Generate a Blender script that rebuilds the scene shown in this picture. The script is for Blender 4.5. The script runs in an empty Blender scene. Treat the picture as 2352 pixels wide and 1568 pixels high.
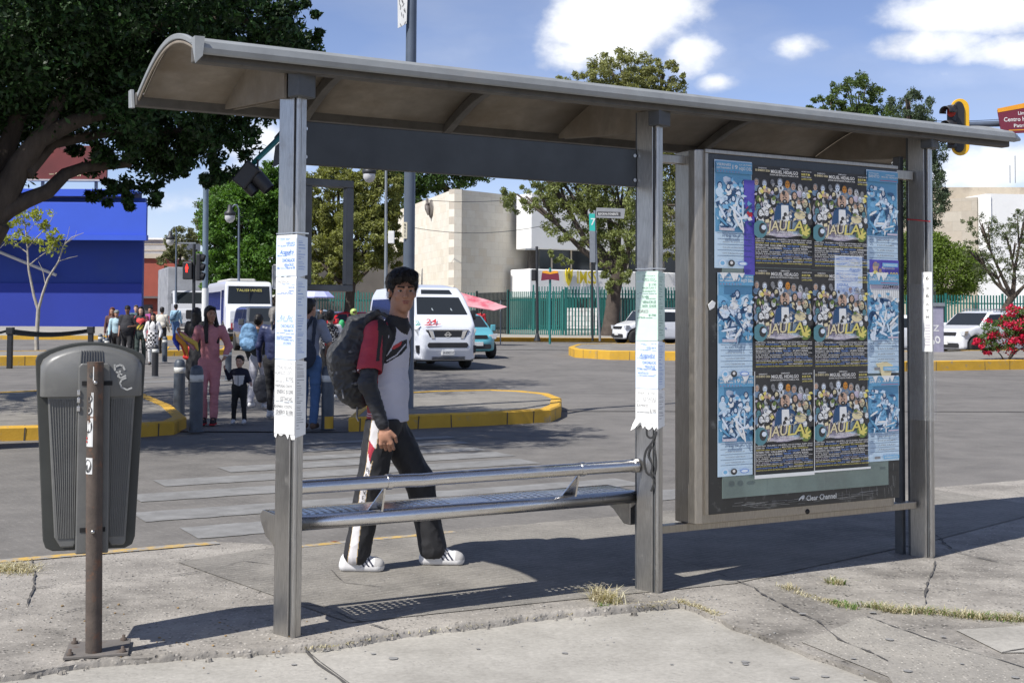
import bpy, bmesh, math, random
import numpy as np
from mathutils import Vector, Matrix, noise as mnoise
R = math.radians
rnd = random.Random(7)
scene = bpy.context.scene
COL = scene.collection
# ---------------------------------------------------------------- camera
FPX = 2875.0; CAMH = 1.43; HOR = 728.0; PITCH = R(2.2); ROLL = R(0.3)
PX, PY = 1176.0, HOR - FPX * math.tan(PITCH)
_f = Vector((0, math.cos(PITCH), math.sin(PITCH))); _u0 = Vector((0, -math.sin(PITCH), math.cos(PITCH))); _r0 = Vector((1, 0, 0))
_r = _r0 * math.cos(ROLL) + _u0 * math.sin(ROLL); _u = -_r0 * math.sin(ROLL) + _u0 * math.cos(ROLL)
cam_d = bpy.data.cameras.new('camera'); cam = bpy.data.objects.new('camera', cam_d); COL.objects.link(cam)
cm = Matrix.Identity(4)
for i in range(3):
    cm[i][0] = _r[i]; cm[i][1] = _u[i]; cm[i][2] = -_f[i]
cm[2][3] = CAMH
cam.matrix_world = cm
cam_d.sensor_width = 36; cam_d.lens = FPX / 2352 * 36; cam_d.clip_end = 5000; cam_d.clip_start = 0.1
cam_d.shift_y = (PY - 784.0) / 2352.0
scene.camera = cam
# ---------------------------------------------------------------- light
SUN_EL = R(51); SH_AZ = R(42)          # elevation; direction in which shadows fall, from +X towards +Y
sd = bpy.data.lights.new('sun', 'SUN'); sd.energy = 5.0; sd.angle = R(0.53); sd.color = (1.0, 0.965, 0.915)
sun = bpy.data.objects.new('sun', sd); COL.objects.link(sun)
sdir = Vector((math.cos(SH_AZ) * math.cos(SUN_EL), math.sin(SH_AZ) * math.cos(SUN_EL), -math.sin(SUN_EL)))
sun.rotation_euler = sdir.to_track_quat('-Z', 'Y').to_euler(); sun.location = (-20, -20, 40)
world = bpy.data.worlds.new('World'); scene.world = world; world.use_nodes = True
scene.view_settings.view_transform = 'Standard'; scene.view_settings.look = 'None'
scene.view_settings.exposure = 0.36; scene.view_settings.gamma = 1.0

def build_world():
    nt = world.node_tree; N = nt.nodes; L = nt.links; N.clear()
    out = N.new('ShaderNodeOutputWorld'); bg = N.new('ShaderNodeBackground')
    sky = N.new('ShaderNodeTexSky'); sky.sky_type = 'NISHITA'; sky.sun_disc = False
    sky.sun_elevation = SUN_EL
    az = math.atan2(-sdir.x, -sdir.y)      # compass style, from +Y towards +X
    sky.sun_rotation = az; sky.altitude = 2100; sky.air_density = 1.0; sky.dust_density = 0.6; sky.ozone_density = 1.4
    hs = N.new('ShaderNodeHueSaturation'); hs.inputs['Saturation'].default_value = 1.0; hs.inputs['Value'].default_value = 1.0
    L.new(sky.outputs[0], hs.inputs['Color'])
    tc = N.new('ShaderNodeTexCoord')
    def mth(op, a, b=None, clamp=False):
        n = N.new('ShaderNodeMath'); n.operation = op; n.use_clamp = clamp
        for i, v in enumerate((a, b)):
            if v is None: continue
            if isinstance(v, (int, float)): n.inputs[i].default_value = v
            else: L.new(v, n.inputs[i])
        return n.outputs[0]
    nz = N.new('ShaderNodeTexNoise'); nz.inputs['Scale'].default_value = 11; nz.inputs['Detail'].default_value = 12; nz.inputs['Roughness'].default_value = 0.58
    mp = N.new('ShaderNodeMapping'); mp.inputs['Scale'].default_value = (1, 1, 1.5)
    L.new(tc.outputs['Generated'], mp.inputs['Vector']); L.new(mp.outputs[0], nz.inputs['Vector'])
    # clouds stand at fixed directions of the sky
    blobs = []
    def cl(x, y, rx, ry, s=1.0):
        blobs.append((dir_of(x, y), rx / FPX, ry / FPX, s))
    for c in CLOUDS: cl(*c)
    total = None
    for d, rx, ry, s in blobs:
        rt = d.cross(Vector((0, 0, 1))).normalized(); up = rt.cross(d).normalized()
        def dot(v):
            n = N.new('ShaderNodeVectorMath'); n.operation = 'DOT_PRODUCT'
            L.new(tc.outputs['Generated'], n.inputs[0]); n.inputs[1].default_value = v; return n.outputs['Value']
        a = mth('DIVIDE', dot(rt), rx); b = mth('DIVIDE', dot(up), ry)
        q = mth('ADD', mth('MULTIPLY', a, a), mth('MULTIPLY', b, b))
        front = mth('GREATER_THAN', dot(d), 0.3)
        v = mth('MULTIPLY', mth('MULTIPLY', mth('SUBTRACT', 1.0, mth('POWER', q, 0.8)), s), front)
        v = mth('MAXIMUM', v, -1.0)
        total = v if total is None else mth('MAXIMUM', total, v)
    e = mth('ADD', total, mth('MULTIPLY', mth('SUBTRACT', nz.outputs['Fac'], 0.5), 4.0))
    mr = N.new('ShaderNodeMapRange'); mr.interpolation_type = 'SMOOTHSTEP'
    mr.inputs['From Min'].default_value = 0.0; mr.inputs['From Max'].default_value = 1.25
    L.new(e, mr.inputs['Value'])
    nz2 = N.new('ShaderNodeTexNoise'); nz2.inputs['Scale'].default_value = 16; nz2.inputs['Detail'].default_value = 5
    L.new(mp.outputs[0], nz2.inputs['Vector'])
    cr = N.new('ShaderNodeValToRGB')
    cr.color_ramp.elements[0].position = 0.25; cr.color_ramp.elements[0].color = (4.7, 5.1, 5.9, 1)
    cr.color_ramp.elements[1].position = 0.6; cr.color_ramp.elements[1].color = (8.2, 8.4, 8.8, 1)
    L.new(mth('ADD', mth('MULTIPLY', nz2.outputs['Fac'], 0.7), mth('MULTIPLY', e, 0.25)), cr.inputs['Fac'])
    wisp = N.new('ShaderNodeTexNoise'); wisp.inputs['Scale'].default_value = 5; wisp.inputs['Detail'].default_value = 7
    mp2 = N.new('ShaderNodeMapping'); mp2.inputs['Scale'].default_value = (1, 1, 3.5); L.new(tc.outputs['Generated'], mp2.inputs['Vector']); L.new(mp2.outputs[0], wisp.inputs['Vector'])
    wr = N.new('ShaderNodeMapRange'); wr.inputs['From Min'].default_value = 0.45; wr.inputs['From Max'].default_value = 0.8; wr.inputs['To Max'].default_value = 0.35
    L.new(wisp.outputs['Fac'], wr.inputs['Value'])
    fac = mth('MAXIMUM', mr.outputs[0], wr.outputs[0])
    tn = N.new('ShaderNodeMixRGB'); tn.blend_type = 'MULTIPLY'; tn.inputs[0].default_value = 1; tn.inputs[2].default_value = (1.10, 1.0, 1.10, 1); L.new(hs.outputs[0], tn.inputs[1])
    mix = N.new('ShaderNodeMixRGB'); L.new(fac, mix.inputs['Fac']); L.new(tn.outputs[0], mix.inputs['Color1']); L.new(cr.outputs[0], mix.inputs['Color2'])
    L.new(mix.outputs[0], bg.inputs['Color']); bg.inputs['Strength'].default_value = 0.102
    L.new(bg.outputs[0], out.inputs[0])

def ray(x, y): return _f + _r * ((x - PX) / FPX) - _u * ((y - PY) / FPX)
def dir_of(x, y): return ray(x, y).normalized()
CLOUDS = [(1400, 75, 185, 105, 2.0), (1500, 30, 160, 125, 2.0), (1310, 125, 110, 55, 1.5), (1570, 110, 90, 80, 1.4), (1850, 108, 75, 32, .85), (2260, 20, 260, 75, 1.7), (2140, 105, 190, 50, 1.4),
          (2300, 120, 170, 50, 1.4), (2200, 165, 170, 30, .55), (1650, 188, 60, 22, .7), (2290, 380, 150, 60, 1.15), (2230, 410, 120, 50, 1.0), (610, 345, 120, 60, .8), (560, 440, 180, 70, .7), (400, 470, 150, 60, .55), (1050, 300, 90, 25, .2)]
build_world()

def zt(y):
    """height of the road surface: it climbs gently away from the shelter"""
    return -0.08 + min(max(y - 30.0, 0.0), 45.0) * 0.010
def G(x, y, z=0.0):
    """a point of the place: where the sight line of a photo position meets the level z"""
    d = ray(x, y); t = (z - CAMH) / d.z
    return Vector((d.x * t, d.y * t, z))
def GT(x, y, off=0.0):
    z = -0.08 + off
    for _ in range(40):
        p = G(x, y, z); z = z * 0.5 + (zt(p.y) + off) * 0.5
    return p
def PD(x, y, D):
    d = ray(x, y); t = D / d.y
    return Vector((d.x * t, D, CAMH + d.z * t))
def KD(D): return FPX / D

# ---------------------------------------------------------------- materials
def new_mat(name):
    m = bpy.data.materials.new(name); m.use_nodes = True
    nt = m.node_tree
    return m, nt.nodes, nt.links, nt.nodes['Principled BSDF']
def noise_node(N, L, vec, scale, detail=6, rough=0.6, dist=0.0):
    n = N.new('ShaderNodeTexNoise'); n.inputs['Scale'].default_value = scale; n.inputs['Detail'].default_value = detail
    n.inputs['Roughness'].default_value = rough; n.inputs['Distortion'].default_value = dist
    L.new(vec, n.inputs['Vector']); return n.outputs['Fac']
def rampn(N, L, fac, stops):
    r = N.new('ShaderNodeValToRGB'); e = r.color_ramp.elements
    while len(e) < len(stops): e.new(0.5)
    for i, (p, c) in enumerate(stops):
        e[i].position = p; e[i].color = (c[0], c[1], c[2], 1) if not isinstance(c, (int, float)) else (c, c, c, 1)
    L.new(fac, r.inputs['Fac']); return r.outputs['Color']
def mixc(N, L, fac, a, b, mode='MIX'):
    m = N.new('ShaderNodeMixRGB'); m.blend_type = mode
    for s, v in (('Fac', fac), ('Color1', a), ('Color2', b)):
        if isinstance(v, (int, float)): m.inputs[s].default_value = v
        elif isinstance(v, tuple): m.inputs[s].default_value = (v[0], v[1], v[2], 1)
        else: L.new(v, m.inputs[s])
    return m.outputs['Color']
def mathn(N, L, op, a, b=None):
    n = N.new('ShaderNodeMath'); n.operation = op
    for i, v in enumerate((a, b)):
        if v is None: continue
        if isinstance(v, (int, float)): n.inputs[i].default_value = v
        else: L.new(v, n.inputs[i])
    return n.outputs[0]
def bumpn(N, L, b, h, strength, dist=0.01):
    bp = N.new('ShaderNodeBump'); bp.inputs['Strength'].default_value = strength; bp.inputs['Distance'].default_value = dist
    L.new(h, bp.inputs['Height']); L.new(bp.outputs[0], b.inputs['Normal']); return bp
def coords(N, L, scale=(1, 1, 1), rot=(0, 0, 0)):
    tc = N.new('ShaderNodeTexCoord'); mp = N.new('ShaderNodeMapping')
    mp.inputs['Scale'].default_value = scale; mp.inputs['Rotation'].default_value = rot
    L.new(tc.outputs['Object'], mp.inputs['Vector']); return mp.outputs[0]
MATS = {}
def M(name, col=None, rough=0.6, metal=0.0, var=0.12, vs=6.0, bump=0.0, bs=60.0, col2=None, c2=(0.55, 0.7), c2s=3.0, emit=0.0, stretch=(1, 1, 1), spec=None, coat=0.0, rvar=0.0, trans=0.0, alpha=1.0, bdist=0.004):
    if name in MATS: return MATS[name]
    m, N, L, b = new_mat(name)
    v = coords(N, L, stretch)
    lo = tuple(min(1, c * (1 - var)) for c in col); hi = tuple(min(1, c * (1 + var)) for c in col)
    if var > 0:
        c = rampn(N, L, noise_node(N, L, v, vs), [(0.3, lo), (0.7, hi)])
    else:
        c = None
    if col2 is not None:
        f = rampn(N, L, noise_node(N, L, v, c2s, 8, 0.65), [(c2[0], 0.0), (c2[1], 1.0)])
        c = mixc(N, L, f, c if c else tuple(col), tuple(col2))
    if c: L.new(c, b.inputs['Base Color'])
    else: b.inputs['Base Color'].default_value = (*col, 1)
    b.inputs['Roughness'].default_value = rough; b.inputs['Metallic'].default_value = metal
    if rvar > 0:
        rr = N.new('ShaderNodeMapRange'); rr.inputs['To Min'].default_value = max(0, rough - rvar); rr.inputs['To Max'].default_value = min(1, rough + rvar)
        L.new(noise_node(N, L, v, vs * 2.3, 5), rr.inputs['Value']); L.new(rr.outputs[0], b.inputs['Roughness'])
    if spec is not None: b.inputs['Specular IOR Level'].default_value = spec
    if coat: b.inputs['Coat Weight'].default_value = coat; b.inputs['Coat Roughness'].default_value = 0.05
    if emit: b.inputs['Emission Color'].default_value = (*col, 1); b.inputs['Emission Strength'].default_value = emit
    if trans: b.inputs['Transmission Weight'].default_value = trans
    if alpha < 1: b.inputs['Alpha'].default_value = alpha
    if bump: bumpn(N, L, b, noise_node(N, L, v, bs, 4), bump, bdist)
    MATS[name] = m; return m

# ---------------------------------------------------------------- mesh helpers
def link_mesh(name, verts, faces, mats, parent=None, mi=None, smooth=False, bevel=0.0, seg=2):
    me = bpy.data.meshes.new(name); me.from_pydata(verts if isinstance(verts, list) else verts.tolist(), [], faces if isinstance(faces, list) else faces.tolist())
    if not isinstance(mats, (list, tuple)): mats = [mats]
    for m in mats: me.materials.append(m)
    if mi is not None: me.polygons.foreach_set('material_index', np.asarray(mi, dtype=np.int32))
    if smooth is True: me.polygons.foreach_set('use_smooth', np.ones(len(me.polygons), dtype=bool))
    elif smooth is not False and smooth is not None: me.polygons.foreach_set('use_smooth', np.asarray(smooth, dtype=bool))
    me.update()
    o = bpy.data.objects.new(name, me); COL.objects.link(o)
    if parent is not None: o.parent = parent
    if bevel > 0:
        b = o.modifiers.new('bevel', 'BEVEL'); b.width = bevel; b.segments = seg; b.limit_method = 'ANGLE'; b.angle_limit = R(40); b.use_clamp_overlap = True
    return o
def tag(o, label=None, cat=None, group=None, kind=None):
    if label: o['label'] = label
    if cat: o['category'] = cat
    if group: o['group'] = group
    if kind: o['kind'] = kind
    return o
def thing(name, label, cat, loc=(0, 0, 0), rotz=0.0, group=None):
    o = bpy.data.objects.new(name, None); COL.objects.link(o); o.empty_display_size = 0.2
    o.location = loc; o.rotation_euler = (0, 0, rotz)
    return tag(o, label, cat, group)
def copy_tree(o, parent=None):
    c = o.copy(); COL.objects.link(c)
    if parent is not None: c.parent = parent
    for ch in list(o.children): copy_tree(ch, c)
    return c
_textcache = {}
def text_geo(s, font_shear=0.0, res=2):
    """flat outline of a string as (verts2d, faces); height of capitals about 0.7, origin bottom left"""
    key = (s, font_shear, res)
    if key in _textcache: return _textcache[key]
    cu = bpy.data.curves.new('t', 'FONT'); cu.body = s; cu.size = 1.0; cu.shear = font_shear; cu.resolution_u = res; cu.offset = .012
    ob = bpy.data.objects.new('t', cu); COL.objects.link(ob)
    dg = bpy.context.evaluated_depsgraph_get(); me = bpy.data.meshes.new_from_object(ob.evaluated_get(dg))
    vs = [(v.co.x, v.co.y) for v in me.vertices]; fs = [tuple(p.vertices) for p in me.polygons]
    bpy.data.objects.remove(ob); bpy.data.curves.remove(cu); bpy.data.meshes.remove(me)
    _textcache[key] = (vs, fs); return vs, fs
class MB:
    """collects shapes and links them as ONE mesh object"""
    def __init__(s): s.v = []; s.f = []; s.m = []; s.s = []; s.T = Matrix.Identity(4); s.mi = 0; s.sm = False
    def add(s, vs, fs, mi=None, smooth=None):
        o = len(s.v)
        T = s.T
        s.v.extend([tuple(T @ Vector(v)) for v in vs]); s.f.extend([tuple(i + o for i in f) for f in fs])
        s.m.extend([s.mi if mi is None else mi] * len(fs)); s.s.extend([s.sm if smooth is None else smooth] * len(fs))
    def box(s, x0, x1, y0, y1, z0, z1, mi=None):
        v = [(x0, y0, z0), (x1, y0, z0), (x1, y1, z0), (x0, y1, z0), (x0, y0, z1), (x1, y0, z1), (x1, y1, z1), (x0, y1, z1)]
        s.add(v, [(0, 3, 2, 1), (4, 5, 6, 7), (0, 1, 5, 4), (1, 2, 6, 5), (2, 3, 7, 6), (3, 0, 4, 7)], mi)
    def tube(s, pts, rad, seg=12, mi=None, cap=True, smooth=True):
        pts = [Vector(p) for p in pts]
        rad = rad if isinstance(rad, (list, tuple)) else [rad] * len(pts)
        vs = []; fs = []
        prev = None
        for i, p in enumerate(pts):
            d = (pts[min(i + 1, len(pts) - 1)] - pts[max(i - 1, 0)])
            if d.length < 1e-9: d = Vector((0, 0, 1))
            d.normalize()
            if prev is None:
                a = Vector((0, 0, 1)) if abs(d.z) < 0.9 else Vector((1, 0, 0))
                n = d.cross(a).normalized()
            else:
                n = (prev - d * prev.dot(d)).normalized()
            prev = n; b = d.cross(n)
            for k in range(seg):
                t = 2 * math.pi * k / seg
                vs.append(p + (n * math.cos(t) + b * math.sin(t)) * rad[i])
        for i in range(len(pts) - 1):
            for k in range(seg):
                k2 = (k + 1) % seg
                fs.append((i * seg + k, i * seg + k2, (i + 1) * seg + k2, (i + 1) * seg + k))
        s.add(vs, fs, mi, smooth)
        if cap:
            s.add(vs[:seg], [tuple(reversed(range(seg)))], mi, False); s.add(vs[-seg:], [tuple(range(seg))], mi, False)
    def lathe(s, prof, seg=16, c=(0, 0, 0), mi=None, smooth=True, axis='z'):
        vs = []; fs = []
        for (r, z) in prof:
            for k in range(seg):
                t = 2 * math.pi * k / seg
                x, y = r * math.cos(t), r * math.sin(t)
                p = (x, y, z) if axis == 'z' else ((z, x, y) if axis == 'x' else (y, z, x))
                vs.append((c[0] + p[0], c[1] + p[1], c[2] + p[2]))
        for i in range(len(prof) - 1):
            for k in range(seg):
                k2 = (k + 1) % seg
                fs.append((i * seg + k, i * seg + k2, (i + 1) * seg + k2, (i + 1) * seg + k))
        s.add(vs, fs, mi, smooth)
        n = len(prof) - 1
        if prof[0][0] > 1e-6: s.add(vs[:seg], [tuple(reversed(range(seg)))], mi, False)
        if prof[-1][0] > 1e-6: s.add(vs[n * seg:], [tuple(range(seg))], mi, False)
    def prism(s, pts, y0, y1, mi=None, plane='xz', smooth=False):
        """outline in a plane, given thickness along the third axis"""
        n = len(pts)
        def mk(a, b, t): return (a, t, b) if plane == 'xz' else ((t, a, b) if plane == 'yz' else (a, b, t))
        vs = [mk(a, b, y0) for a, b in pts] + [mk(a, b, y1) for a, b in pts]
        fs = [tuple(range(n)), tuple(reversed(range(n, 2 * n)))]
        sd_ = [((i + 1) % n, i, i + n, (i + 1) % n + n) for i in range(n)]
        s.add(vs, fs, mi, False); 
        o = len(s.v) - 2 * n
        s.f.extend([tuple(i + o for i in f) for f in sd_]); s.m.extend([s.mi if mi is None else mi] * n); s.s.extend([smooth] * n)
    def flat(s, pts, y, mi=None, plane='xz'):
        def mk(a, b, t): return (a, t, b) if plane == 'xz' else ((t, a, b) if plane == 'yz' else (a, b, t))
        s.add([mk(a, b, y) for a, b in pts], [tuple(range(len(pts)))], mi, False)
    def text(s, st, x, z, h, y, mi=None, w=None, align='l', shear=0.0, plane='xz', rot=0.0, mirror=False):
        vs, fs = text_geo(st, shear)
        if not vs: return
        xs = [a for a, b in vs]; x0, x1 = min(xs), max(xs)
        k = h / 0.72; kx = k if w is None else w / max(1e-6, (x1 - x0))
        wid = (x1 - x0) * kx; off = {'l': 0, 'c': -wid / 2, 'r': -wid}[align]
        c, sn = math.cos(rot), math.sin(rot)
        out = []
        for a, b in vs:
            u = (a - x0) * kx + off; vv = b * k
            if mirror: u = -u
            uu = u * c - vv * sn; v2 = u * sn + vv * c
            out.append((x + uu, y, z + v2) if plane == 'xz' else ((y, x + uu, z + v2) if plane == 'yz' else (x + uu, z + v2, y)))
        s.add(out, fs, mi, False)
    def build(s, name, mats, parent=None, bevel=0.0, seg=2, prune=False):
        if prune:
            u = sorted({i for f in s.f for i in f}); m = {k: j for j, k in enumerate(u)}; s.v = [s.v[k] for k in u]; s.f = [tuple(m[i] for i in f) for f in s.f]
        return link_mesh(name, s.v, s.f, mats, parent, s.m, s.s, bevel, seg)
def ell(cx, cz, rx, rz, n=12, rot=0.0):
    c, s = math.cos(rot), math.sin(rot); o = []
    for k in range(n):
        t = 2 * math.pi * k / n; a, b = rx * math.cos(t), rz * math.sin(t)
        o.append((cx + a * c - b * s, cz + a * s + b * c))
    return o
# ---------------------------------------------------------------- shelter frame of reference
SB = G(657, 1465); _c = G(2120, 1280); AX = (_c - SB).normalized(); PP = Vector((-AX.y, AX.x, 0)); SROT = math.atan2(AX.y, AX.x)
def LP(s, q, z=0.0): return SB + AX * s + PP * q + Vector((0, 0, z))
def SQ(x, y, z=0.0):
    p = G(x, y, z) - SB; return p.dot(AX), p.dot(PP)
def SH(x, y, q=0.0):
    """photo position -> (along, height) in the upright plane q metres behind the front of the shelter"""
    d = ray(x, y); o = SB + PP * q - Vector((0, 0, CAMH)); t = o.dot(PP) / d.dot(PP)
    n = Vector((0, 0, CAMH)) + d * t - SB; return n.dot(AX), n.z

# ---------------------------------------------------------------- ground materials
def ground_mat(name, base, dark, speck=0.0, speck_s=160, grooves=0.0, groove_s=10.0, groove_rot=0.0, stain=0.5, bump=0.5, bscale=90, rough=0.9, pit=0.0, light=None, gmask=0.4):
    m, N, L, b = new_mat(name)
    v = coords(N, L)
    big = noise_node(N, L, v, 0.35, 7, 0.6, 0.4); mid = noise_node(N, L, v, 2.3, 9, 0.68); fine = noise_node(N, L, v, 38, 6, 0.7)
    c = rampn(N, L, mid, [(0.34, dark), (0.64, base)])
    c = mixc(N, L, mathn(N, L, 'MULTIPLY', rampn(N, L, big, [(0.40, 0.0), (0.66, 1.0)]), stain), c, tuple(x * 1.0 for x in (light or tuple(y * 1.22 for y in base))))
    c = mixc(N, L, 0.45, c, rampn(N, L, fine, [(0.3, 0.35), (0.7, 0.68)]), 'OVERLAY')
    h = mathn(N, L, 'MULTIPLY', fine, 0.5)
    if speck:
        vo = N.new('ShaderNodeTexVoronoi'); vo.inputs['Scale'].default_value = speck_s; L.new(v, vo.inputs['Vector'])
        sp = rampn(N, L, vo.outputs['Distance'], [(0.16, 1.0), (0.34, 0.0)])
        hue = N.new('ShaderNodeSeparateColor'); L.new(vo.outputs['Color'], hue.inputs[0])
        g = rampn(N, L, hue.outputs[0], [(0.2, tuple(x * 0.45 for x in base)), (0.55, base), (0.9, tuple(min(1, x * 1.9) for x in base))])
        c = mixc(N, L, mathn(N, L, 'MULTIPLY', sp, speck), c, g)
        h = mathn(N, L, 'ADD', h, mathn(N, L, 'MULTIPLY', sp, 0.25))
    if pit:
        vo2 = N.new('ShaderNodeTexVoronoi'); vo2.inputs['Scale'].default_value = 34; vo2.inputs['Randomness'].default_value = 1; L.new(v, vo2.inputs['Vector'])
        msk = rampn(N, L, noise_node(N, L, v, 5.0, 6), [(0.45, 0.0), (0.6, 1.0)])
        pt = mathn(N, L, 'MULTIPLY', rampn(N, L, vo2.outputs['Distance'], [(0.12, 1.0), (0.3, 0.0)]), msk)
        c = mixc(N, L, mathn(N, L, 'MULTIPLY', pt, pit), c, tuple(x * 0.55 for x in dark)); h = mathn(N, L, 'SUBTRACT', h, pt)
    if grooves:
        v2 = coords(N, L, (1, 1, 1), (0, 0, groove_rot))
        w = N.new('ShaderNodeTexWave'); w.wave_type = 'BANDS'; w.bands_direction = 'X'; w.inputs['Scale'].default_value = groove_s; w.inputs['Distortion'].default_value = 0.6
        w.inputs['Detail'].default_value = 3; w.inputs['Detail Scale'].default_value = 2.5
        L.new(v2, w.inputs['Vector'])
        gl = rampn(N, L, w.outputs['Fac'], [(0.70, 0.0), (0.9, 1.0)])
        v3 = coords(N, L, (3, 16, 1), (0, 0, groove_rot))
        msk = rampn(N, L, noise_node(N, L, v3, 1.6, 7, 0.7), [(gmask, 0.0), (gmask + 0.2, 1.0)])
        gl = mathn(N, L, 'MULTIPLY', gl, msk)
        c = mixc(N, L, mathn(N, L, 'MULTIPLY', gl, grooves), c, tuple(min(1, x * 1.9) for x in base)); h = mathn(N, L, 'SUBTRACT', h, mathn(N, L, 'MULTIPLY', gl, 0.4))
    L.new(c, b.inputs['Base Color']); b.inputs['Roughness'].default_value = rough; b.inputs['Specular IOR Level'].default_value = 0.3
    bumpn(N, L, b, h, bump, 0.01)
    MATS[name] = m; return m
ASPH = ground_mat('asphalt', (0.165, 0.155, 0.142), (0.105, 0.099, 0.092), speck=0.35, speck_s=120, stain=0.55, bump=0.35)
CROAD = ground_mat('grooved_concrete_road', (0.165, 0.155, 0.141), (0.105, 0.099, 0.091), speck=0.3, speck_s=90, grooves=0.42, groove_s=4.2, groove_rot=-SROT - R(8), stain=0.4, bump=0.4, gmask=0.5)
ROUGH = ground_mat('rough_concrete', (0.315, 0.292, 0.257), (0.115, 0.106, 0.093), speck=0.6, speck_s=45, stain=0.5, bump=0.8, pit=0.9)
SLAB = ground_mat('smooth_concrete', (0.345, 0.328, 0.292), (0.240, 0.227, 0.200), grooves=0.14, groove_s=9, groove_rot=-R(-52), stain=0.5, bump=0.25, pit=0.12, gmask=0.5)
WALK = ground_mat('worn_walk_concrete', (0.225, 0.210, 0.184), (0.120, 0.112, 0.099), speck=0.35, speck_s=60, grooves=0.25, groove_s=6, groove_rot=-SROT + R(80), stain=0.5, bump=0.5, pit=0.35)
AGG = ground_mat('aggregate_concrete', (0.300, 0.280, 0.243), (0.220, 0.207, 0.184), speck=0.95, speck_s=55, stain=0.4, bump=0.8)
FARW = ground_mat('far_pavement', (0.330, 0.309, 0.270), (0.240, 0.227, 0.198), stain=0.4, bump=0.2)
def paint_mat(name, col, under, lo=0.42, hi=0.55, sc=7):
    m, N, L, b = new_mat(name); v = coords(N, L)
    f = rampn(N, L, noise_node(N, L, v, sc, 10, 0.72), [(lo, 0.0), (hi, 1.0)])
    cc = rampn(N, L, noise_node(N, L, v, 3, 5), [(0.3, tuple(x * 0.8 for x in col)), (0.7, col)])
    L.new(mixc(N, L, f, under, cc), b.inputs['Base Color']); b.inputs['Roughness'].default_value = 0.75
    bumpn(N, L, b, noise_node(N, L, v, 45, 5), 0.35, 0.008)
    MATS[name] = m; return m
YEL = paint_mat('yellow_kerb_paint', (0.62, 0.36, 0.035), (0.30, 0.25, 0.17), 0.30, 0.43, 5)
YELW = paint_mat('worn_yellow_paint', (0.56, 0.36, 0.08), (0.27, 0.26, 0.24), 0.44, 0.56, 9)
WPAINT = paint_mat('worn_white_paint', (0.265, 0.262, 0.252), (0.165, 0.161, 0.152), 0.36, 0.66, 5)
CRACK = M('crack', (0.075, 0.07, 0.064), 0.95, var=0.3)

# ---------------------------------------------------------------- ground sheets
def sheet(name, pts, z, mat, kind='structure'):
    bm = bmesh.new(); vs = [bm.verts.new((p[0], p[1], p[2] if len(p) > 2 and z is None else z)) for p in pts]
    f = bm.faces.new(vs); bmesh.ops.triangulate(bm, faces=[f]); bmesh.ops.recalc_face_normals(bm, faces=bm.faces)
    if sum(f.normal.z for f in bm.faces) < 0: bmesh.ops.reverse_faces(bm, faces=bm.faces)
    me = bpy.data.meshes.new(name); bm.to_mesh(me); bm.free(); me.materials.append(mat)
    o = bpy.data.objects.new(name, me); COL.objects.link(o)
    return tag(o, kind=kind)
def build_road():
    xs = [-900, -300, -120, -40, -12, 0, 12, 40, 120, 300, 900]; ys = [-60, 0, 12, 30, 45, 60, 75, 120, 400, 2500]
    v = [(x, y, zt(y)) for y in ys for x in xs]; n = len(xs)
    f = [(j * n + i, j * n + i + 1, (j + 1) * n + i + 1, (j + 1) * n + i) for j in range(len(ys) - 1) for i in range(n - 1)]
    tag(link_mesh('road', v, f, ASPH), kind='structure')
build_road()
sheet('crossing_surface', [LP(s, q, 0)[:] for s, q in [(-9, 2.3), (4.6, 2.3), (6.6, 8.0), (7.0, 10.0), (-6, 10.0)]], -0.076, CROAD)
def plateau(name, pts, h, mat, side=None, base=-0.25, kind='structure', jag=0.0, seed=1, drop=None, bevel=0.0):
    """raised paving: an outline on the terrain, lifted by h, with a visible edge. pts: (x, y) world"""
    r_ = random.Random(seed); P_ = []
    n = len(pts)
    for i in range(n):
        a = Vector(pts[i][:2]); b = Vector(pts[(i + 1) % n][:2]); L_ = (b - a).length
        P_.append(a)
        if jag and L_ < 14 and (a.length < 14):
            k = int(L_ / 0.06)
            for j in range(1, k):
                t = j / k; p = a.lerp(b, t); nrm = Vector((-(b - a).y, (b - a).x)).normalized()
                P_.append(p + nrm * (mnoise.noise(Vector((p.x * 5, p.y * 5, seed))) * jag + r_.uniform(-.25, .25) * jag))
    top = [(p.x, p.y, zt(p.y) + 0.08 + h) for p in P_]
    bm = bmesh.new(); vt = [bm.verts.new(p) for p in top]; vb = [bm.verts.new((p[0], p[1], p[2] + base)) for p in top]
    f = bm.faces.new(vt); f.normal_update()
    if f.normal.z < 0: f.normal_flip()
    m = len(vt)
    res = bmesh.ops.triangulate(bm, faces=[f])
    sides = []
    for i in range(m):
        sides.append(bm.faces.new((vt[i], vt[(i + 1) % m], vb[(i + 1) % m], vb[i])))
    if side is not None:
        for s_ in sides: s_.material_index = 1
    bmesh.ops.recalc_face_normals(bm, faces=bm.faces)
    me = bpy.data.meshes.new(name); bm.to_mesh(me); bm.free(); me.materials.append(mat); me.materials.append(side or mat)
    o = bpy.data.objects.new(name, me); COL.objects.link(o); return tag(o, kind=kind)
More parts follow.
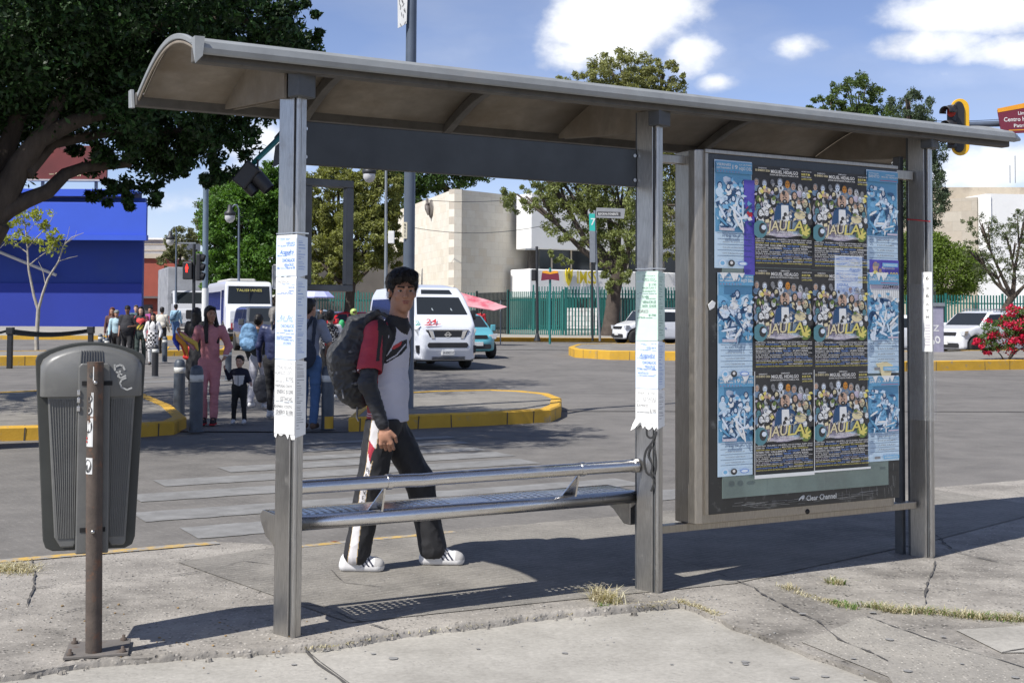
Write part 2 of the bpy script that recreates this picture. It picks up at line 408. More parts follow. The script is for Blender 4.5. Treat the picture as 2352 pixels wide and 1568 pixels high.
# the near pavement: smooth slabs below, the rough raised concrete strip along the kerb above them
plateau('sidewalk', [LP(-14, 2.5), LP(0.42, 2.49), LP(0.75, 2.17), LP(3.46, 2.17), LP(16, 2.2), LP(16, -9), LP(-14, -9)], -0.022, SLAB)
edge = [(-400, 1600), (0, 1552), (120, 1533), (230, 1515), (380, 1506), (500, 1495), (600, 1490), (690, 1484), (760, 1479), (900, 1455), (1100, 1430), (1300, 1406), (1440, 1395), (1560, 1385)]
ep = [G(*e) for e in edge]
strip = [LP(-14, 2.495), LP(0.41, 2.485), LP(0.745, 2.165), LP(3.46, 2.165), LP(16, 2.195), LP(16, -9)] + [G(2050, 1568) + (G(2050, 1568) - G(1560, 1385)) * 3, G(2050, 1568)] + ep[::-1] + [LP(-14, 0.1)]
plateau('rough_pavement', strip, 0.0, ROUGH, jag=0.042, seed=3, base=-0.06)
# patches with a different finish
sheet('worn_pavement', [LP(*p)[:] for p in [(0.02, 1.93), (0.55, 2.1), (0.78, 2.14), (3.46, 2.14), (6.4, 2.17), (6.4, 0.9), (4.4, 0.35), (2.5, -0.05), (1.4, 0.05), (0.35, 0.12), (0.22, 0.85)]], 0.004, WALK)
sheet('aggregate_pavement', [G(*p)[:] for p in [(1840, 1475), (1990, 1415), (2120, 1460), (2352, 1530), (2600, 1600), (2600, 1700), (2150, 1700), (2040, 1555)]], 0.004, AGG)
sheet('smooth_pavement_right', [G(*p)[:] for p in [(2195, 1448), (2352, 1438), (2700, 1450), (2800, 1560), (2352, 1500), (2300, 1500)]], 0.005, SLAB)
def ribbon(mb, pts, w, z, seed=0, jag=0.3, mi=0):
    """thin ragged strip on the ground"""
    r_ = random.Random(seed); P_ = []
    for i in range(len(pts) - 1):
        a = Vector(pts[i]); b = Vector(pts[i + 1]); k = max(1, int((b - a).length / 0.05))
        for j in range(k): P_.append(a.lerp(b, j / k))
    P_.append(Vector(pts[-1]))
    vs = []
    for i, p in enumerate(P_):
        d = (P_[min(i + 1, len(P_) - 1)] - P_[max(0, i - 1)]); d.z = 0
        n = Vector((-d.y, d.x, 0)).normalized(); o = n * (mnoise.noise(p * 6 + Vector((seed, 0, 0))) * w * 2.2 * jag)
        ww = w * (1 + r_.uniform(-1, 1) * jag * 1.4) / 2
        ww = max(ww, 0.0008)
        for sgn in (-1, 1): vs.append((p.x + o.x + n.x * ww * sgn, p.y + o.y + n.y * ww * sgn, z))
    fs = [(2 * i, 2 * i + 1, 2 * i + 3, 2 * i + 2) for i in range(len(P_) - 1)]
    mb.add(vs, fs, mi)
mb = MB()
def crk(px, w=0.008, seed=0, z=0.008, jag=0.9): ribbon(mb, [G(x, y) for x, y in px], w * .62, z, seed, jag)
crk([(80, 1352), (180, 1340), (340, 1330), (480, 1312), (560, 1290), (640, 1300)], .008, 2)
crk([(75, 1285), (80, 1340), (60, 1395)], .012, 3)
crk([(0, 1405), (120, 1415), (260, 1380), (420, 1370)], .004, 4)
crk([(760, 1310), (790, 1340), (880, 1350)], .006, 5)
crk([(700, 1390), (745, 1395), (800, 1420), (905, 1452)], .01, 6)
crk([(1505, 1275), (1600, 1300), (1730, 1350), (1745, 1362)], .008, 7)
crk([(1745, 1362), (1835, 1408), (1870, 1425), (1930, 1470), (2040, 1520)], .014, 8, jag=.9)
crk([(2148, 1230), (2190, 1262), (2210, 1268)], .02, 9)
crk([(2190, 1268), (2250, 1282), (2330, 1300)], .012, 10)
crk([(2148, 1290), (2130, 1345), (2120, 1400)], .012, 11)
crk([(2140, 1350), (2250, 1362), (2352, 1372), (2450, 1380)], .006, 12)
crk([(2300, 1500), (2352, 1492), (2460, 1478)], .01, 13)
crk([(2352, 1500), (2500, 1560)], .008, 14)
crk([(1990, 1418), (2120, 1465), (2352, 1535), (2500, 1580)], .008, 15)
tag(mb.build('pavement_cracks', [CRACK]), kind='structure')
mb = MB()
for px, w, sd_ in [([(690, 1484), (725, 1520), (790, 1568), (900, 1650)], .012, 20)]:
    ribbon(mb, [G(x, y, -.022) for x, y in px], w, -.018, sd_, .25)
ribbon(mb, [G(x, y, -.022) for x, y in [(700, 1490), (735, 1520), (830, 1590)]], .004, -.018, 21, .2)
tag(mb.build('slab_joints', [CRACK]), kind='structure')
# little dark stains and pebbles on the slabs
mb = MB(); r_ = random.Random(5)
for i in range(26):
    x, y = r_.uniform(650, 2352), r_.uniform(1400, 1560); z = -.018 if x < 1600 + (y - 1400) * 2.5 else .009
    if x < 1600 and y < 1480: continue
    c = G(x, y, z); a = r_.uniform(.006, .022)
    mb.add([(c.x + a * math.cos(t) * (1 + r_.uniform(-.3, .3)), c.y + a * math.sin(t) * (1 + r_.uniform(-.3, .3)), z) for t in [k * .7854 for k in range(8)]], [tuple(range(8))])
tag(mb.build('pavement_stains', [M('stain', (0.23, 0.225, 0.215), .9)]), kind='structure')
# yellow edge paint on the near kerb and the white crossing bars on the roadway
# lumpy broken lip of the rough strip, standing a little above the smooth slabs
def broken_lip():
    P_ = []; 
    for i in range(1, len(ep) - 1):
        a, b = ep[i], ep[i + 1]; k = max(1, int((b - a).length / .012)); P_ += [a.lerp(b, j / k) for j in range(k)]
    C_ = 11; vs = []
    for i, p in enumerate(P_):
        d = (P_[min(i + 1, len(P_) - 1)] - P_[max(0, i - 1)]).normalized(); n = Vector((-d.y, d.x, 0)); big = mnoise.noise(Vector((p.x * 1.6, p.y * 1.6, 5))); W_ = .055 + .05 * (big + .5) * max(0, 1 - abs(i / len(P_) - .35) * 1.2); H_ = (.006 + .022 * max(0, big + .35)) * (.25 if p.x < -1.45 else 1); e = mnoise.noise(p * 9) * .022 + mnoise.noise(p * 31) * .009
        for c in range(C_):
            u = c / (C_ - 1); q = p + n * (-.018 + e * (1 - u) + W_ * u); z = -.024 + (.024 + H_) * min(1, u * 4.5) ** .6 if u < .3 else H_ * (1 - (u - .3) / .7) ** .8 + .0015
            z += (mnoise.noise(Vector((q.x * 38, q.y * 38, 1))) * .007 + mnoise.noise(Vector((q.x * 95, q.y * 95, 2))) * .003) * (0 if c in (0, C_ - 1) else 1); vs.append((q.x, q.y, z if c else -.028))
    fs = [(i * C_ + c, (i + 1) * C_ + c, (i + 1) * C_ + c + 1, i * C_ + c + 1) for i in range(len(P_) - 1) for c in range(C_ - 1)]
    o = link_mesh('broken_pavement_lip', vs, fs, ROUGH, smooth=True); bm = bmesh.new(); bm.from_mesh(o.data); bmesh.ops.recalc_face_normals(bm, faces=bm.faces)
    if sum(f.normal.z for f in bm.faces) < 0: bmesh.ops.reverse_faces(bm, faces=bm.faces)
    bm.to_mesh(o.data); bm.free(); tag(o, kind='structure')
broken_lip()
def strips(name, quads, z, mat):
    mb = MB()
    for qd in quads: ribbon(mb, [Vector(qd[0]), Vector(qd[1])], qd[2], z, int(qd[2] * 1000) + len(mb.f), 0.02)
    return tag(mb.build(name, [mat]), kind='structure')
strips('kerb_edge_paint', [(LP(-14, 2.44), LP(0.40, 2.43), .10), (LP(0.74, 2.06), LP(1.9, 2.10), .07)], 0.006, YELW)
bars = [(2.9, 5.05, 8.02, .3), (2.55, 4.86, 7.30, .34), (1.7, 4.85, 6.70, .46), (0.9, 4.75, 5.98, .46), (0.5, 4.6, 5.15, .46), (0.3, 4.75, 4.15, .48), (0.45, 4.9, 3.3, .5), (3.1, 5.2, 8.7, .26)]
strips('crosswalk_bars', [(LP(a, q), LP(b_, q), w) for a, b_, q, w in bars], -0.071, WPAINT)
def bars2():
    mb = MB()
    for k, q in enumerate([17.6, 19.4, 21.4, 23.3, 25.2, 27.2, 29.2, 31]):
        a, b_ = LP(2.6 + (q - 17) * .26, q), LP(9.0 + (q - 17) * .22, q)
        ribbon(mb, [a, b_], .5, -0.074, 40 + k, .05)
    for i in range(6):
        q = 22 + i * 1.7; ribbon(mb, [LP(26, q), LP(36, q - .3)], .45, -0.07, 60 + i, .05)
    for i in range(4): ribbon(mb, [Vector((-1 + i, 50 + i * 1.2, 0)), Vector((8 + i, 50 + i * 1.2, 0))], .35, zt(52) + .02 + i * .012, 70 + i, .05)
    ribbon(mb, [Vector((0.8, 20.2, 0)), Vector((14, 20.9, 0))], .10, -.074, 90, .1, 1)
    ribbon(mb, [Vector((12, 38.2, 0)), Vector((30, 36.5, 0))], .3, zt(37.3) + .01, 91, .1)
    return tag(mb.build('far_road_markings', [WPAINT, CRACK]), kind='structure')
bars2()

def island(name, px, h, w=0.17, seed=1):
    """kerbed traffic island: px are foot points of its kerb in order"""
    P_ = [GT(x, y) for x, y in px]; P_ = [Vector((p.x, p.y)) for p in P_]
    n = len(P_); inn = []
    cen = sum(P_, Vector((0, 0))) / n
    for i in range(n):
        a, b, c = P_[i - 1], P_[i], P_[(i + 1) % n]
        d1 = (b - a).normalized(); d2 = (c - b).normalized(); nn = Vector((-(d1 + d2).y, (d1 + d2).x)).normalized()
        if nn.dot(cen - b) < 0: nn = -nn
        inn.append(b + nn * w)
    Z = lambda p, d: zt(p.y) + d
    vs = [(p.x, p.y, Z(p, -.1)) for p in P_] + [(p.x, p.y, Z(p, h - .02)) for p in P_]
    sh = [P_[i].lerp(inn[i], 0.14) for i in range(n)]
    vs += [(p.x, p.y, Z(p, h)) for p in sh] + [(p.x, p.y, Z(p, h)) for p in inn] + [(p.x, p.y, Z(p, h - .05)) for p in inn]
    fs = []
    for k in range(4):
        for i in range(n):
            j = (i + 1) % n; fs.append((k * n + i, k * n + j, (k + 1) * n + j, (k + 1) * n + i))
    o = link_mesh(name + '_kerb', vs, fs, YEL); tag(o, kind='structure')
    bm = bmesh.new(); bm.from_mesh(o.data); bmesh.ops.recalc_face_normals(bm, faces=bm.faces); bm.to_mesh(o.data); bm.free()
    mb = MB(); r_ = random.Random(seed + len(px))
    for i in range(n):      # joints and chips of the kerb stones
        a, b = P_[i], P_[(i + 1) % n]; L_ = (b - a).length
        if L_ > 40 or a.y > 60: continue
        for q in range(max(1, int(L_ / .9))):
            u = (q + r_.uniform(.2, .8)) / max(1, int(L_ / .9)); p = a.lerp(b, u); ii = inn[i].lerp(inn[(i + 1) % n], u); d = (b - a).normalized() * .008; o_ = (p - ii).normalized() * .004; z0, z1 = Z(p, 0), Z(p, h + .003); zz = r_.uniform(-.015, .015)
            mb.add([(p.x + o_.x - d.x, p.y + o_.y - d.y, z0), (p.x + o_.x + d.x, p.y + o_.y + d.y, z0), (p.x + o_.x + d.x + zz, p.y + o_.y + d.y, z1 - .02), (p.x + o_.x - d.x + zz, p.y + o_.y - d.y, z1 - .02), (ii.x + d.x, ii.y + d.y, z1), (ii.x - d.x, ii.y - d.y, z1)], [(0, 1, 2, 3), (3, 2, 4, 5)])
    if mb.f: tag(mb.build(name + '_kerb_joints', [CRACK]), kind='structure')
    sheet(name, [(p.x, p.y, Z(p, h - .012)) for p in inn], None, FARW if h > .3 else WALK)
island('traffic_island', [(800, 992), (900, 988), (1000, 983), (1100, 979), (1200, 973), (1265, 969), (1288, 958), (1290, 940), (1262, 928), (1200, 921), (1130, 918), (1000, 921), (860, 930)], .19)
island('crossing_island', [(-700, 1030), (0, 1013), (150, 1009), (320, 1004), (400, 998), (428, 985), (395, 955), (330, 925), (320, 905), (0, 922), (-900, 950)], .17)
island('far_island', [(1306, 815), (1320, 821), (1400, 826), (1560, 828), (1800, 829), (1960, 830), (1960, 812), (1560, 806), (1400, 805), (1325, 808)], .30, .2)
island('right_island', [(2000, 850), (2060, 853), (2352, 848), (2700, 843), (2700, 818), (2352, 820), (2060, 825), (2000, 832)], .28, .2)
island('left_island', [(-500, 843), (0, 840), (180, 838), (300, 833), (310, 826), (300, 822), (0, 826), (-500, 826)], .28, .2)
island('middle_island', [(375, 818), (440, 817), (520, 815), (525, 806), (440, 806), (378, 808)], .2, .2)
ramp = [GT(x, y) for x, y in [(405, 992), (800, 994), (850, 932), (560, 880), (335, 885), (332, 925)]]
sheet('crossing_ramp', [(p.x, p.y) for p in ramp], -0.066, ASPH)
# far pavement: the plaza before the buildings
plateau('far_pavement', [(-5, 61.5), (9.5, 60.5), (30, 60), (90, 60), (90, 75), (-60, 75), (-60, 62), (-26, 60), (-9, 62)], 0.12, FARW, side=YEL)
plateau('far_pavement_back', [(90, 75), (90, 130), (-60, 130), (-60, 75)], 0.12, FARW)
mb = MB()
ribbon(mb, [Vector((-5, 61.4, 0)), Vector((9.5, 60.6, 0)), Vector((30, 60.1, 0)), Vector((80, 60.1, 0))], .5, 0, 5, .05)
mb.v = [(x, y, zt(y) + .206) for x, y, z in mb.v]
tag(mb.build('far_kerb_top', [YEL]), kind='structure')
# ---------------------------------------------------------------- bus shelter
def steel_mat(name, col, rough, streak=(1, 1, 30), var=0.25, dirt=(0.16, 0.14, 0.11), dl=(0.55, 0.75), metal=1.0, bump=0.05):
    m, N, L, b = new_mat(name); v = coords(N, L, streak); v1 = coords(N, L)
    n1 = noise_node(N, L, v, 14, 5, 0.6); n2 = noise_node(N, L, v1, 5, 9, 0.7)
    c = rampn(N, L, n1, [(0.3, tuple(x * (1 - var) for x in col)), (0.7, tuple(min(1, x * (1 + var)) for x in col))])
    f = rampn(N, L, n2, [(dl[0], 0.0), (dl[1], 0.75)])
    L.new(mixc(N, L, f, c, dirt), b.inputs['Base Color'])
    mm = N.new('ShaderNodeMapRange'); mm.inputs['To Min'].default_value = metal; mm.inputs['To Max'].default_value = metal * 0.35
    L.new(f, mm.inputs['Value']); L.new(mm.outputs[0], b.inputs['Metallic'])
    rr = N.new('ShaderNodeMapRange'); rr.inputs['To Min'].default_value = rough - .1; rr.inputs['To Max'].default_value = rough + .15
    L.new(n2, rr.inputs['Value']); L.new(rr.outputs[0], b.inputs['Roughness'])
    bumpn(N, L, b, n1, bump, 0.002); MATS[name] = m; return m
ST_POST = steel_mat('post_steel', (0.43, 0.42, 0.40), 0.30, (30, 30, 1.2), dirt=(0.24, 0.225, 0.20), metal=.95)
ST_TUBE = steel_mat('bench_steel', (0.62, 0.61, 0.60), 0.24, (1.5, 40, 40), 0.18, dirt=(0.30, 0.28, 0.24), dl=(.6, .85))
ST_BOX = steel_mat('cabinet_steel', (0.36, 0.33, 0.285), 0.30, (30, 30, 1), dirt=(0.24, 0.20, 0.15), metal=.85)
ROOF_W = M('roof_lip_paint', (0.25, 0.262, 0.262), 0.42, var=0.12, vs=9, col2=(0.26, 0.26, 0.25), c2s=4, bump=.05)
ROOF_U = M('roof_underside', (0.23, 0.20, 0.16), 0.75, var=0.2, vs=8, col2=(0.17, 0.135, 0.095), c2s=3.2, c2=(.42, .68), bump=.25, bs=160)
ROOF_D = M('roof_beam', (0.085, 0.078, 0.068), 0.6, var=0.25, vs=12, col2=(0.05, 0.042, 0.035), c2s=6)
DARKM = M('dark_steel', (0.085, 0.09, 0.095), 0.5, 0.3, var=0.2, vs=10)
FASC = M('fascia_panel', (0.050, 0.054, 0.056), 0.38, 0.25, var=0.35, vs=2.2, col2=(0.045, 0.046, 0.048), c2s=3)
shel = thing('bus_shelter', 'stainless steel bus shelter with a curved roof, perforated bench and advertising case', 'bus shelter', SB, SROT)
POSTS = [0.0, 2.02, 4.05]; ZT_ = 2.44
PANG = -R(40)                 # the broad face of each post runs this way (world), facing the pavement
PCOR = [G(672, 1466), G(1511, 1363), G(2142, 1282)]      # near corners of the three posts
PL_, PT_ = .135, .052
def post_T(i, world=False):
    Wm = Matrix.Translation(PCOR[i]) @ Matrix.Rotation(PANG, 4, 'Z')
    return Wm if world else (Matrix.Translation(SB) @ Matrix.Rotation(SROT, 4, 'Z')).inverted() @ Wm
def on_post(i, x, y):
    """photo position -> (across, height) on the broad face of post i"""
    Wi = post_T(i, True).inverted(); o = Wi @ Vector((0, 0, CAMH)); d = Wi.to_3x3() @ ray(x, y); t = -o.y / d.y; q = o + d * t; return q.x, q.z
for i, s0 in enumerate(POSTS):
    ztop = 2.50 + s0 * .012; mb = MB(); mb.T = post_T(i)
    mb.box(-PL_, -.034, 0, PT_, -.03, ztop); mb.box(-.034, -.025, .010, PT_, -.03, ztop, 1); mb.box(-.025, -.004, .010, PT_, -.03, ztop)
    mb.tube([(-.0125, .013, -.03), (-.0125, .013, ztop)], .0125, 14)
    mb.box(-PL_ - .022, -PL_ - .002, .018, PT_ + .02, -.03, ztop, 1)
    p = mb.build('post', [ST_POST, DARKM], shel, .003)
    mb = MB(); mb.T = post_T(i); mb.box(-.045, .030, -.03, .075, ztop - .085, ztop + .06)
    mb.build('post_bracket', [DARKM], p, .006)
# roof: a shallow barrel of panels on ribs, front lip near, eave far
QN, QF, ZN, ZF = -0.10, 0.98, 2.585, 2.515
S0, S1 = -0.47, 4.74
def roof_z(t, s=0.0):     # t 0 near .. 1 far
    return ZN + (ZF - ZN) * t + 0.135 * math.sin(math.pi * min(1, t) ** 0.9) 
def arc_pts(n=22, dz=0.0, t0=0.0, t1=1.0):
    return [(QN + (QF - QN) * (t0 + (t1 - t0) * i / n), roof_z(t0 + (t1 - t0) * i / n) + dz) for i in range(n + 1)]
def arc_strip(mb, s0, s1, th, dz, mi=0, n=22, t0=0, t1=1):
    up = arc_pts(n, dz, t0, t1); lo = [(q, z - th) for q, z in up]
    mb.prism(up + lo[::-1], s0, s1, mi, 'yz', True)
edges = [S0 + .02, 0.40, 1.25, 2.01, 3.05, 4.02, S1 - .02]
for a, b_ in zip(edges[:-1], edges[1:]):
    mb = MB(); arc_strip(mb, a + .004, b_ - .004, .012, 0); mb.build('roof_panel', [ROOF_U], shel)
ribs = [0.40, 1.25, 3.05]
for s0 in ribs:
    mb = MB(); arc_strip(mb, s0 - .022, s0 + .022, .055, -.012, t0=.03, t1=.99); mb.build('roof_rib', [ROOF_D], shel, .004)
for s0, s_ in ((S0, 1), (S1, -1)):
    mb = MB(); arc_strip(mb, s0 - .008, s0 + .012, .026, .012); arc_strip(mb, s0 - .002 * s_, s0 + .008, .014, -.018, 1); mb.build('roof_end_rim', [ROOF_W, ROOF_U], shel, .004)
for s0 in POSTS:      # tapered cantilever arms under the roof
    mb = MB(); top = [(q, z - .012) for q, z in arc_pts(14, 0, .12, .97)]
    bot = [(q, 2.415 + (ZF - 2.435) * ((q - .03) / .93)) for q, z in top]
    mb.prism(top + bot[::-1], s0 - .03, s0 - .018, 0, 'yz'); mb.prism(top + bot[::-1], s0 + .012, s0 + .024, 0, 'yz')
    mb.build('roof_arm', [ROOF_U], shel)
# front lip: hollow rounded extrusion, swelling in the middle of its height
lip = [(QN - .036, 2.546), (QN - .044, 2.566), (QN - .038, 2.595), (QN - .018, 2.612), (QN + .03, 2.617), (QN + .06, 2.610), (QN + .05, 2.60), (QN - .005, 2.59), (QN - .015, 2.552), (QN - .026, 2.540)]
mb = MB(); mb.prism(lip, S0 - .01, S1 - .06, 0, 'yz', False)
tipn = len(lip)
c = (QN + 0.0, 2.562)
mb.add([(S1 - .06, q, z) for q, z in lip] + [(S1 + .02, c[0] + (q - c[0]) * .35, c[1] + (z - c[1]) * .3) for q, z in lip], [(i, (i + 1) % tipn, (i + 1) % tipn + tipn, i + tipn) for i in range(tipn)] + [tuple(range(tipn, 2 * tipn))], 0)
mb.build('roof_front_lip', [ROOF_W], shel, .004)
mb = MB(); mb.box(S0, S1 - .05, QN + .012, QN + .075, 2.515, 2.588, 0); mb.build('front_beam', [ROOF_D], shel, .006)
mb = MB(); mb.prism([(QF - .03, 2.475), (QF + .03, 2.475), (QF + .04, 2.52), (QF - .01, 2.545), (QF - .04, 2.53)], S0 - .01, S1, 0, 'yz'); mb.build('rear_eave', [ROOF_D], shel, .004)
mb = MB(); mb.prism([(QF - .02, 2.462), (QF + .05, 2.47), (QF + .06, 2.56), (QF + .01, 2.56)], S0 - .03, S0 - .012, 0, 'yz'); mb.build('eave_end_cap', [ROOF_W], shel, .003)
mb = MB(); mb.add([(S0 - .012, QN - .042, 2.612), (S0 + .026, QN - .046, 2.612), (S0 + .018, QN - .048, 2.53), (S0 - .010, QN - .042, 2.495), (S0 - .012, QN + .01, 2.61)], [(0, 1, 2, 3), (0, 3, 4)]); 
o = mb.build('torn_end_plate', [ROOF_W], shel)
sm = o.modifiers.new('s', 'SOLIDIFY'); sm.thickness = .006
# fascia board between the first two posts
mb = MB(); mb.box(.07, 1.945, .075, .105, 2.125, 2.325); mb.build('fascia_panel', [FASC], shel, .004)
for s_, z_ in [(.09, 2.16), (.09, 2.29), (1.93, 2.16), (1.93, 2.29)]: mb = MB(); mb.lathe([(0, .006), (.008, .006), (.01, 0)], 8, (s_, .069, z_), axis='y'); mb.build('fascia_bolt', [ST_TUBE], shel)
# empty map frame beside the first post
mb = MB()
x0, x1, z0, z1 = .085, .335, 1.545, 2.065
mb.box(x0, x1, .08, .13, z1 - .035, z1); mb.box(x0, x1, .08, .13, z0, z0 + .03)
mb.box(x0, x0 + .045, .08, .13, z0 + .03, z1 - .035); mb.box(x1 - .035, x1, .08, .13, z0 + .03, z1 - .035)
mb.build('map_frame', [DARKM], shel, .004)
# bench
bench = MB()
TZ = .652
bt = [(.068, .07, TZ)]; 
for i in range(1, 24):
    s_ = .068 + (1.945 - .068) * i / 24; dent = .010 * math.exp(-((s_ - .72) / .03) ** 2)
    bt.append((s_, .07 + dent, TZ - dent * .8))
bt.append((1.945, .07, TZ))
mb = MB(); mb.tube(bt, .032, 20); o = mb.build('backrest_tube', [ST_TUBE], shel)
for s0 in (.075, .52, 1.60, 1.93):
    mb = MB(); mb.tube([(s0 - .012, .07, TZ), (s0 + .012, .07, TZ)], .0365, 20); mb.build('tube_collar', [ST_TUBE], o, .002)
for s0 in (.49, 1.57):
    mb = MB()
    prof = [(.062, TZ - .03), (.085, TZ - .03), (.13, .575), (.18, .515), (.10, .49), (.085, .54)]
    mb.prism(prof, s0 + .004, s0 + .014, 0, 'yz'); 
    mb.add([(s0 - .045, .14, .512), (s0 + .01, .14, .512), (s0 + .012, .075, TZ - .03), (s0 + .006, .07, TZ - .03)], [(0, 1, 2, 3)])
    b_ = mb.build('backrest_bracket', [ST_TUBE], shel, 0); 
    sm = b_.modifiers.new('s', 'SOLIDIFY'); sm.thickness = .005
# seat: perforated sheet rolled over a rounded near edge
SE0, SE1 = .015, 1.955
def seat_mesh():
    mb = MB(); hs, hq = .040, .038; r = .0115
    q0, q1 = .145, .365; zs = lambda q: .514 + .004 * math.sin((q - q0) / (q1 - q0) * math.pi)
    nq = int((q1 - q0) / hq); ns = int((SE1 - SE0) / hs)
    for j in range(nq):
        for i in range(ns):
            cx = SE0 + .005 + (i + .5) * hs + (hs / 2 if j % 2 else 0) * 0; cy = q0 + (j + .5) * hq
            x0, x1, y0, y1 = cx - hs / 2, cx + hs / 2, cy - hq / 2, cy + hq / 2
            hole = not (abs(cx - .51) < .09 or abs(cx - 1.59) < .09 or (abs(cx - 1.02) < .10))
            if j in (0, nq - 1) and i % 1: hole = False
            if not hole:
                mb.add([(x0, y0, zs(y0)), (x1, y0, zs(y0)), (x1, y1, zs(y1)), (x0, y1, zs(y1))], [(0, 1, 2, 3)]); continue
            ring = [(cx + r * math.cos(t), cy + r * math.sin(t), zs(cy)) for t in [math.pi / 4 + k * math.pi / 4 for k in range(8)]]
            out = [(x1, y1), (cx, y1), (x0, y1), (x0, cy), (x0, y0), (cx, y0), (x1, y0), (x1, cy)]
            vs = ring + [(a, b, zs(b)) for a, b in out]
            mb.add(vs, [(k, (k + 1) % 8, (k + 1) % 8 + 8, k + 8) for k in range(8)])
    return mb
sb = seat_mesh(); so = sb.build('bench_seat', [ST_TUBE], shel)
bm = bmesh.new(); bm.from_mesh(so.data); bmesh.ops.remove_doubles(bm, verts=bm.verts, dist=.0005); bmesh.ops.recalc_face_normals(bm, faces=bm.faces); bm.to_mesh(so.data); bm.free()
sm = so.modifiers.new('s', 'SOLIDIFY'); sm.thickness = .005
prof = [(.148, .514)] + [(.127 + .035 * math.cos(t) - .0, .483 + .035 * math.sin(t)) for t in [math.pi / 2 + k * math.pi / 12 for k in range(0, 15)]] + [(.15, .446), (.15, .455), (.127, .455)]
mb = MB(); mb.prism([(a - .012 if k else a, b) for k, (a, b) in enumerate(prof)], SE0, SE1, 0, 'yz', True); mb.build('bench_front_roll', [ST_TUBE], so)
mb = MB(); mb.prism([(.36, .518), (.40, .510), (.412, .485), (.40, .455), (.37, .455), (.37, .495)], SE0, SE1, 0, 'yz'); mb.build('bench_rear_roll', [ST_TUBE], so, .003)
for s_ in (SE0 - .006, SE1):
    mb = MB(); mb.prism([(.10, .445), (.10, .495), (.13, .516), (.37, .516), (.408, .494), (.405, .46), (.33, .40), (.21, .375)], s_, s_ + .006, 0, 'yz'); mb.build('bench_end_plate', [ST_POST], so, .001)
for s_ in (.02, 1.95):
    mb = MB(); mb.prism([(.14, .33), (.14, .46), (.37, .46), (.37, .44), (.2, .33)], s_, s_ + .035, 0, 'yz'); mb.build('bench_bracket', [ST_POST], so, .003)
# advertising case
BX0, BX1, BZ0, BZ1 = 2.232, 3.725, .335, 2.335
mb = MB()
cr = [(BX0 + .045, -.055), (BX0 + .015, -.04), (BX0, 0), (BX0, .12), (BX0 + .03, .15), (BX1 - .03, .15), (BX1, .12), (BX1, 0), (BX1 - .015, -.04), (BX1 - .045, -.055)]
mb.prism(cr, BZ0, BZ1, 0, 'xy'); case = mb.build('advertising_case', [ST_BOX], shel, .006)
GX0, GX1, GZ0, GZ1 = 2.315, 3.725, .385, 2.315
GY = -.062
BLK = M('case_black_border', (0.016, 0.017, 0.017), 0.35, var=.3, col2=(0.10, 0.10, 0.095), c2s=8, c2=(.60, .70), coat=.4)
mb = MB(); mb.box(GX0, GX1, GY - .004, GY + .012, GZ0, GZ1); door = mb.build('case_door', [BLK], case, .003)
GLS = M('case_glass', (0.15, 0.20, 0.18), 0.12, var=.25, vs=3, coat=.6, col2=(0.14, 0.17, 0.155), c2s=2)
mb = MB(); mb.box(GX0 + .09, GX1 - .09, GY - .0065, GY, .465, GZ1 - .08); mb.build('case_window', [GLS], door)
mb = MB(); mb.box(GX0 - .022, GX0 - .002, GY - .006, GY + .01, GZ0, GZ1); mb.box(GX0 - .022, GX1 + .005, GY - .006, GY + .01, GZ1 + .002, GZ1 + .022); mb.build('door_trim', [ST_BOX], case, .002)
WH = M('white_print', (0.55, 0.56, 0.55), .6, var=.05)
mb = MB(); mb.text('Clear Channel', 3.0, .415, .030, GY - .0072, 0, w=.225)
mb.flat(ell(2.965, .430, .026, .012, 12, .6), GY - .0072, 0); mb.flat(ell(2.955, .418, .018, .007, 10, .6), GY - .0082, 1)
mb.build('case_lettering', [WH, BLK], door)
mb = MB(); r_ = random.Random(11)      # scratches and scraped glue on the lower border
for i in range(95):
    if i < 50: x = GX0 + .1 + r_.random() ** .8 * 1.0; z = .40 + r_.random() * .035; a = r_.uniform(.03, .16); dz = r_.uniform(-.006, .006); w = .0012
    else: x = r_.uniform(3.2, 3.70); z = r_.uniform(.44, .60); a = r_.uniform(-.006, .006); dz = r_.uniform(-.07, -.01); w = .0012
    if abs(dz) < .007: mb.add([(x, GY - .0045, z), (x + a, GY - .0045, z + dz), (x + a, GY - .0045, z + dz + w), (x, GY - .0045, z + w)], [(0, 1, 2, 3)])
    else: mb.add([(x, GY - .0045, z), (x + w, GY - .0045, z), (x + a + w, GY - .0045, z + dz), (x + a, GY - .0045, z + dz)], [(0, 1, 2, 3)])
mb.build('scratches', [M('scratch', (0.28, 0.28, 0.27), .8)], door)
mb = MB(); mb.lathe([(0, .0), (.013, .0), (.015, .004), (.015, .012)], 14, (3.02, -.06, .352), axis='y'); mb.build('case_lock', [M('black_hole', (.01, .01, .01), .8)], case)
mb = MB(); mb.box(2.07, BX0 + .05, .03, .07, BZ1 - .075, BZ1 - .03); mb.build('case_top_bar', [ST_BOX], case, .003)
mb = MB(); mb.box(BX1 - .03, 3.96, .03, .07, BZ1 - .06, BZ1 - .005); mb.build('case_top_bar', [ST_BOX], case, .003)
mb = MB(); mb.box(2.07, 3.96, .02, .075, .292, .334); mb.build('case_bottom_bar', [ST_BOX], case, .003)
mb = MB(); mb.box(3.955, 3.985, .13, .19, -.02, 2.43); mb.build('rear_channel', [DARKM], shel, .003)
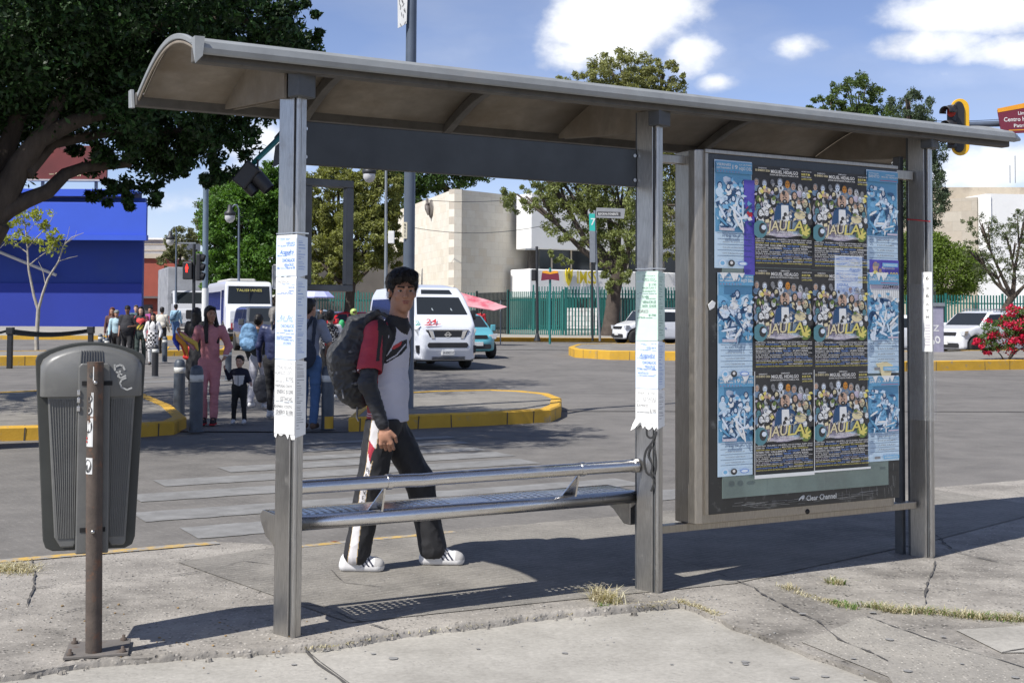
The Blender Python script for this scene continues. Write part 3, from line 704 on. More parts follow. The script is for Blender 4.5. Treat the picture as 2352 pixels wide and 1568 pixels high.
# ---------------------------------------------------------------- fast big meshes, trees
def quads_mesh(name, V, mats, mi, parent=None):
    """V: (n,4,3) array of separate quads"""
    n = len(V); me = bpy.data.meshes.new(name)
    me.vertices.add(n * 4); me.vertices.foreach_set('co', np.ascontiguousarray(V, dtype=np.float32).ravel())
    me.loops.add(n * 4); me.loops.foreach_set('vertex_index', np.arange(n * 4, dtype=np.int32))
    me.polygons.add(n); me.polygons.foreach_set('loop_start', np.arange(n, dtype=np.int32) * 4); me.polygons.foreach_set('loop_total', np.full(n, 4, dtype=np.int32))
    for m in mats: me.materials.append(m)
    me.polygons.foreach_set('material_index', np.asarray(mi, dtype=np.int32)); me.update(calc_edges=True)
    o = bpy.data.objects.new(name, me); COL.objects.link(o)
    if parent is not None: o.parent = parent
    return o
def leaf_mat(name, col, trans=0.35, rough=0.55):
    m = bpy.data.materials.new(name); m.use_nodes = True; nt = m.node_tree; N = nt.nodes; L = nt.links
    b = N['Principled BSDF']; out = N['Material Output']; b.inputs['Base Color'].default_value = (*col, 1); b.inputs['Roughness'].default_value = rough; b.inputs['Specular IOR Level'].default_value = 0.35
    t = N.new('ShaderNodeBsdfTranslucent'); t.inputs['Color'].default_value = (min(1, col[0] * 1.5), min(1, col[1] * 1.5), col[2] * .7, 1)
    mx = N.new('ShaderNodeMixShader'); mx.inputs[0].default_value = trans
    L.new(b.outputs[0], mx.inputs[1]); L.new(t.outputs[0], mx.inputs[2]); L.new(mx.outputs[0], out.inputs[0]); return m
def leaf_set(name, col, spread=0.3, trans=0.35):
    return [leaf_mat(name + w, tuple(c * f for c in col), trans) for w, f in (('_deep', 1 - spread), ('_mid', 1.0), ('_bright', 1 + spread))]
def leaf_cloud(rs, balls, n, size, aspect=0.4, clumps=60, spread=0.10, shell=0.55, droop=0.0, flat=0.0):
    """many small leaf faces gathered in clumps through the crown's volume"""
    vol = np.array([b[1][0] * b[1][1] * b[1][2] for b in balls]) ** 0.75; pr = vol / vol.sum()
    Q = []
    ncl = np.maximum(3, (pr * clumps).astype(int))
    for (c, r), k, p in zip(balls, ncl, pr):
        d = rs.normal(size=(k, 3)); d /= np.linalg.norm(d, axis=1)[:, None]
        rad = rs.uniform(shell, 1.0, k) ** (1 / 2.0)
        cc = np.array(c) + d * rad[:, None] * np.array(r)
        m = max(8, int(n * p / k)); sg = spread * (np.prod(r) ** (1 / 3.0))
        w = rs.uniform(.6, 1.4, k)
        for j in range(k):
            q = rs.normal(size=(m, 3)); q /= np.maximum(1e-6, np.linalg.norm(q, axis=1))[:, None]
            q *= (rs.uniform(0, 1, m) ** (1 / 2.2))[:, None] * sg * w[j] * 2.0
            q[:, 2] *= .75
            if droop: q[:, 2] -= droop * np.abs(rs.normal(size=m)) * sg
            Q.append(cc[j] + q)
    P_ = np.concatenate(Q); n = len(P_)
    a = rs.normal(size=(n, 3)); a[:, 2] -= droop * 1.2; a /= np.linalg.norm(a, axis=1)[:, None]
    b = rs.normal(size=(n, 3)); b[:, :] += np.array([0, 0, flat]); b = np.cross(a, b); b /= np.maximum(1e-6, np.linalg.norm(b, axis=1))[:, None]
    s = size * rs.uniform(.6, 1.35, n)[:, None]
    V = np.stack([P_ - a * s * .5, P_ + b * s * aspect * .5 - a * s * .05, P_ + a * s * .5, P_ - b * s * aspect * .5 - a * s * .05], axis=1)
    return V
BARK = M('bark', (0.065, 0.05, 0.038), .95, var=.35, vs=5, bump=.5, bs=14, bdist=.02, stretch=(2, 2, .5))
WBARK = M('willow_bark', (.07, .055, .045), .95, var=.35, vs=3)  # dark brown bark of the spreading tree, mottled at random
PBARK = M('pale_bark', (0.34, 0.31, 0.26), .9, var=.25, vs=8)
def tree(name, label, base, balls, col, n, size, seed=1, clumps=60, spread=.12, aspect=.4, trunk_r=.25, group=None, cat='tree', shell=.5, droop=0, limbs=6, bark=None, trans=.3, leaf_spread=.32, top=None, flat=0.0, extra=None):
    rs = np.random.RandomState(seed); r_ = random.Random(seed)
    t = thing(name, label, cat, base, 0, group); B = Vector(base)
    balls = [((Vector(c) - B)[:], r) for c, r in balls]
    mats = leaf_set(name + str(seed), col, leaf_spread, trans)
    V = leaf_cloud(rs, balls, int(n * 1.25), size * .85, aspect, int(clumps * 2.2), spread * .78, shell * .75, droop, flat)
    quads_mesh('crown', V, mats, rs.choice(3, len(V), p=[.3, .42, .28]), t)
    mb = MB(); big = max(balls, key=lambda b: b[1][0] * b[1][2])
    cx = Vector(big[0]); fork = Vector((cx.x * .35, cx.y * .35, max(.3, (cx.z - big[1][2]) * .9))) if top is None else Vector(top)
    mb.tube([(0, 0, -.1), (fork.x * .15, fork.y * .15, fork.z * .3), (fork.x * .5, fork.y * .5, fork.z * .7), fork], [trunk_r * 1.35, trunk_r, trunk_r * .85, trunk_r * .8], 10)
    for c, r in balls[:limbs]:
        c = Vector(c); m1 = fork.lerp(c, .45) + Vector((r_.uniform(-.2, .2), r_.uniform(-.2, .2), -.1 * (c - fork).length))
        mb.tube([fork - Vector((0, 0, .1)), m1, c], [trunk_r * .6, trunk_r * .36, trunk_r * .12], 7)
        for k in range(4):
            e = c + Vector((r_.uniform(-1, 1) * r[0], r_.uniform(-1, 1) * r[1], r_.uniform(-.3, .9) * r[2])) * .75
            mb.tube([m1.lerp(c, .5), c.lerp(e, .5) + Vector((0, 0, .1 * r[2])), e], [trunk_r * .25, trunk_r * .13, trunk_r * .04], 5)
    mb.build('trunk', [bark or BARK], t)
    if extra:
        V2 = leaf_cloud(rs, balls, extra[1], extra[2], .7, clumps, spread * .8, .8)
        quads_mesh('blossoms', V2, leaf_set(name + 'bl', extra[0], .3, .3), rs.choice(3, len(V2)), t)
    return t
def ball(x, y, D, rx, ry, rd=None):
    c = PD(x, y, D); k = KD(D); return (c[:], (rx / k, (rd if rd else (rx + ry) / 2 / k), ry / k))
def foot(x, D, h=.12): 
    z = zt(D) + (h if D > 60 else .0)
    p = PD(x, 700, D); return (p.x, D, z)
# -- the big ficus over the left of the picture
D0 = 13.5
bl = [ball(40, 60, D0, 300, 230, 2.2), ball(330, 40, D0 + .6, 260, 160, 2.0), ball(-180, 260, D0 + .5, 220, 220, 2.0), ball(575, 70, D0 + .3, 170, 110, 1.3), ball(180, 190, D0 + 1.3, 230, 130, 1.6), ball(420, 250, D0 + .8, 200, 130, 1.5),
      ball(545, 240, D0 + .2, 95, 100, .8), ball(650, 110, D0, 88, 85, .8), ball(320, 380, D0 + 1.2, 105, 80, .9), ball(455, 360, D0 + .8, 90, 70, .9), ball(250, 440, D0 + 1.2, 55, 45, .5), ball(-250, 20, D0, 300, 260, 2.5), ball(690, 60, D0, 55, 60, .5), ball(380, 440, D0 + 1, 50, 45, .45), ball(300, -120, D0, 420, 130, 2.5), ball(100, 330, D0 + 1.4, 95, 50, .6), ball(520, 310, D0 + .6, 80, 60, .7), ball(290, 455, D0 + 1.1, 45, 36, .4), ball(380, 330, D0 + 1, 120, 80, 1.0), ball(610, 180, D0 + .4, 80, 80, .8), ball(480, 400, D0 + .8, 50, 40, .5)]
def big_tree():
    rs = np.random.RandomState(4); B = Vector((-6.3, D0 + .6, -.08))
    t = thing('ficus_tree', 'large dark green leafy tree whose crown hangs over the upper left corner', 'tree', B)
    bb = [((Vector(c) - B)[:], r) for c, r in bl]
    V = leaf_cloud(rs, bb, 170000, .078, .42, 1500, .10, .15)
    quads_mesh('crown', V, leaf_set('ficus', (0.021, 0.055, 0.011), .5, .12), rs.choice(3, len(V), p=[.45, .37, .18]), t)
    mb = MB()
    def br(pxs, r0, r1):
        pts = [PD(x, y, d) - B for x, y, d in pxs]; n = len(pts)
        mb.tube(pts, [r0 + (r1 - r0) * i / (n - 1) for i in range(n)], 10)
    mb.tube([(0, 0, -.1), (.05, -.1, .8), PD(-110, 640, D0 + .3) - B, PD(-60, 560, D0) - B, PD(-15, 500, D0) - B], [.42, .33, .29, .25, .2], 14)
    br([(-20, 510, D0), (20, 480, D0), (60, 460, D0 + .1), (110, 440, D0 + .2), (150, 400, D0 + .4), (190, 385, D0 + .6), (300, 375, D0 + .9)], .11, .05)
    br([(-30, 520, D0), (10, 450, D0), (45, 380, D0), (90, 320, D0), (170, 280, D0 + .1), (235, 262, D0 + .2), (330, 200, D0 + .4)], .17, .04)
    br([(-40, 500, D0), (-10, 400, D0 + .2), (30, 300, D0 + .3), (60, 220, D0 + .4), (100, 120, D0 + .5)], .14, .05)
    br([(60, 400, D0), (120, 330, D0 + .3), (220, 310, D0 + .6), (310, 300, D0 + .8), (450, 300, D0 + .9)], .075, .03)
    br([(-80, 560, D0), (-60, 400, D0 - .3), (-100, 250, D0 - .4), (-120, 60, D0 - .4)], .2, .08)
    br([(100, 310, D0), (150, 200, D0 + .2), (260, 100, D0 + .2), (420, 40, D0 + .2), (600, 50, D0 + .2)], .08, .03)
    mb.build('trunk', [BARK], t)
big_tree()
def back_tree():
    rs = np.random.RandomState(44); B = Vector((-11.5, 19.5, -.08)); t = thing('ficus_tree', 'dark leafy tree deeper behind the large one, its crown merging with the upper left foliage', 'tree', B)
    bb = [((Vector(c) - B)[:], r) for c, r in [((-9.2, 19.5, 7.2), (4.0, 3.5, 2.7)), ((-7.4, 23.2, 8.2), (3.0, 3.0, 2.5)), ((-11.5, 16.0, 6.6), (3.5, 3.0, 2.4)), ((-9.5, 27, 8.5), (3, 3, 2.4))]]
    V = leaf_cloud(rs, bb, 60000, .12, .42, 700, .11, .15); quads_mesh('crown', V, leaf_set('ficus_back', (0.024, 0.062, 0.012), .45, .12), rs.choice(3, len(V)), t)
    mb = MB(); mb.tube([(0, 0, -.1), (.2, 0, 2), (1, 0, 4)], [.4, .3, .22], 12)
    for c, r in bb: mb.tube([(1, 0, 3.8), tuple(Vector((1, 0, 4)).lerp(Vector(c), .6) + Vector((0, 0, -.3))), c], [.2, .12, .04], 8)
    mb.build('trunk', [BARK], t)
back_tree()
GB = 'trees behind the far pavement'
tree('leafy_tree', 'lush bright green rounded tree right of the pale thin tree, behind the tall blue post', foot(560, 72), [ball(545, 505, 72, 80, 100), ball(610, 455, 73, 65, 65), ball(655, 500, 74, 60, 110), ball(495, 570, 71, 40, 65), ball(600, 590, 71, 85, 60), ball(510, 520, 71, 40, 60), ball(560, 620, 71, 75, 45), ball(480, 620, 72, 35, 50), ball(640, 400, 73, 40, 40)], (0.075, 0.16, 0.022), 52000, .26, 11, 330, .15, .45, .3, GB)
tree('pale_tree', 'pale thin grey green tree rising behind the lush bright green one', foot(500, 92), [ball(565, 430, 92, 75, 52), ball(500, 480, 92, 50, 60), ball(470, 520, 92, 22, 60)], (0.15, 0.18, 0.09), 14000, .26, 12, 70, .15, .35, .25, GB, shell=.3)
tree('olive_tree', 'wide olive and yellow green tree seen through the empty map frame', foot(800, 62), [ball(765, 450, 62, 85, 80), ball(860, 440, 62, 70, 85), ball(720, 540, 62, 50, 80), ball(820, 555, 61, 90, 80), ball(750, 620, 61, 50, 45), ball(890, 560, 62, 35, 70)], (0.19, 0.205, 0.055), 60000, .22, 13, 210, .12, .35, .28, GB, droop=.5)
tree('dark_tree', 'dark green tree top behind the stone building', foot(1020, 125), [ball(960, 340, 125, 80, 55), ball(1080, 350, 125, 100, 62), ball(1000, 400, 125, 110, 40), ball(940, 470, 125, 40, 90)], (0.045, 0.09, 0.02), 22000, .45, 14, 200, .14, .45, .4, GB)
tree('willow_tree', 'spreading olive green tree with a dark trunk in front of the white building', foot(1402, 66), [ball(1220, 455, 66, 88, 34), ball(1260, 400, 66, 60, 40), ball(1380, 350, 66, 110, 60), ball(1320, 430, 66, 100, 60), ball(1430, 430, 66, 110, 90), ball(1450, 550, 66, 85, 80), ball(1330, 520, 66, 80, 50), ball(1410, 630, 65, 45, 45), ball(1300, 590, 65, 45, 22)], (0.18, 0.21, 0.07), 38000, .20, 15, 260, .12, .35, .42, GB, shell=.35, droop=.5, top=(.4, 0, 3.4), bark=WBARK)
tree('tall_tree', 'tall yellowish tree rising above the middle of the shelter roof', foot(1500, 84), [ball(1430, 165, 84, 95, 52), ball(1530, 190, 84, 58, 50), ball(1340, 195, 84, 70, 32), ball(1440, 260, 84, 120, 70), ball(1545, 340, 84, 55, 110), ball(1550, 500, 84, 50, 100), ball(1480, 330, 85, 80, 80)], (0.21, 0.22, 0.08), 46000, .27, 16, 300, .12, .35, .4, GB, shell=.35)
tree('pine_tree', 'dark green pine top above the right part of the shelter roof', foot(2000, 98), [ball(1965, 215, 98, 60, 45), ball(1900, 245, 98, 50, 32), ball(2000, 290, 98, 110, 50), ball(1990, 400, 98, 120, 90)], (0.075, 0.115, 0.028), 26000, .32, 17, 240, .13, .35, .35, GB)
tree('spruce_tree', 'grey green spruce with drooping branches behind the last shelter post', foot(2120, 80), [ball(2090, 240, 80, 55, 38), ball(2115, 330, 80, 60, 70), ball(2125, 440, 80, 48, 90), ball(2090, 540, 80, 50, 90), ball(2120, 610, 80, 40, 60)], (0.07, 0.10, 0.055), 24000, .26, 18, 170, .13, .3, .35, GB, droop=.9)
tree('round_bush', 'clipped round green tree left of the grey juniper behind the teal fence', foot(2160, 74), [ball(2165, 625, 74, 92, 68), ball(2085, 610, 74, 45, 78), ball(2120, 575, 74, 60, 45)], (0.11, 0.165, 0.022), 34000, .18, 19, 260, .16, .5, .25, GB, shell=.7)
tree('juniper_tree', 'sparse grey green juniper at the right edge before the white wall', foot(2290, 66), [ball(2250, 520, 66, 42, 35), ball(2320, 560, 66, 60, 50), ball(2285, 620, 66, 60, 35), ball(2352, 510, 66, 40, 40), ball(2390, 600, 66, 60, 70), ball(2240, 580, 66, 35, 40)], (0.10, 0.125, 0.055), 8000, .17, 20, 130, .14, .3, .22, GB, shell=.3)
tree('small_tree', 'small brownish tree beyond the truck beside the orange wall', foot(410, 120), [ball(420, 560, 120, 42, 38), ball(395, 600, 120, 30, 25)], (0.13, 0.14, 0.06), 3500, .36, 21, 40, .16, .4, .3, GB)
tree('street_tree', 'green tree crown low above the white minibus beside the shelter post', foot(640, 84), [ball(470, 600, 84, 25, 30), ball(600, 650, 84, 60, 30), ball(680, 620, 84, 40, 45)], (0.08, 0.14, 0.03), 5000, .28, 23, 50, .16, .4, .3, GB)
tree('bougainvillea', 'bougainvillea bush covered in magenta red blossoms at the right edge', foot(2310, 37, 0), [ball(2310, 765, 37, 55, 42), ball(2350, 740, 37, 50, 40), ball(2270, 785, 37, 32, 26), ball(2400, 765, 37, 60, 50)], (0.075, 0.13, 0.03), 7000, .085, 22, 110, .16, .55, .05, None, 'bush', shell=.4, top=(0, 0, .25), extra=((0.55, 0.02, 0.07), 4200, .085))
# young bare tree with whitened stem
def young_tree():
    D = 46; B = Vector(foot(83, D)) + Vector((0, 0, .1)); t = thing('young_tree', 'thin young tree with a whitish forked stem and few leaves before the blue wall', 'tree', B)
    mb = MB(); P2 = lambda x, y: PD(x, y, D) - B
    tips = []
    def br(px, r0, r1):
        pts = [P2(*p) for p in px]; n = len(pts); mb.tube(pts, [r0 + (r1 - r0) * i / (n - 1) for i in range(n)], 6); tips.append(px)
    br([(85, 812), (84, 780), (87, 730), (88, 710)], .085, .07)
    br([(88, 712), (78, 680), (66, 620), (62, 560), (58, 520), (52, 490)], .06, .012); br([(88, 712), (98, 675), (110, 640), (135, 600), (145, 565), (165, 545), (192, 535)], .055, .01)
    br([(62, 580), (35, 560), (15, 540), (5, 525)], .025, .008); br([(63, 570), (85, 545), (110, 520), (125, 490)], .025, .008); br([(66, 610), (90, 590), (120, 570), (128, 545)], .022, .008)
    br([(105, 655), (98, 620), (88, 600)], .02, .006); br([(135, 600), (160, 592), (178, 588)], .016, .006); br([(143, 570), (155, 545), (160, 520)], .016, .006); br([(150, 560), (172, 545), (176, 530)], .012, .005)
    br([(60, 540), (75, 520), (90, 500)], .014, .005); br([(78, 690), (74, 655), (80, 700)], .014, .006); br([(62, 560), (45, 530), (30, 505)], .014, .005); br([(20, 545), (10, 560), (0, 570)], .012, .005)
    mb.build('stem', [PBARK], t)
    rs = np.random.RandomState(8); bb = [((P2(x, y))[:], (r / 62, .35, r / 80)) for x, y, r in [(55, 505, 28), (95, 500, 30), (25, 545, 26), (115, 570, 26), (130, 545, 22), (15, 510, 22), (110, 520, 20), (75, 550, 20)]]
    V = leaf_cloud(rs, bb, 1500, .15, .4, 60, .28, .2); quads_mesh('leaves', V, leaf_set('young', (0.30, 0.33, 0.06), .3, .4), rs.choice(3, len(V)), t)
young_tree()
# ---------------------------------------------------------------- litter bin
BINP = M('bin_plastic', (0.125, 0.125, 0.118), .40, var=.12, vs=5, col2=(0.17, 0.168, 0.158), c2s=6, c2=(.5, .75), bump=.05, spec=.5)
BIND = M('bin_dark_plastic', (0.040, 0.042, 0.037), .5, var=.15)
RUST = M('rusty_paint', (0.080, 0.062, 0.050), .85, var=.25, vs=14, col2=(0.16, 0.075, 0.04), c2s=18, c2=(.55, .72), bump=.4, bs=90)
def litter_bin():
    base = G(216, 1494, 0.006); K = FPX / base.y
    t = thing('litter_bin', 'tall grey plastic litter bin with a graffiti tag, bolted to a rusty pole', 'litter bin', base, R(17))
    X = lambda px: (px - 216) / K; Z = lambda py: (1494 - py) / K
    def outl(l0, r0, l1, r1, top, crown, bot, n=10):
        """arched top, slightly tapering sides, rounded bottom corners (photo scale)"""
        pts = []
        cr = (l1 + r1) / 2
        pts += [(X(l1 + 22), Z(bot)), (X(r1 - 22), Z(bot)), (X(r1 - 6), Z(bot - 8)), (X(r1), Z(bot - 26))]
        pts += [(X(r0), Z(crown + 12)), (X(r0 - 4), Z(crown))]
        for i in range(1, n):
            u = i / n; pts.append((X(r0 - 4 + (l0 + 4 - r0 + 4) * u), Z(crown - (crown - top) * math.sin(math.pi * u) ** .75)))
        pts += [(X(l0 + 4), Z(crown)), (X(l0), Z(crown + 12)), (X(l1), Z(bot - 26)), (X(l1 + 6), Z(bot - 8))]
        return pts
    # local y: camera side is negative; the pole stands in front of the bin
    mb = MB(); mb.prism(outl(79, 316, 102, 299, 797, 826, 1266), .055, .28); o = mb.build('bin_body', [BIND], t, .012, 3)
    for v in o.data.vertices:
        if v.co.y > .2: v.co.x *= .82; v.co.z = .42 + (v.co.z - .42) * .9
    mb = MB(); mb.prism(outl(77, 318, 100, 301, 794, 824, 1270), .050, .066); mb.build('bin_rim', [BIND], t, .005)
    # hood bulging towards the pole
    mb = MB()
    n = 14; rows = []
    for j, (dy, ins, zb) in enumerate([(.05, 0, 0), (.02, 2, 0), (-.005, 6, 0), (-.02, 14, 0)]):
        r_ = []
        l, r, top, crown, bot = 88 + ins, 311 - ins, 806 + ins * .8, 838 + ins, 918 - zb
        r_.append((X(l), Z(bot)))
        r_.append((X(l), Z(crown + 10)))
        for i in range(n + 1):
            u = i / n; r_.append((X(l + 6 + (r - l - 12) * u), Z(crown - 4 - (crown - top) * math.sin(math.pi * u) ** .7)))
        r_.append((X(r), Z(crown + 10))); r_.append((X(r), Z(bot)))
        rows.append([(a, dy, b) for a, b in r_])
    m = len(rows[0]); vs = [p for r_ in rows for p in r_]
    fs = [(j * m + i, j * m + i + 1, (j + 1) * m + i + 1, (j + 1) * m + i) for j in range(3) for i in range(m - 1)]
    fs.append(tuple(range(3 * m, 4 * m))); fs.append(tuple([0, m - 1, 2 * m - 1, 3 * m - 1, 4 * m - 1, 3 * m, 2 * m, m]))
    mb.add(vs, fs, 0, True); o = mb.build('bin_hood', [BINP], t, 0)
    bm = bmesh.new(); bm.from_mesh(o.data); bmesh.ops.recalc_face_normals(bm, faces=bm.faces); bm.to_mesh(o.data); bm.free()
    b_ = o.modifiers.new('b', 'BEVEL'); b_.width = .004; b_.segments = 2; b_.angle_limit = R(50)
    mb = MB()
    for i in range(9):
        x = 177 + i * 5.5; mb.prism([(X(x), Z(813)), (X(x + 2), Z(813)), (X(x + 2 + (i - 4) * .6), Z(848)), (X(x + (i - 4) * .6), Z(848))], -.0235, -.019)
    mb.build('hood_ribs', [BINP], o)
    # graffiti tag on the hood
    mb = MB()
    def stroke(pts, w, y=-.0225):
        P_ = [(X(a), Z(b)) for a, b in pts]
        for i in range(len(P_) - 1):
            a = Vector(P_[i]); b = Vector(P_[i + 1]); d = (b - a).normalized(); nn = Vector((-d.y, d.x)) * w / 2; a -= d * w * .3; b += d * w * .3
            mb.flat([(a - nn)[:], (b - nn)[:], (b + nn)[:], (a + nn)[:]], y)
    stroke([(250, 846), (251, 858)], .008); stroke([(252, 850), (262, 846), (268, 849), (272, 857)], .008); stroke([(262, 860), (258, 872), (264, 876), (274, 871)], .008); stroke([(254, 862), (266, 868)], .007)
    stroke([(275, 876), (266, 880), (262, 888), (266, 898), (278, 903), (288, 899)], .007)
    mb.build('graffiti_tag', [M('silver_spray', (.42, .42, .40), .6)], o)
    for (a, b, c, d) in ((106, 174, 128, 172), (240, 296, 236, 280)):
        mb = MB()
        pts = [(X(c + 12), Z(1258)), (X(d - 4), Z(1258)), (X(d), Z(1250)), (X(b), Z(915)), (X(a), Z(915)), (X(c - 2), Z(1235))]
        mb.prism(pts, .0, .06); pn = mb.build('ribbed_panel', [BINP], t, .006)
        mb = MB(); k = 11 if b - a > 60 else 10
        for i in range(k):
            u = (i + .5) / k; xt = a + 2 + (b - a - 4) * u; xb = c + 4 + (d - c - 6) * u
            mb.prism([(X(xt - 1.3), Z(925)), (X(xt + 1.3), Z(925)), (X(xb + 1.2), Z(1238)), (X(xb - 1.2), Z(1238))], -.0045, .003)
        mb.build('ribs', [BINP], pn, .0015, 1)
    mb = MB(); mb.prism([(X(172), Z(1271)), (X(243), Z(1271)), (X(241), Z(848)), (X(236), Z(842)), (X(178), Z(842)), (X(172), Z(850))], -.038, .04); br = mb.build('mounting_spine', [BINP], t, .006)
    mb = MB(); mb.box(X(180), X(246), -.0405, -.036, Z(892), Z(882)); mb.build('spine_slot', [MATS['black_hole']], br)
    mb = MB(); mb.box(X(181), X(236), -.0405, -.036, Z(1222), Z(1212)); mb.build('spine_slot', [MATS['black_hole']], br)
    for z in (908, 925, 944):
        mb = MB(); mb.box(X(170), X(178), -.045, -.036, Z(z + 6), Z(z - 6)); mb.build('latch', [ST_TUBE], br, .003)
    # pole, screws, stickers
    mb = MB(); mb.tube([(X(209), -.075, Z(838)), (X(211), -.075, Z(1100)), (X(216), -.06, 0)], [.0335, .0335, .0335], 20); pole = mb.build('bin_pole', [RUST], t)
    for z in (884, 1216):
        mb = MB(); mb.lathe([(0, -.114), (.007, -.114), (.009, -.106), (.009, -.10)], 8, (X(210), 0, Z(z)), axis='y'); mb.build('screw', [ST_POST], pole)
    STW = M('sticker_white', (.62, .62, .6), .5, var=.05); STB = M('sticker_black', (.03, .03, .03), .5, var=.05); STR = M('sticker_red', (.5, .05, .04), .5, var=.05)
    def sticker(z0, z1, fig):
        mb = MB(); seg = 6
        x0 = X(211); r = .0345
        a0, a1 = math.pi * 1.02, math.pi * 1.42
        for i in range(seg):
            t0 = a0 + (a1 - a0) * i / seg; t1 = a0 + (a1 - a0) * (i + 1) / seg
            mb.add([(x0 + r * math.cos(t0), -.075 + r * math.sin(t0), Z(z1)), (x0 + r * math.cos(t1), -.075 + r * math.sin(t1), Z(z1)), (x0 + r * math.cos(t1), -.075 + r * math.sin(t1), Z(z0)), (x0 + r * math.cos(t0), -.075 + r * math.sin(t0), Z(z0))], [(0, 1, 2, 3)], 0)
        for (u, v, ru, rv, mi) in fig:
            vs = []
            for k in range(12):
                uu = u + ru * math.cos(k * math.pi / 6); vv = v + rv * math.sin(k * math.pi / 6); tt = a0 + (a1 - a0) * uu
                vs.append((x0 + (r + .0006 * (mi + 1)) * math.cos(tt), -.075 + (r + .0006 * (mi + 1)) * math.sin(tt), Z(z0 + (z1 - z0) * vv)))
            mb.add(vs, [tuple(range(12))], mi)
        mb.build('sticker', [STW, STB, STR], pole)
    sticker(906, 960, [(.5, .25, .42, .2, 1), (.5, .25, .30, .13, 0), (.5, .25, .1, .06, 1), (.5, .75, .42, .2, 1), (.5, .75, .3, .13, 0), (.5, .75, .1, .06, 1)])
    sticker(963, 1000, [(.5, .5, .42, .42, 1), (.42, .5, .12, .35, 0), (.68, .55, .1, .28, 0)])
    sticker(1000, 1027, [(.3, .3, .12, .1, 2), (.3, .6, .1, .1, 2)])
    sticker(1052, 1088, [(.5, .5, .42, .42, 1), (.5, .5, .33, .34, 0), (.4, .6, .1, .2, 1)])
    sticker(848, 880, [(.4, .3, .2, .14, 1), (.7, .6, .2, .2, 1)])
    mb = MB(); mb.add([(X(152), -.12, .0), (X(290), -.12, .0), (X(296), .13, .0), (X(160), .13, .0), (X(152), -.12, .012), (X(290), -.12, .012), (X(296), .13, .012), (X(160), .13, .012)], [(0, 1, 5, 4), (1, 2, 6, 5), (2, 3, 7, 6), (3, 0, 4, 7), (4, 5, 6, 7), (3, 2, 1, 0)])
    pl = mb.build('base_plate', [M('plate_steel', (.16, .145, .13), .7, .2, var=.25, col2=(.10, .07, .05), c2s=12)], t, .002)
    for (x, y) in ((166, -.09), (278, -.095), (172, .10), (280, .10)):
        mb = MB(); mb.lathe([(.014, .012), (.014, .022), (.007, .023), (.007, .036), (0, .037)], 8, (X(x), y, 0)); mb.build('bolt', [RUST], pl)
litter_bin()
# ---------------------------------------------------------------- bollards and belt barrier
BOLB = M('bollard_grey', (0.075, 0.09, 0.11), .5, .2, var=.25, col2=(.05, .055, .065), c2s=6)
BOLW = M('bollard_band', (.62, .62, .58), .6, var=.12, col2=(.35, .35, .32), c2s=9)
def bollard():
    t = thing('bollard', '', 'bollard')
    mb = MB(); mb.lathe([(.083, 0), (.083, .60), (.083, .70), (.078, .77), (.06, .81), (.03, .825), (0, .828)], 20); b = mb.build('bollard_body', [BOLB], t)
    mb = MB(); mb.lathe([(.083, .62), (.0855, .621), (.0855, .705), (.083, .706)], 20); mb.build('reflective_band', [BOLW], t)
    mb = MB(); mb.lathe([(.105, 0), (.105, .006), (.083, .008)], 20); mb.build('base_ring', [BOLB], t)
    return t
proto = bollard(); first = True
for x, y, lab, s in [(411, 952, 'dark grey bollard with a chipped white band, just behind the bollard nearest the crossing edge', 1.0), (450, 990, 'dark grey bollard with a white band beside the legs of the woman in pink', 1.02), (752, 985, 'dark grey bollard with a yellow paint splash, right of the first shelter post', 1.0),
                     (356, 864, 'slim almost black bollard in the shade before the group crossing', .93), (378, 831, 'grey bollard behind the almost black one, near the girl in white', .93), (524, 872, 'dark bollard half hidden behind the toddler', .9),
                     (230, 818, 'leftmost tall bollard above the litter bin', .9), (245, 828, 'short bollard with a wide white band right of the leftmost one above the bin', .85), (668, 870, 'dark bollard half hidden behind the first shelter post', .9), (238, 815, 'bollard squeezed between two others above the bin', .75)]:
    o = proto if first else copy_tree(proto); first = False
    o.location = GT(x, y, .03); o.scale = (s, s, s); tag(o, lab, 'bollard', 'bollards around the crossing')
pp_ = proto
b3 = [o for o in COL.objects if o.get('label', '').startswith('dark grey bollard with a yellow')][0]
mb = MB(); mb.lathe([(.0845, .01), (.0850, .04), (.0850, .13), (.0845, .17)], 20)
mb.f = [f for i, f in enumerate(mb.f) if 14 <= (i % 20) <= 18]; mb.m = mb.m[:len(mb.f)]; mb.s = mb.s[:len(mb.f)]
mb.build('paint_splash', [YEL], b3, prune=True)
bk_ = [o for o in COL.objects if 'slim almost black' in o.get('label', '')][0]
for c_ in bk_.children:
    if c_.name.startswith('bollard_body'): c_.data = c_.data.copy(); c_.data.materials[0] = M('bollard_black', (.018, .018, .02), .5)
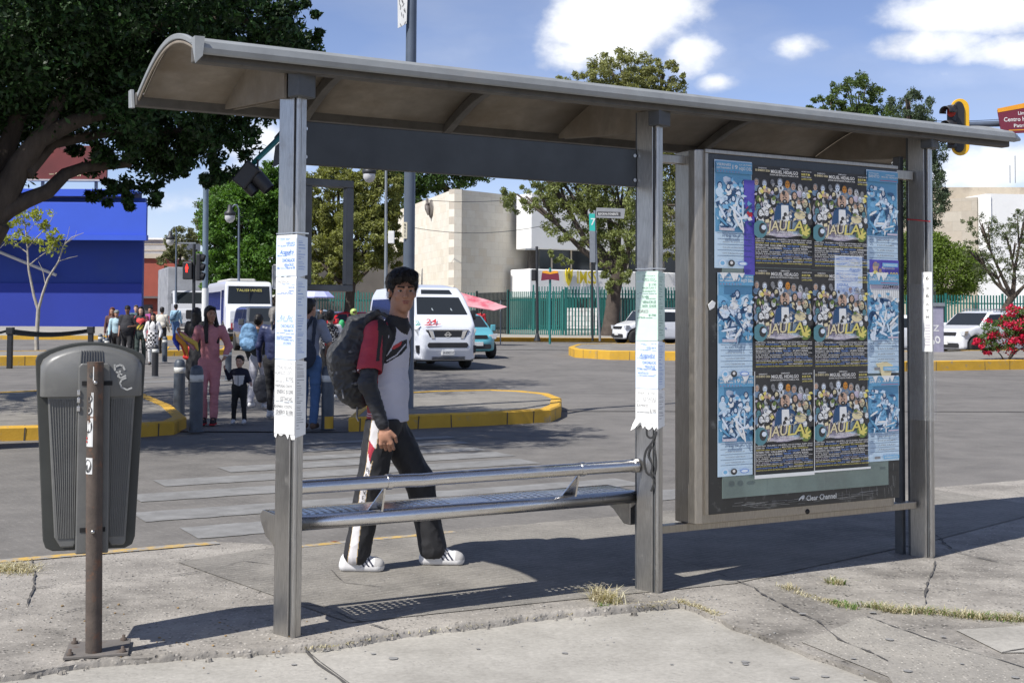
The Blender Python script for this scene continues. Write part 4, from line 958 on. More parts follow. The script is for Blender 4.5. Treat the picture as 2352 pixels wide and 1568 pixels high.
def barrier():
    BK = M('barrier_black', (.02, .02, .022), .45)
    a = GT(22, 846); b = PD(208, 800, a.y + 1.5); b.z = zt(b.y); c = PD(-60, 800, a.y - .5); c.z = zt(c.y)
    t = thing('belt_barrier', 'black belt barrier on square posts above the litter bin', 'barrier', a)
    for p in (a, b, c):
        q = p - a; mb = MB(); mb.box(q.x - .065, q.x + .065, q.y - .065, q.y + .065, q.z, q.z + 1.08); mb.box(q.x - .09, q.x + .09, q.y - .09, q.y + .09, q.z + .93, q.z + 1.12); mb.build('barrier_post', [BK], t, .01)
    mb = MB()
    def belt(p, q, z0, z1, h):
        n = 8; vs = []
        for i in range(n + 1):
            u = i / n; x = p.lerp(q, u) - a; z = z0 + (z1 - z0) * u - .10 * math.sin(math.pi * u); vs += [(x.x, x.y, z), (x.x, x.y, z + h)]
        mb.add(vs, [(2 * i, 2 * i + 2, 2 * i + 3, 2 * i + 1) for i in range(n)])
    belt(a, b, 1.0, 1.0, .08); belt(a, b, .92, .97, .10); belt(c, a, 1.0, 1.02, .07)
    o = mb.build('belt', [BK], t); s = o.modifiers.new('s', 'SOLIDIFY'); s.thickness = .01
barrier()
# ---------------------------------------------------------------- poles, lamps, signals, signs
PBLU = M('pole_blue_grey', (0.10, 0.125, 0.165), .45, .2, var=.12, vs=3)
PTEAL = M('pole_teal', (0.02, 0.16, 0.15), .5, var=.12)
PBLK = M('pole_black', (0.03, 0.032, 0.035), .5, .2, var=.15)
PGRY = M('pole_grey', (0.22, 0.24, 0.26), .5, .3, var=.12)
SIGB = M('signal_black', (.022, .022, .024), .45); SIGY = M('signal_yellow', (.75, .42, .015), .45, var=.05)
REDL = M('red_lamp', (1.0, .03, .02), .4, var=0, emit=1.6); DEAD = M('dead_lens', (.02, .012, .01), .25, var=0)
WHITE = M('white_plate', (.70, .70, .68), .5, var=.06); PAPER = M('paper_white', (.66, .67, .66), .85, var=.05)
MAROON = M('sign_maroon', (.16, .02, .04), .5, var=.05); ORNG = M('sign_orange', (.75, .32, .02), .5, var=.05)
def px_pole(t, x0, y0, x1, y1, D, r, mat, name='pole', B=None, seg=14, r1=None):
    mb = MB(); a = PD(x0, y0, D) - B; b = PD(x1, y1, D) - B; mb.tube([a, a.lerp(b, .5), b], [r, (r + (r1 or r)) / 2, r1 or r], seg); return mb.build(name, [mat], t)
B = GT(936, 938, .17); DP = B.y
t = thing('lamp_post', 'thick blue grey steel post rising through the middle above the shelter roof', 'pole', B)
px_pole(t, 936, 938, 948, -260, DP, .088, PBLU, B=B, r1=.075)
mb = MB(); p = PD(932, 622, DP) - B; mb.lathe([(.09, -.03), (.098, -.03), (.098, .02), (.09, .02)], 16, p[:]); mb.build('collar', [WHITE], t)
mb = MB(); p = PD(931, 530, DP) - B; mb.tube([p - Vector((0, 0, .12)), p + Vector((0, 0, .12))], .0885, 16, cap=False); mb.f = [f for f in mb.f if sum(mb.v[i][1] for i in f) / 4 < p.y - .075]; mb.m = [0] * len(mb.f); mb.s = [True] * len(mb.f)
o = mb.build('number_sticker', [M('sticker_cream', (.62, .58, .45), .6)], t, prune=True)
mb = MB()
for i, ch in enumerate('8971'): mb.text(ch, p.x, p.z + .065 - i * .052, .036, p.y - .0925, 0, align='c')
mb.build('sticker_number', [SIGB], o)
mb = MB(); p = PD(935, 735, DP) - B; mb.tube([p - Vector((0, 0, .36)), p + Vector((0, 0, .36))], .091, 16, cap=False); mb.build('glued_notices', [M('pink_paper', (.60, .45, .44), .85, var=.12, vs=12, col2=(.62, .62, .62), c2s=6)], t)
t = thing('street_banner', 'white printed banner plate fixed near the top of the thick blue grey post', 'banner', PD(924, 30, DP - .1)); mb = MB(); kk = DP / FPX
mb.prism([((x - 924) * kk, (30 - y) * kk) for x, y in [(912, -60), (937, -60), (934, 55), (914, 66)]], -.006, .006); mb.build('banner_plate', [WHITE], t)
mb = MB(); r_ = random.Random(3)
for i in range(18): mb.flat(ell(r_.uniform(-.05, .055), r_.uniform(-.2, .3), .008, .035, 7, r_.uniform(-.6, .6)), -.0075)
mb.build('banner_print', [M('print_grey', (.25, .25, .25), .7)], t)
# arm with a signal and sign behind the first shelter post
a0 = PD(583, 374, 14.2); a1 = PD(662, 297, 14.9); a2 = PD(935, 175, DP)
t = thing('overhead_signal', 'teal arm with a grey plate and a black signal left of the first post', 'traffic signal', a0)
mb = MB(); mb.tube([a0 - a0, a1 - a0, a2 - a0], [.03, .035, .06], 12); mb.build('arm', [PTEAL], t)
mb = MB(); e = PD(592, 372, 14.2) - a0; mb.T = Matrix.Translation(e) @ Matrix.Rotation(R(38), 4, 'Y'); mb.box(-.09, .10, -.1, .1, -.34, -.05)
hd = mb.build('signal_head', [SIGB], t, .02)
mb = MB(); mb.T = Matrix.Translation(e) @ Matrix.Rotation(R(38), 4, 'Y'); mb.tube([(.10, 0, -.14), (.30, 0, -.17)], [.09, .075], 12, cap=False); mb.tube([(.08, 0, -.28), (.2, 0, -.30)], [.07, .06], 12, cap=False); mb.build('signal_visors', [SIGB], hd)
mb = MB(); mb.tube([e + Vector((0, 0, -.1)), e + Vector((0, 0, .03))], .012, 8); mb.build('hanger', [SIGB], t)
q = [PD(x, y, 14.6) - a0 for x, y in [(648, 322), (652, 372), (626, 384), (632, 336)]]
mb = MB(); mb.add([v[:] for v in q] + [(v + Vector((0, .02, 0)))[:] for v in q], [(0, 1, 2, 3), (7, 6, 5, 4), (0, 4, 5, 1), (1, 5, 6, 2), (2, 6, 7, 3), (3, 7, 4, 0)]); mb.build('street_plate', [M('grey_plate', (.09, .10, .125), .5)], t)
q = [PD(x, y, 14.8) - a0 for x, y in [(660, 280), (660, 300), (628, 335), (630, 315)]]
mb = MB(); mb.add([v[:] for v in q] + [(v + Vector((0, .02, 0)))[:] for v in q], [(0, 1, 2, 3), (7, 6, 5, 4), (0, 4, 5, 1), (1, 5, 6, 2), (2, 6, 7, 3), (3, 7, 4, 0)]); mb.build('upper_plate', [MATS['grey_plate']], t)
# plate behind the first shelter post
B = GT(652, 905, .1); t = thing('plate_sign', 'white framed plate on a pole half hidden by the first shelter post', 'sign', B); k = KD(B.y)
mb = MB(); x0 = (622 - 652) / k; mb.box(x0, .05, -.02, 0, (905 - 665) / k, (905 - 608) / k); mb.build('plate', [M('plate_back', (.32, .34, .36), .5)], t, .01)
mb = MB(); z0, z1 = (905 - 665) / k, (905 - 608) / k; mb.box(x0, x0 + .02, -.03, -.021, z0, z1); mb.box(x0, .05, -.03, -.021, z1 - .02, z1); mb.box(x0, .05, -.03, -.021, z0, z0 + .02); mb.build('plate_frame', [WHITE], t)
mb = MB(); mb.tube([(0, .03, 0), (0, .03, z1)], .03, 10); mb.build('pole', [PGRY], t)
# second blue post
B = GT(471, 822); t = thing('blue_post', 'tall slim blue grey post wrapped in white notices behind the woman in pink', 'pole', B)
px_pole(t, 470, 822, 473, 395, B.y, .10, M('post_slate_blue', (0.14, 0.19, 0.24), .45, .1), B=B, r1=.09)
mb = MB(); p = PD(471, 705, B.y) - B; mb.tube([p - Vector((0, 0, .8)), p + Vector((0, 0, .62))], .108, 14, cap=False); mb.build('glued_notices', [PAPER], t)
# pedestrian signals on the thin pole
B = GT(444, 832); t = thing('crossing_signal', 'black pole with a red standing man signal and a traffic signal above the truck', 'traffic signal', B); k = KD(B.y)
px_pole(t, 444, 832, 446, 560, B.y, .05, PBLK, B=B)
mb = MB(); Zp = lambda y: (832 - y) / k; Xp = lambda x: (x - 444) / k
mb.box(Xp(418), Xp(440), -.12, .12, Zp(642), Zp(602)); s_ = mb.build('pedestrian_head', [SIGB], t, .03)
mb = MB(); mb.flat(ell(Xp(428), Zp(609), 1.6 / k, 1.8 / k), -.128); mb.flat([(Xp(425), Zp(612)), (Xp(431), Zp(612)), (Xp(431.5), Zp(618)), (Xp(430), Zp(620)), (Xp(430), Zp(626)), (Xp(426), Zp(626)), (Xp(426), Zp(620)), (Xp(424.5), Zp(618))], -.128); mb.build('red_man', [REDL], s_)
mb = MB(); mb.box(Xp(449), Xp(459), -.15, .1, Zp(645), Zp(583)); h = mb.build('signal_head', [SIGB], t, .03)
mb = MB()
for yy in (592, 613, 634): mb.tube([(Xp(459), 0, Zp(yy)), (Xp(466), 0, Zp(yy + 2))], [.13, .12], 10, cap=False)
mb.build('signal_visors', [SIGB], h)
mb = MB(); mb.box(Xp(405), Xp(446), -.02, .02, Zp(560), Zp(557)); mb.build('crossbar', [PGRY], t)
def lantern(t, c, s, mat):
    mb = MB(); mb.lathe([(.0, .30), (.05, .29), (.07, .16), (.14, .10), (.15, .05), (.13, .02)], 12, c, 0); mb.lathe([(.125, .02), (.13, -.06), (.08, -.14), (0, -.17)], 12, c, 1)
    mb.v = [(c[0] + (x - c[0]) * s, c[1] + (y - c[1]) * s, c[2] + (z - c[2]) * s) for x, y, z in mb.v]; return mb.build('lantern', [mat, M('lamp_glass', (.5, .5, .5), .2, var=.05)], t)
for (x, yb, yt, lx, ly, D, lab, r) in [(549, 690, 482, 528, 497, 60, 'lamp post with a hooked arm and lantern before the lush bright green tree', .07), (405, 700, 530, 391, 552, 75, 'hooked lamp post beyond the truck beside the small brownish tree', .07), (887, 790, 300, 848, 402, 50, 'grey lamp post with a hanging lantern left of the thick blue grey post', .07)]:
    B = PD(x, 700, D); B.z = zt(D); t = thing('street_lamp', lab, 'street lamp', B, 0, 'hooked street lamps'); top = PD(x, yt, D) - B
    mb = MB(); mb.tube([(0, 0, 0), top * .5, top], [.10, .06, .045], 10); mb.build('pole', [PGRY if D < 60 else PBLU], t)
    L_ = PD(lx, ly, D) - B; mb = MB(); mid = top.lerp(Vector((L_.x, L_.y, top.z)), .5) + Vector((0, 0, abs(L_.x - top.x) * .55)); e = L_ + Vector((0, 0, .3))
    mb.tube([top, top.lerp(mid, .5) + Vector((0, 0, .12)), mid, Vector((L_.x, L_.y, top.z * 1.0)).lerp(mid, .25), e], .035, 8); mb.build('arm', [PBLU], t); lantern(t, L_[:], 1.9, PBLK)
    if D == 50: mb = MB(); bx = PD(899, 545, D) - B; mb.box(bx.x - .12, bx.x + .12, -.1, .1, bx.z - .25, bx.z + .25); mb.build('meter_box', [WHITE], t, .02)
B = GT(1234, 783, .12); t = thing('signal_pole', 'thin black pole with a small pedestrian signal before the white building', 'traffic signal', B); k = KD(B.y)
px_pole(t, 1234, 783, 1233, 566, B.y, .065, PBLK, B=B)
mb = MB(); mb.box(-28 / k, 0, -.03, .03, 209 / k, 212 / k); mb.build('crossbar', [PGRY], t); mb = MB(); mb.box(-14 / k, -4 / k, -.12, .12, 138 / k, 164 / k); mb.build('pedestrian_head', [SIGB], t, .03)
mb = MB(); mb.lathe([(.16, 0), (.14, .1), (.07, .35)], 10); mb.build('base', [PBLK], t)
B = GT(1263, 790, .12); t = thing('heritage_sign', 'maroon open book shaped sign with an orange top on a teal pole', 'sign', B); k = KD(B.y)
mb = MB(); mb.tube([(0, 0, 0), (0, 0, 175 / k)], .05, 8); mb.build('pole', [PTEAL], t)
for sgn in (-1, 1):
    mb = MB(); out = [(0, 148), (sgn * 21, 145), (sgn * 20, 156), (sgn * 18, 167), (sgn * 8, 168), (0, 164)]; mb.prism([(a / k, b / k) for a, b in out][::sgn], -.12, -.07); pg = mb.build('sign_page', [MAROON], t)
    mb = MB(); mb.flat([(a / k, b / k) for a, b in [(0, 160), (sgn * 18, 163), (sgn * 18, 167), (sgn * 8, 168), (0, 164)]][::sgn], -.125); mb.build('sign_band', [ORNG], pg)
B = GT(1378, 783, .12); t = thing('direction_sign', 'leaning double post with a long grey street sign on top, before the spreading tree', 'sign', B); k = KD(B.y)
mb = MB(); mb.tube([(0, 0, 0), (-9 / k, 0, 190 / k), (-13 / k, 0, 300 / k)], .055, 8); mb.build('post', [PGRY], t); mb = MB(); mb.tube([(-17 / k, 0, 0), (-19 / k, 0, 190 / k), (-24 / k, 0, 292 / k)], .055, 8); mb.build('post', [PBLK], t)
mb = MB(); mb.prism([(a / k, b / k) for a, b in [(-25, 253), (-12, 252), (-13, 292), (-26, 292)]], -.09, -.04); pl = mb.build('teal_plate', [M('teal_plate', (.03, .42, .36), .5)], t)
mb = MB(); mb.text('7', -22 / k, 266 / k, 16 / k, -.093); mb.build('plate_mark', [WHITE], pl)
mb = MB(); mb.prism([(a / k, b / k) for a, b in [(-24, 180), (-11, 180), (-12, 252), (-25, 253)]], -.09, -.04); mb.build('grey_plate', [PGRY], t)
mb = MB(); mb.prism([(a / k, b / k) for a, b in [(-11, 283), (54, 281), (57, 304), (-9, 306)]], -.1, -.02); pl = mb.build('street_plate', [M('street_plate_grey', (.26, .27, .28), .5)], t)
mb = MB(); mb.prism([(a / k, b / k) for a, b in [(-8, 288), (46, 287), (46, 296), (-8, 297)]], -.11, -.101); mb.build('plate_band', [M('band_dark', (.05, .05, .05), .6)], pl)
mb = MB(); mb.text('REFORMA PONIENTE', -5 / k, 289 / k, 5 / k, -.113, w=46 / k); mb.build('plate_text', [WHITE], pl)
# hanging signal and heritage banner at the right
D = 28.0; c = PD(2197, 292, D); k = KD(D)
t = thing('traffic_light', 'black three lens traffic light with a yellow rounded backplate, red light on top', 'traffic light', c)
mb = MB(); pts = [((9 + 21 * math.cos(a)) / k, (45 + 21 * math.sin(a)) / k) for a in [i * math.pi / 10 for i in range(11)]] + [((9 + 21 * math.cos(a)) / k, (-45 + 21 * math.sin(a)) / k) for a in [math.pi + i * math.pi / 10 for i in range(11)]]
mb.prism(pts, 0, .04); mb.build('backplate', [SIGY], t, .01)
mb = MB(); mb.prism([(a * .62 - .01, b * .90) for a, b in pts], -.05, .0); body = mb.build('signal_body', [SIGB], t, .02)
TL = Matrix.Rotation(-R(50), 4, 'Z')
mb = MB(); mb.T = TL; mb.box(-.13, .05, -.20, -.04, -50 / k, 50 / k); mb.build('signal_housing', [SIGB], t, .03)
for i, yy in enumerate((33, 0, -33)):
    mb = MB(); mb.T = TL; cz = yy / k
    for a in range(13):
        pass
    seg = 12; vs = []; 
    for j in range(seg + 1):
        a = math.pi * 1.15 * j / seg - .23; vs += [(.135 * math.cos(a), -.20, cz + .135 * math.sin(a)), (.12 * math.cos(a), -.50, cz - .03 + .12 * math.sin(a))]
    mb.add(vs, [(2 * j, 2 * j + 1, 2 * j + 3, 2 * j + 2) for j in range(seg)], 0, True); v = mb.build('visor', [SIGB], t); s = v.modifiers.new('s', 'SOLIDIFY'); s.thickness = .008
    mb = MB(); mb.T = TL; mb.lathe([(0, -.215), (.09, -.212), (.115, -.202)], 16, (0, 0, cz), axis='y'); mb.build('lens', [M('red_lens', (.35, .02, .01), .4, var=0, emit=.06) if i == 0 else DEAD], t)
q = PD(2600, 268, D) - c
mb = MB(); mb.tube([(.05, .06, .06), (1.2, .08, .10), q], [.06, .07, .09], 12); mb.build('mast_arm', [PBLU], t)
mb = MB(); mb.tube([q + Vector((0, 0, .3)), Vector((q.x, q.y, -c.z - .05))], [.11, .14], 14); mb.build('mast_pole', [PBLU], t)
c = PD(2290, 275, D - .12); t = thing('heritage_banner', 'maroon sign with an orange top edge reading Centro Historico at the right edge', 'sign', c)
F_ = lambda pts: [((x - 2290) / k, (275 - y) / k) for x, y in pts]
mb = MB(); mb.prism(F_([(2300, 308), (2420, 302), (2440, 225), (2291, 253)]), -.02, .02); s_ = mb.build('sign_board', [MAROON], t)
mb = MB(); mb.prism(F_([(2291, 259), (2440, 232), (2440, 218), (2290, 250)]), -.025, -.021); mb.build('orange_edge', [ORNG], s_)
mb = MB(); mb.flat(F_([(2316, 301), (2430, 296), (2430, 294), (2316, 299)]), -.024, 1)
for tx, x, y, h, w in (('Límite', 2338, 264, 8, 26), ('Centro Histórico', 2305, 280, 10, 92), ('Patrimonio', 2328, 293, 8, 60)): mb.text(tx, (x - 2290) / k, (275 - y) / k, h / k, -.024, 0, w=w / k, rot=.045)
mb.build('sign_text', [WHITE, ORNG], s_)
# overhead wires
for a, b_, sag, lab in ((PD(948, 457, 80), PD(1240, 452, 80), .25, 'thin upper wire strung before the stone building'), (PD(944, 522, 80), PD(1240, 520, 80), .4, 'thin lower wire strung before the stone building'), (PD(2080, 276, 70), PD(2420, 262, 70), .2, 'wire crossing the sky left of the traffic light')):
    mb = MB(); mb.tube([a.lerp(b_, i / 12) - Vector((0, 0, sag * 4 * (i / 12) * (1 - i / 12))) for i in range(13)], .018, 5); o = mb.build('overhead_wire', [PBLK]); tag(o, lab, 'wire', 'overhead wires')
# ---------------------------------------------------------------- buildings
def wall_mat(name, cols, bw=1.2, bh=.6, mortar=(.30, .27, .22), msize=.008, rough=.85, stain=(.30, .26, .20), bump=.3):
    m, N, L, b = new_mat(name)
    tc = N.new('ShaderNodeTexCoord'); sp = N.new('ShaderNodeSeparateXYZ'); cb = N.new('ShaderNodeCombineXYZ')
    L.new(tc.outputs['Object'], sp.inputs[0]); L.new(sp.outputs['X'], cb.inputs['X']); L.new(sp.outputs['Z'], cb.inputs['Y'])
    br = N.new('ShaderNodeTexBrick'); br.inputs['Scale'].default_value = 1; br.inputs['Brick Width'].default_value = bw; br.inputs['Row Height'].default_value = bh
    br.inputs['Mortar Size'].default_value = msize; br.inputs['Mortar'].default_value = (*mortar, 1); br.inputs['Color1'].default_value = (0, 0, 0, 1); br.inputs['Color2'].default_value = (1, 1, 1, 1); br.inputs['Bias'].default_value = 0
    L.new(cb.outputs[0], br.inputs['Vector'])
    c = rampn(N, L, br.outputs['Color'], [(i / (len(cols) - 1), cc) for i, cc in enumerate(cols)])
    c = mixc(N, L, br.outputs['Fac'], c, mortar)
    n = noise_node(N, L, tc.outputs['Object'], .35, 8, .65); n2 = noise_node(N, L, tc.outputs['Object'], 3, 7, .7)
    c = mixc(N, L, rampn(N, L, n, [(.52, 0.0), (.8, .3)]), c, stain); c = mixc(N, L, .35, c, rampn(N, L, n2, [(.3, .38), (.7, .64)]), 'OVERLAY')
    L.new(c, b.inputs['Base Color']); b.inputs['Roughness'].default_value = rough; bumpn(N, L, b, n2, bump, .02); MATS[name] = m; return m
STONE = wall_mat('stone_blocks', [(.66, .60, .49), (.72, .67, .56), (.68, .63, .53), (.74, .69, .58), (.67, .60, .48), (.72, .67, .57)], .78, .50, (.46, .41, .34), .005)
STONE2 = wall_mat('grey_stone', [(.36, .31, .24), (.42, .37, .30), (.38, .34, .28), (.45, .41, .34)], 1.4, .7)
WALLW = M('white_wall', (.80, .80, .78), .7, var=.03, vs=1, col2=(.66, .65, .62), c2s=.5, c2=(.55, .85)); GLASSD = M('dark_window', (.035, .04, .045), .12, var=.3, vs=.6)
BEIGE = M('beige_band', (.46, .40, .31), .8, var=.1, vs=1.2, col2=(.33, .28, .22), c2s=.8); DKWALL = M('dark_recess', (.10, .09, .085), .8, var=.2)
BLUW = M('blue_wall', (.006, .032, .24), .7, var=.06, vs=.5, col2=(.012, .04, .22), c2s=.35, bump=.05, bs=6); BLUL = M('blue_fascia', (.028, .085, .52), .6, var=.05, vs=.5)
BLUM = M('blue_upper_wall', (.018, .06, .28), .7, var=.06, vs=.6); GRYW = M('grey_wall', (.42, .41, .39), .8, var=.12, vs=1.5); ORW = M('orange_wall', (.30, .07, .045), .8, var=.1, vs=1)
def seg_wall(parent, root, name, p0, p1, z0, z1, th, mat, bevel=0):
    """an upright slab from p0 to p1 (world x, y), thickness going away from the viewer"""
    a = Vector((p0[0], p0[1], 0)); b = Vector((p1[0], p1[1], 0)); L_ = (b - a).length; ang = math.atan2(b.y - a.y, b.x - a.x)
    mb = MB(); mb.box(0, L_, 0, th, z0, z1); o = mb.build(name, [mat], parent, bevel); pr = parent
    o.location = a - Vector((root.x, root.y, root.z)); o.rotation_euler = (0, 0, ang); return o
def XY(x, D): p = PD(x, 700, D); return (p.x, p.y)
def ZD(x, y, D): return PD(x, y, D).z
# stone clad block
r0 = Vector((*XY(1042, 82), zt(82) + .12)); t = thing('stone_building', 'windowless pale stone clad building with a mural emblem behind the fence', 'building', r0)
zT = ZD(1042, 417, 82) - r0.z
w1 = seg_wall(t, r0, 'wall', XY(860, 108), XY(1042, 82), -.3, zT, .5, STONE); w2 = seg_wall(t, r0, 'wall', XY(1042, 82), XY(1216, 87.5), -.3, zT, .5, STONE)
seg_wall(t, r0, 'side_wall', XY(1216, 87.5), XY(1224, 92), -.3, zT, .5, STONE)
mb = MB(); pts = [XY(880, 108), XY(1042, 83.5), XY(1200, 89), XY(1260, 130), XY(920, 140)]; mb.prism([(x - r0.x, y - r0.y) for x, y in pts], zT - 1.2, zT - .9, 0, 'xy'); mb.build('roof', [BEIGE], t)
wa, wb = Vector(XY(860, 108)), Vector(XY(1042, 82)); tn_ = (990 - PX) / FPX; uu = (wa.x - tn_ * wa.y) / ((wa.x - wb.x) - tn_ * (wa.y - wb.y)); wp = wa.lerp(wb, uu); WT = Matrix.Translation((wp.x - r0.x, wp.y - r0.y, ZD(990, 480, wp.y) - r0.z)) @ Matrix.Rotation(math.atan2(wb.y - wa.y, wb.x - wa.x), 4, 'Z')
mb = MB(); mb.T = WT @ Matrix.Diagonal((1.5, 1, 1.6, 1)); mb.lathe([(0, -.16), (.30, -.14), (.40, -.08), (.42, .05)], 18, (0, 0, 0), axis='y'); c = Vector((0, 0, 0))
em = mb.build('wall_emblem', [M('emblem_bronze', (.13, .115, .10), .6, var=.3, vs=4)], t)
mb = MB(); mb.T = WT; mb.tube([(-.75, -.22, .35), (-.2, -.3, .25), (.1, -.32, .0), (.15, -.25, -.45)], [.06, .16, .2, .08], 8); mb.tube([(-.3, -.25, .75), (-.05, -.3, .3)], [.08, .12], 8); mb.build('emblem_figure', [MATS['emblem_bronze']], em)
# clinic building with white bands and yellow lettering
r0 = Vector((*XY(1222, 85), zt(85) + .12)); t = thing('clinic_building', 'white building with curved bands and yellow lettering behind the spreading tree', 'building', r0)
A, Bq = XY(1219, 84), XY(1700, 93); Z = lambda y: ZD(1230, y, 85) - r0.z
seg_wall(t, r0, 'back_wall', (A[0], A[1] + 2.0), (Bq[0], Bq[1] + 2.0), -.3, Z(440), .4, DKWALL)
up = seg_wall(t, r0, 'upper_band', A, Bq, Z(556), Z(430), 2.0, WALLW, .05); lo = seg_wall(t, r0, 'lower_band', (A[0] - .1, A[1] - .8), (Bq[0], Bq[1] - .8), Z(668), Z(603), 2.6, WALLW, .08)
wn = seg_wall(t, r0, 'window_strip', (A[0] + .6, A[1] + .9), (Bq[0], Bq[1] + .9), Z(603), Z(556), .2, GLASSD)
for i in range(9):
    mb = MB(); mb.box(.9 + i * 1.6, 1.0 + i * 1.6, -.06, .0, Z(603), Z(556)); o = mb.build('window_bar', [BEIGE], wn)
mb = MB(); kx = 85.5 / FPX
def ci(x): return (x - 1222) * kx
zz = lambda y: Z(y)
mb.text('IMSS', ci(1346), zz(633), 29 * kx, -.12, 0, w=54 * kx)
YL = M('yellow_letters', (.62, .50, .02), .5, var=.05); mb.build('lettering', [YL], lo, 0)
mb = MB(); mb.prism([(ci(x), zz(y)) for x, y in [(1314, 612), (1316, 601), (1320, 609), (1324, 599), (1328, 608), (1333, 602), (1333, 616), (1329, 629), (1323, 640), (1317, 630)]], -.16, -.06)
mb.build('emblem', [YL], lo)
mb = MB(); mb.prism([(ci(x), zz(y)) for x, y in [(1319, 613), (1323, 609), (1326, 615), (1324, 625), (1320, 622)]], -.2, -.165); mb.build('emblem_inner', [M('olive_dark', (.2, .17, .02), .6)], lo)  # dark olive inner piece of the yellow emblem
gl = seg_wall(t, r0, 'ground_floor_glass', (A[0] + 1.5, A[1] + 1.5), (Bq[0], Bq[1] + 1.5), -.2, Z(668), .2, GLASSD)
for i in range(11):
    mb = MB(); mb.box(.2 + i * 1.4, .3 + i * 1.4, -.08, 0, -.2, Z(668)); mb.build('mullion', [GRYW], gl)
# right hand building
r0 = Vector((*XY(2135, 88), zt(88) + .12)); t = thing('concrete_building', 'low building with a long beige parapet and white wing behind the traffic light', 'building', r0); Z = lambda y: ZD(2250, y, 88) - r0.z
seg_wall(t, r0, 'wall', XY(2060, 92), XY(2246, 88), -.3, Z(437), 6, STONE2); seg_wall(t, r0, 'parapet', XY(2120, 90), XY(2470, 89.5), Z(437), Z(408), 3, BEIGE)
seg_wall(t, r0, 'white_wing', XY(2250, 90), XY(2268, 87), -.3, Z(437), .3, WALLW); seg_wall(t, r0, 'white_wing', XY(2268, 87), XY(2480, 88), -.3, Z(432), 4, WALLW)
seg_wall(t, r0, 'low_white_wall', XY(2250, 79), XY(2480, 79), -.3, Z(590), .3, WALLW)
for x in (2320, 2332): mb = MB(); p = PD(x, 408, 91) - r0; mb.tube([p - Vector((0, 0, .4)), p + Vector((0, 0, 1.6 if x == 2332 else .9))], .03, 5); mb.build('antenna', [PGRY], t)
# long low white wall behind the fence
r0 = Vector((*XY(1300, 76), zt(80) + .12)); t = thing('low_wall', 'low pale block wall seen between the fence bars below the spreading tree', 'wall', r0)
seg_wall(t, r0, 'block_face', XY(1300, 76), XY(1372, 76), -.2, 2.0, .3, wall_mat('white_blocks', [(.66, .65, .62), (.74, .73, .70), (.60, .58, .55)], .5, .3, (.35, .34, .32), .02))
r0 = Vector((*XY(740, 86), zt(80) + .12)); t = thing('boundary_wall', 'dark grey boundary wall behind the olive tree and the parked red car', 'wall', r0); seg_wall(t, r0, 'wall', XY(690, 86), XY(948, 90), -.2, ZD(800, 560, 88) - r0.z, .3, M('dark_wall', (.14, .13, .12), .9, var=.2, vs=.8))
# blue store
r0 = Vector((*XY(330, 92), zt(92) + .12)); t = thing('blue_building', 'cobalt blue windowless building under the big tree at the left', 'building', r0); Z = lambda y: ZD(200, y, 92) - r0.z
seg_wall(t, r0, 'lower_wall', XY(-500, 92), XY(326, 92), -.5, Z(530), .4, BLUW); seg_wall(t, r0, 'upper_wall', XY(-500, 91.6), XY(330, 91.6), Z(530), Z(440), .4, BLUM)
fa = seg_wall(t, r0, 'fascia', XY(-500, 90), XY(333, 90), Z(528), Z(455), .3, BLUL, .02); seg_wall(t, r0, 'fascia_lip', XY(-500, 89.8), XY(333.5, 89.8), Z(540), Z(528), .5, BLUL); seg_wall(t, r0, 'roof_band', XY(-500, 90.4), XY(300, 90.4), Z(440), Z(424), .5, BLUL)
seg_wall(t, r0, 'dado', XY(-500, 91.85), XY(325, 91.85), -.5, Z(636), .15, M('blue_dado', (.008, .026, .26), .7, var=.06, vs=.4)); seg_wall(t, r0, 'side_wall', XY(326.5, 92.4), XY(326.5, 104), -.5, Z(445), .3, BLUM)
mb = MB(); mb.prism([(x - r0.x, y - r0.y) for x, y in [XY(-500, 90.5), XY(322, 90.5), XY(322, 104), XY(-500, 104)]], Z(447), Z(442), 0, 'xy'); mb.build('roof', [BLUM], t)
mb = MB(); mb.prism([(x - r0.x, y - r0.y) for x, y in [XY(-500, 90.4), XY(325, 90.4), XY(325, 91.6), XY(-500, 91.6)]], Z(534), Z(531), 0, 'xy'); mb.build('soffit', [BLUM], t)
mb = MB()
for a, b_ in ((195, 232), (262, 324)):
    pass
c = PD(0, 578, 91.6) - r0; e = PD(132, 632, 91.6) - r0; mb = MB(); mb.tube([c + Vector((-6, -.25, 2.4)), c + Vector((0, -.25, 0)), e + Vector((0, -.25, 0))], .12, 8); mb.build('sloping_pipe', [GRYW], t)
r0 = Vector((*XY(150, 93), zt(92))); t = thing('billboard', 'dark red billboard with cream lettering on the roof of the blue building', 'billboard', r0); z0, z1 = ZD(150, 412, 93) - r0.z, ZD(150, 335, 93) - r0.z; kk = 93 / FPX
mb = MB(); mb.box((60 - 150) * kk, (240 - 150) * kk, -.1, .2, z0, z1); bd = mb.build('board', [M('billboard_red', (.13, .02, .018), .6, var=.3, vs=.35, col2=(.05, .04, .05), c2s=.25)], t)
mb = MB(); mb.text('SCOTT CAWTHON', (123 - 150) * kk, z0 + 7 * kk, 8 * kk, -.13, 0, w=58 * kk); mb.text('THE CREATOR OF', (108 - 150) * kk, z0 + 10 * kk, 3 * kk, -.13, 0, w=12 * kk); mb.build('board_text', [M('cream_print', (.65, .6, .35), .6, var=.05)], bd)
for x in (-2, 2): mb = MB(); mb.box(x - .1, x + .1, .3, .5, z0 - 1.2, z0 + .4); mb.build('strut', [PGRY], t)
mb = MB(); mb.box((60 - 150) * kk, (240 - 150) * kk, -.3, .3, z0 - .15, z0 - .02); mb.build('ledge', [GRYW], t)
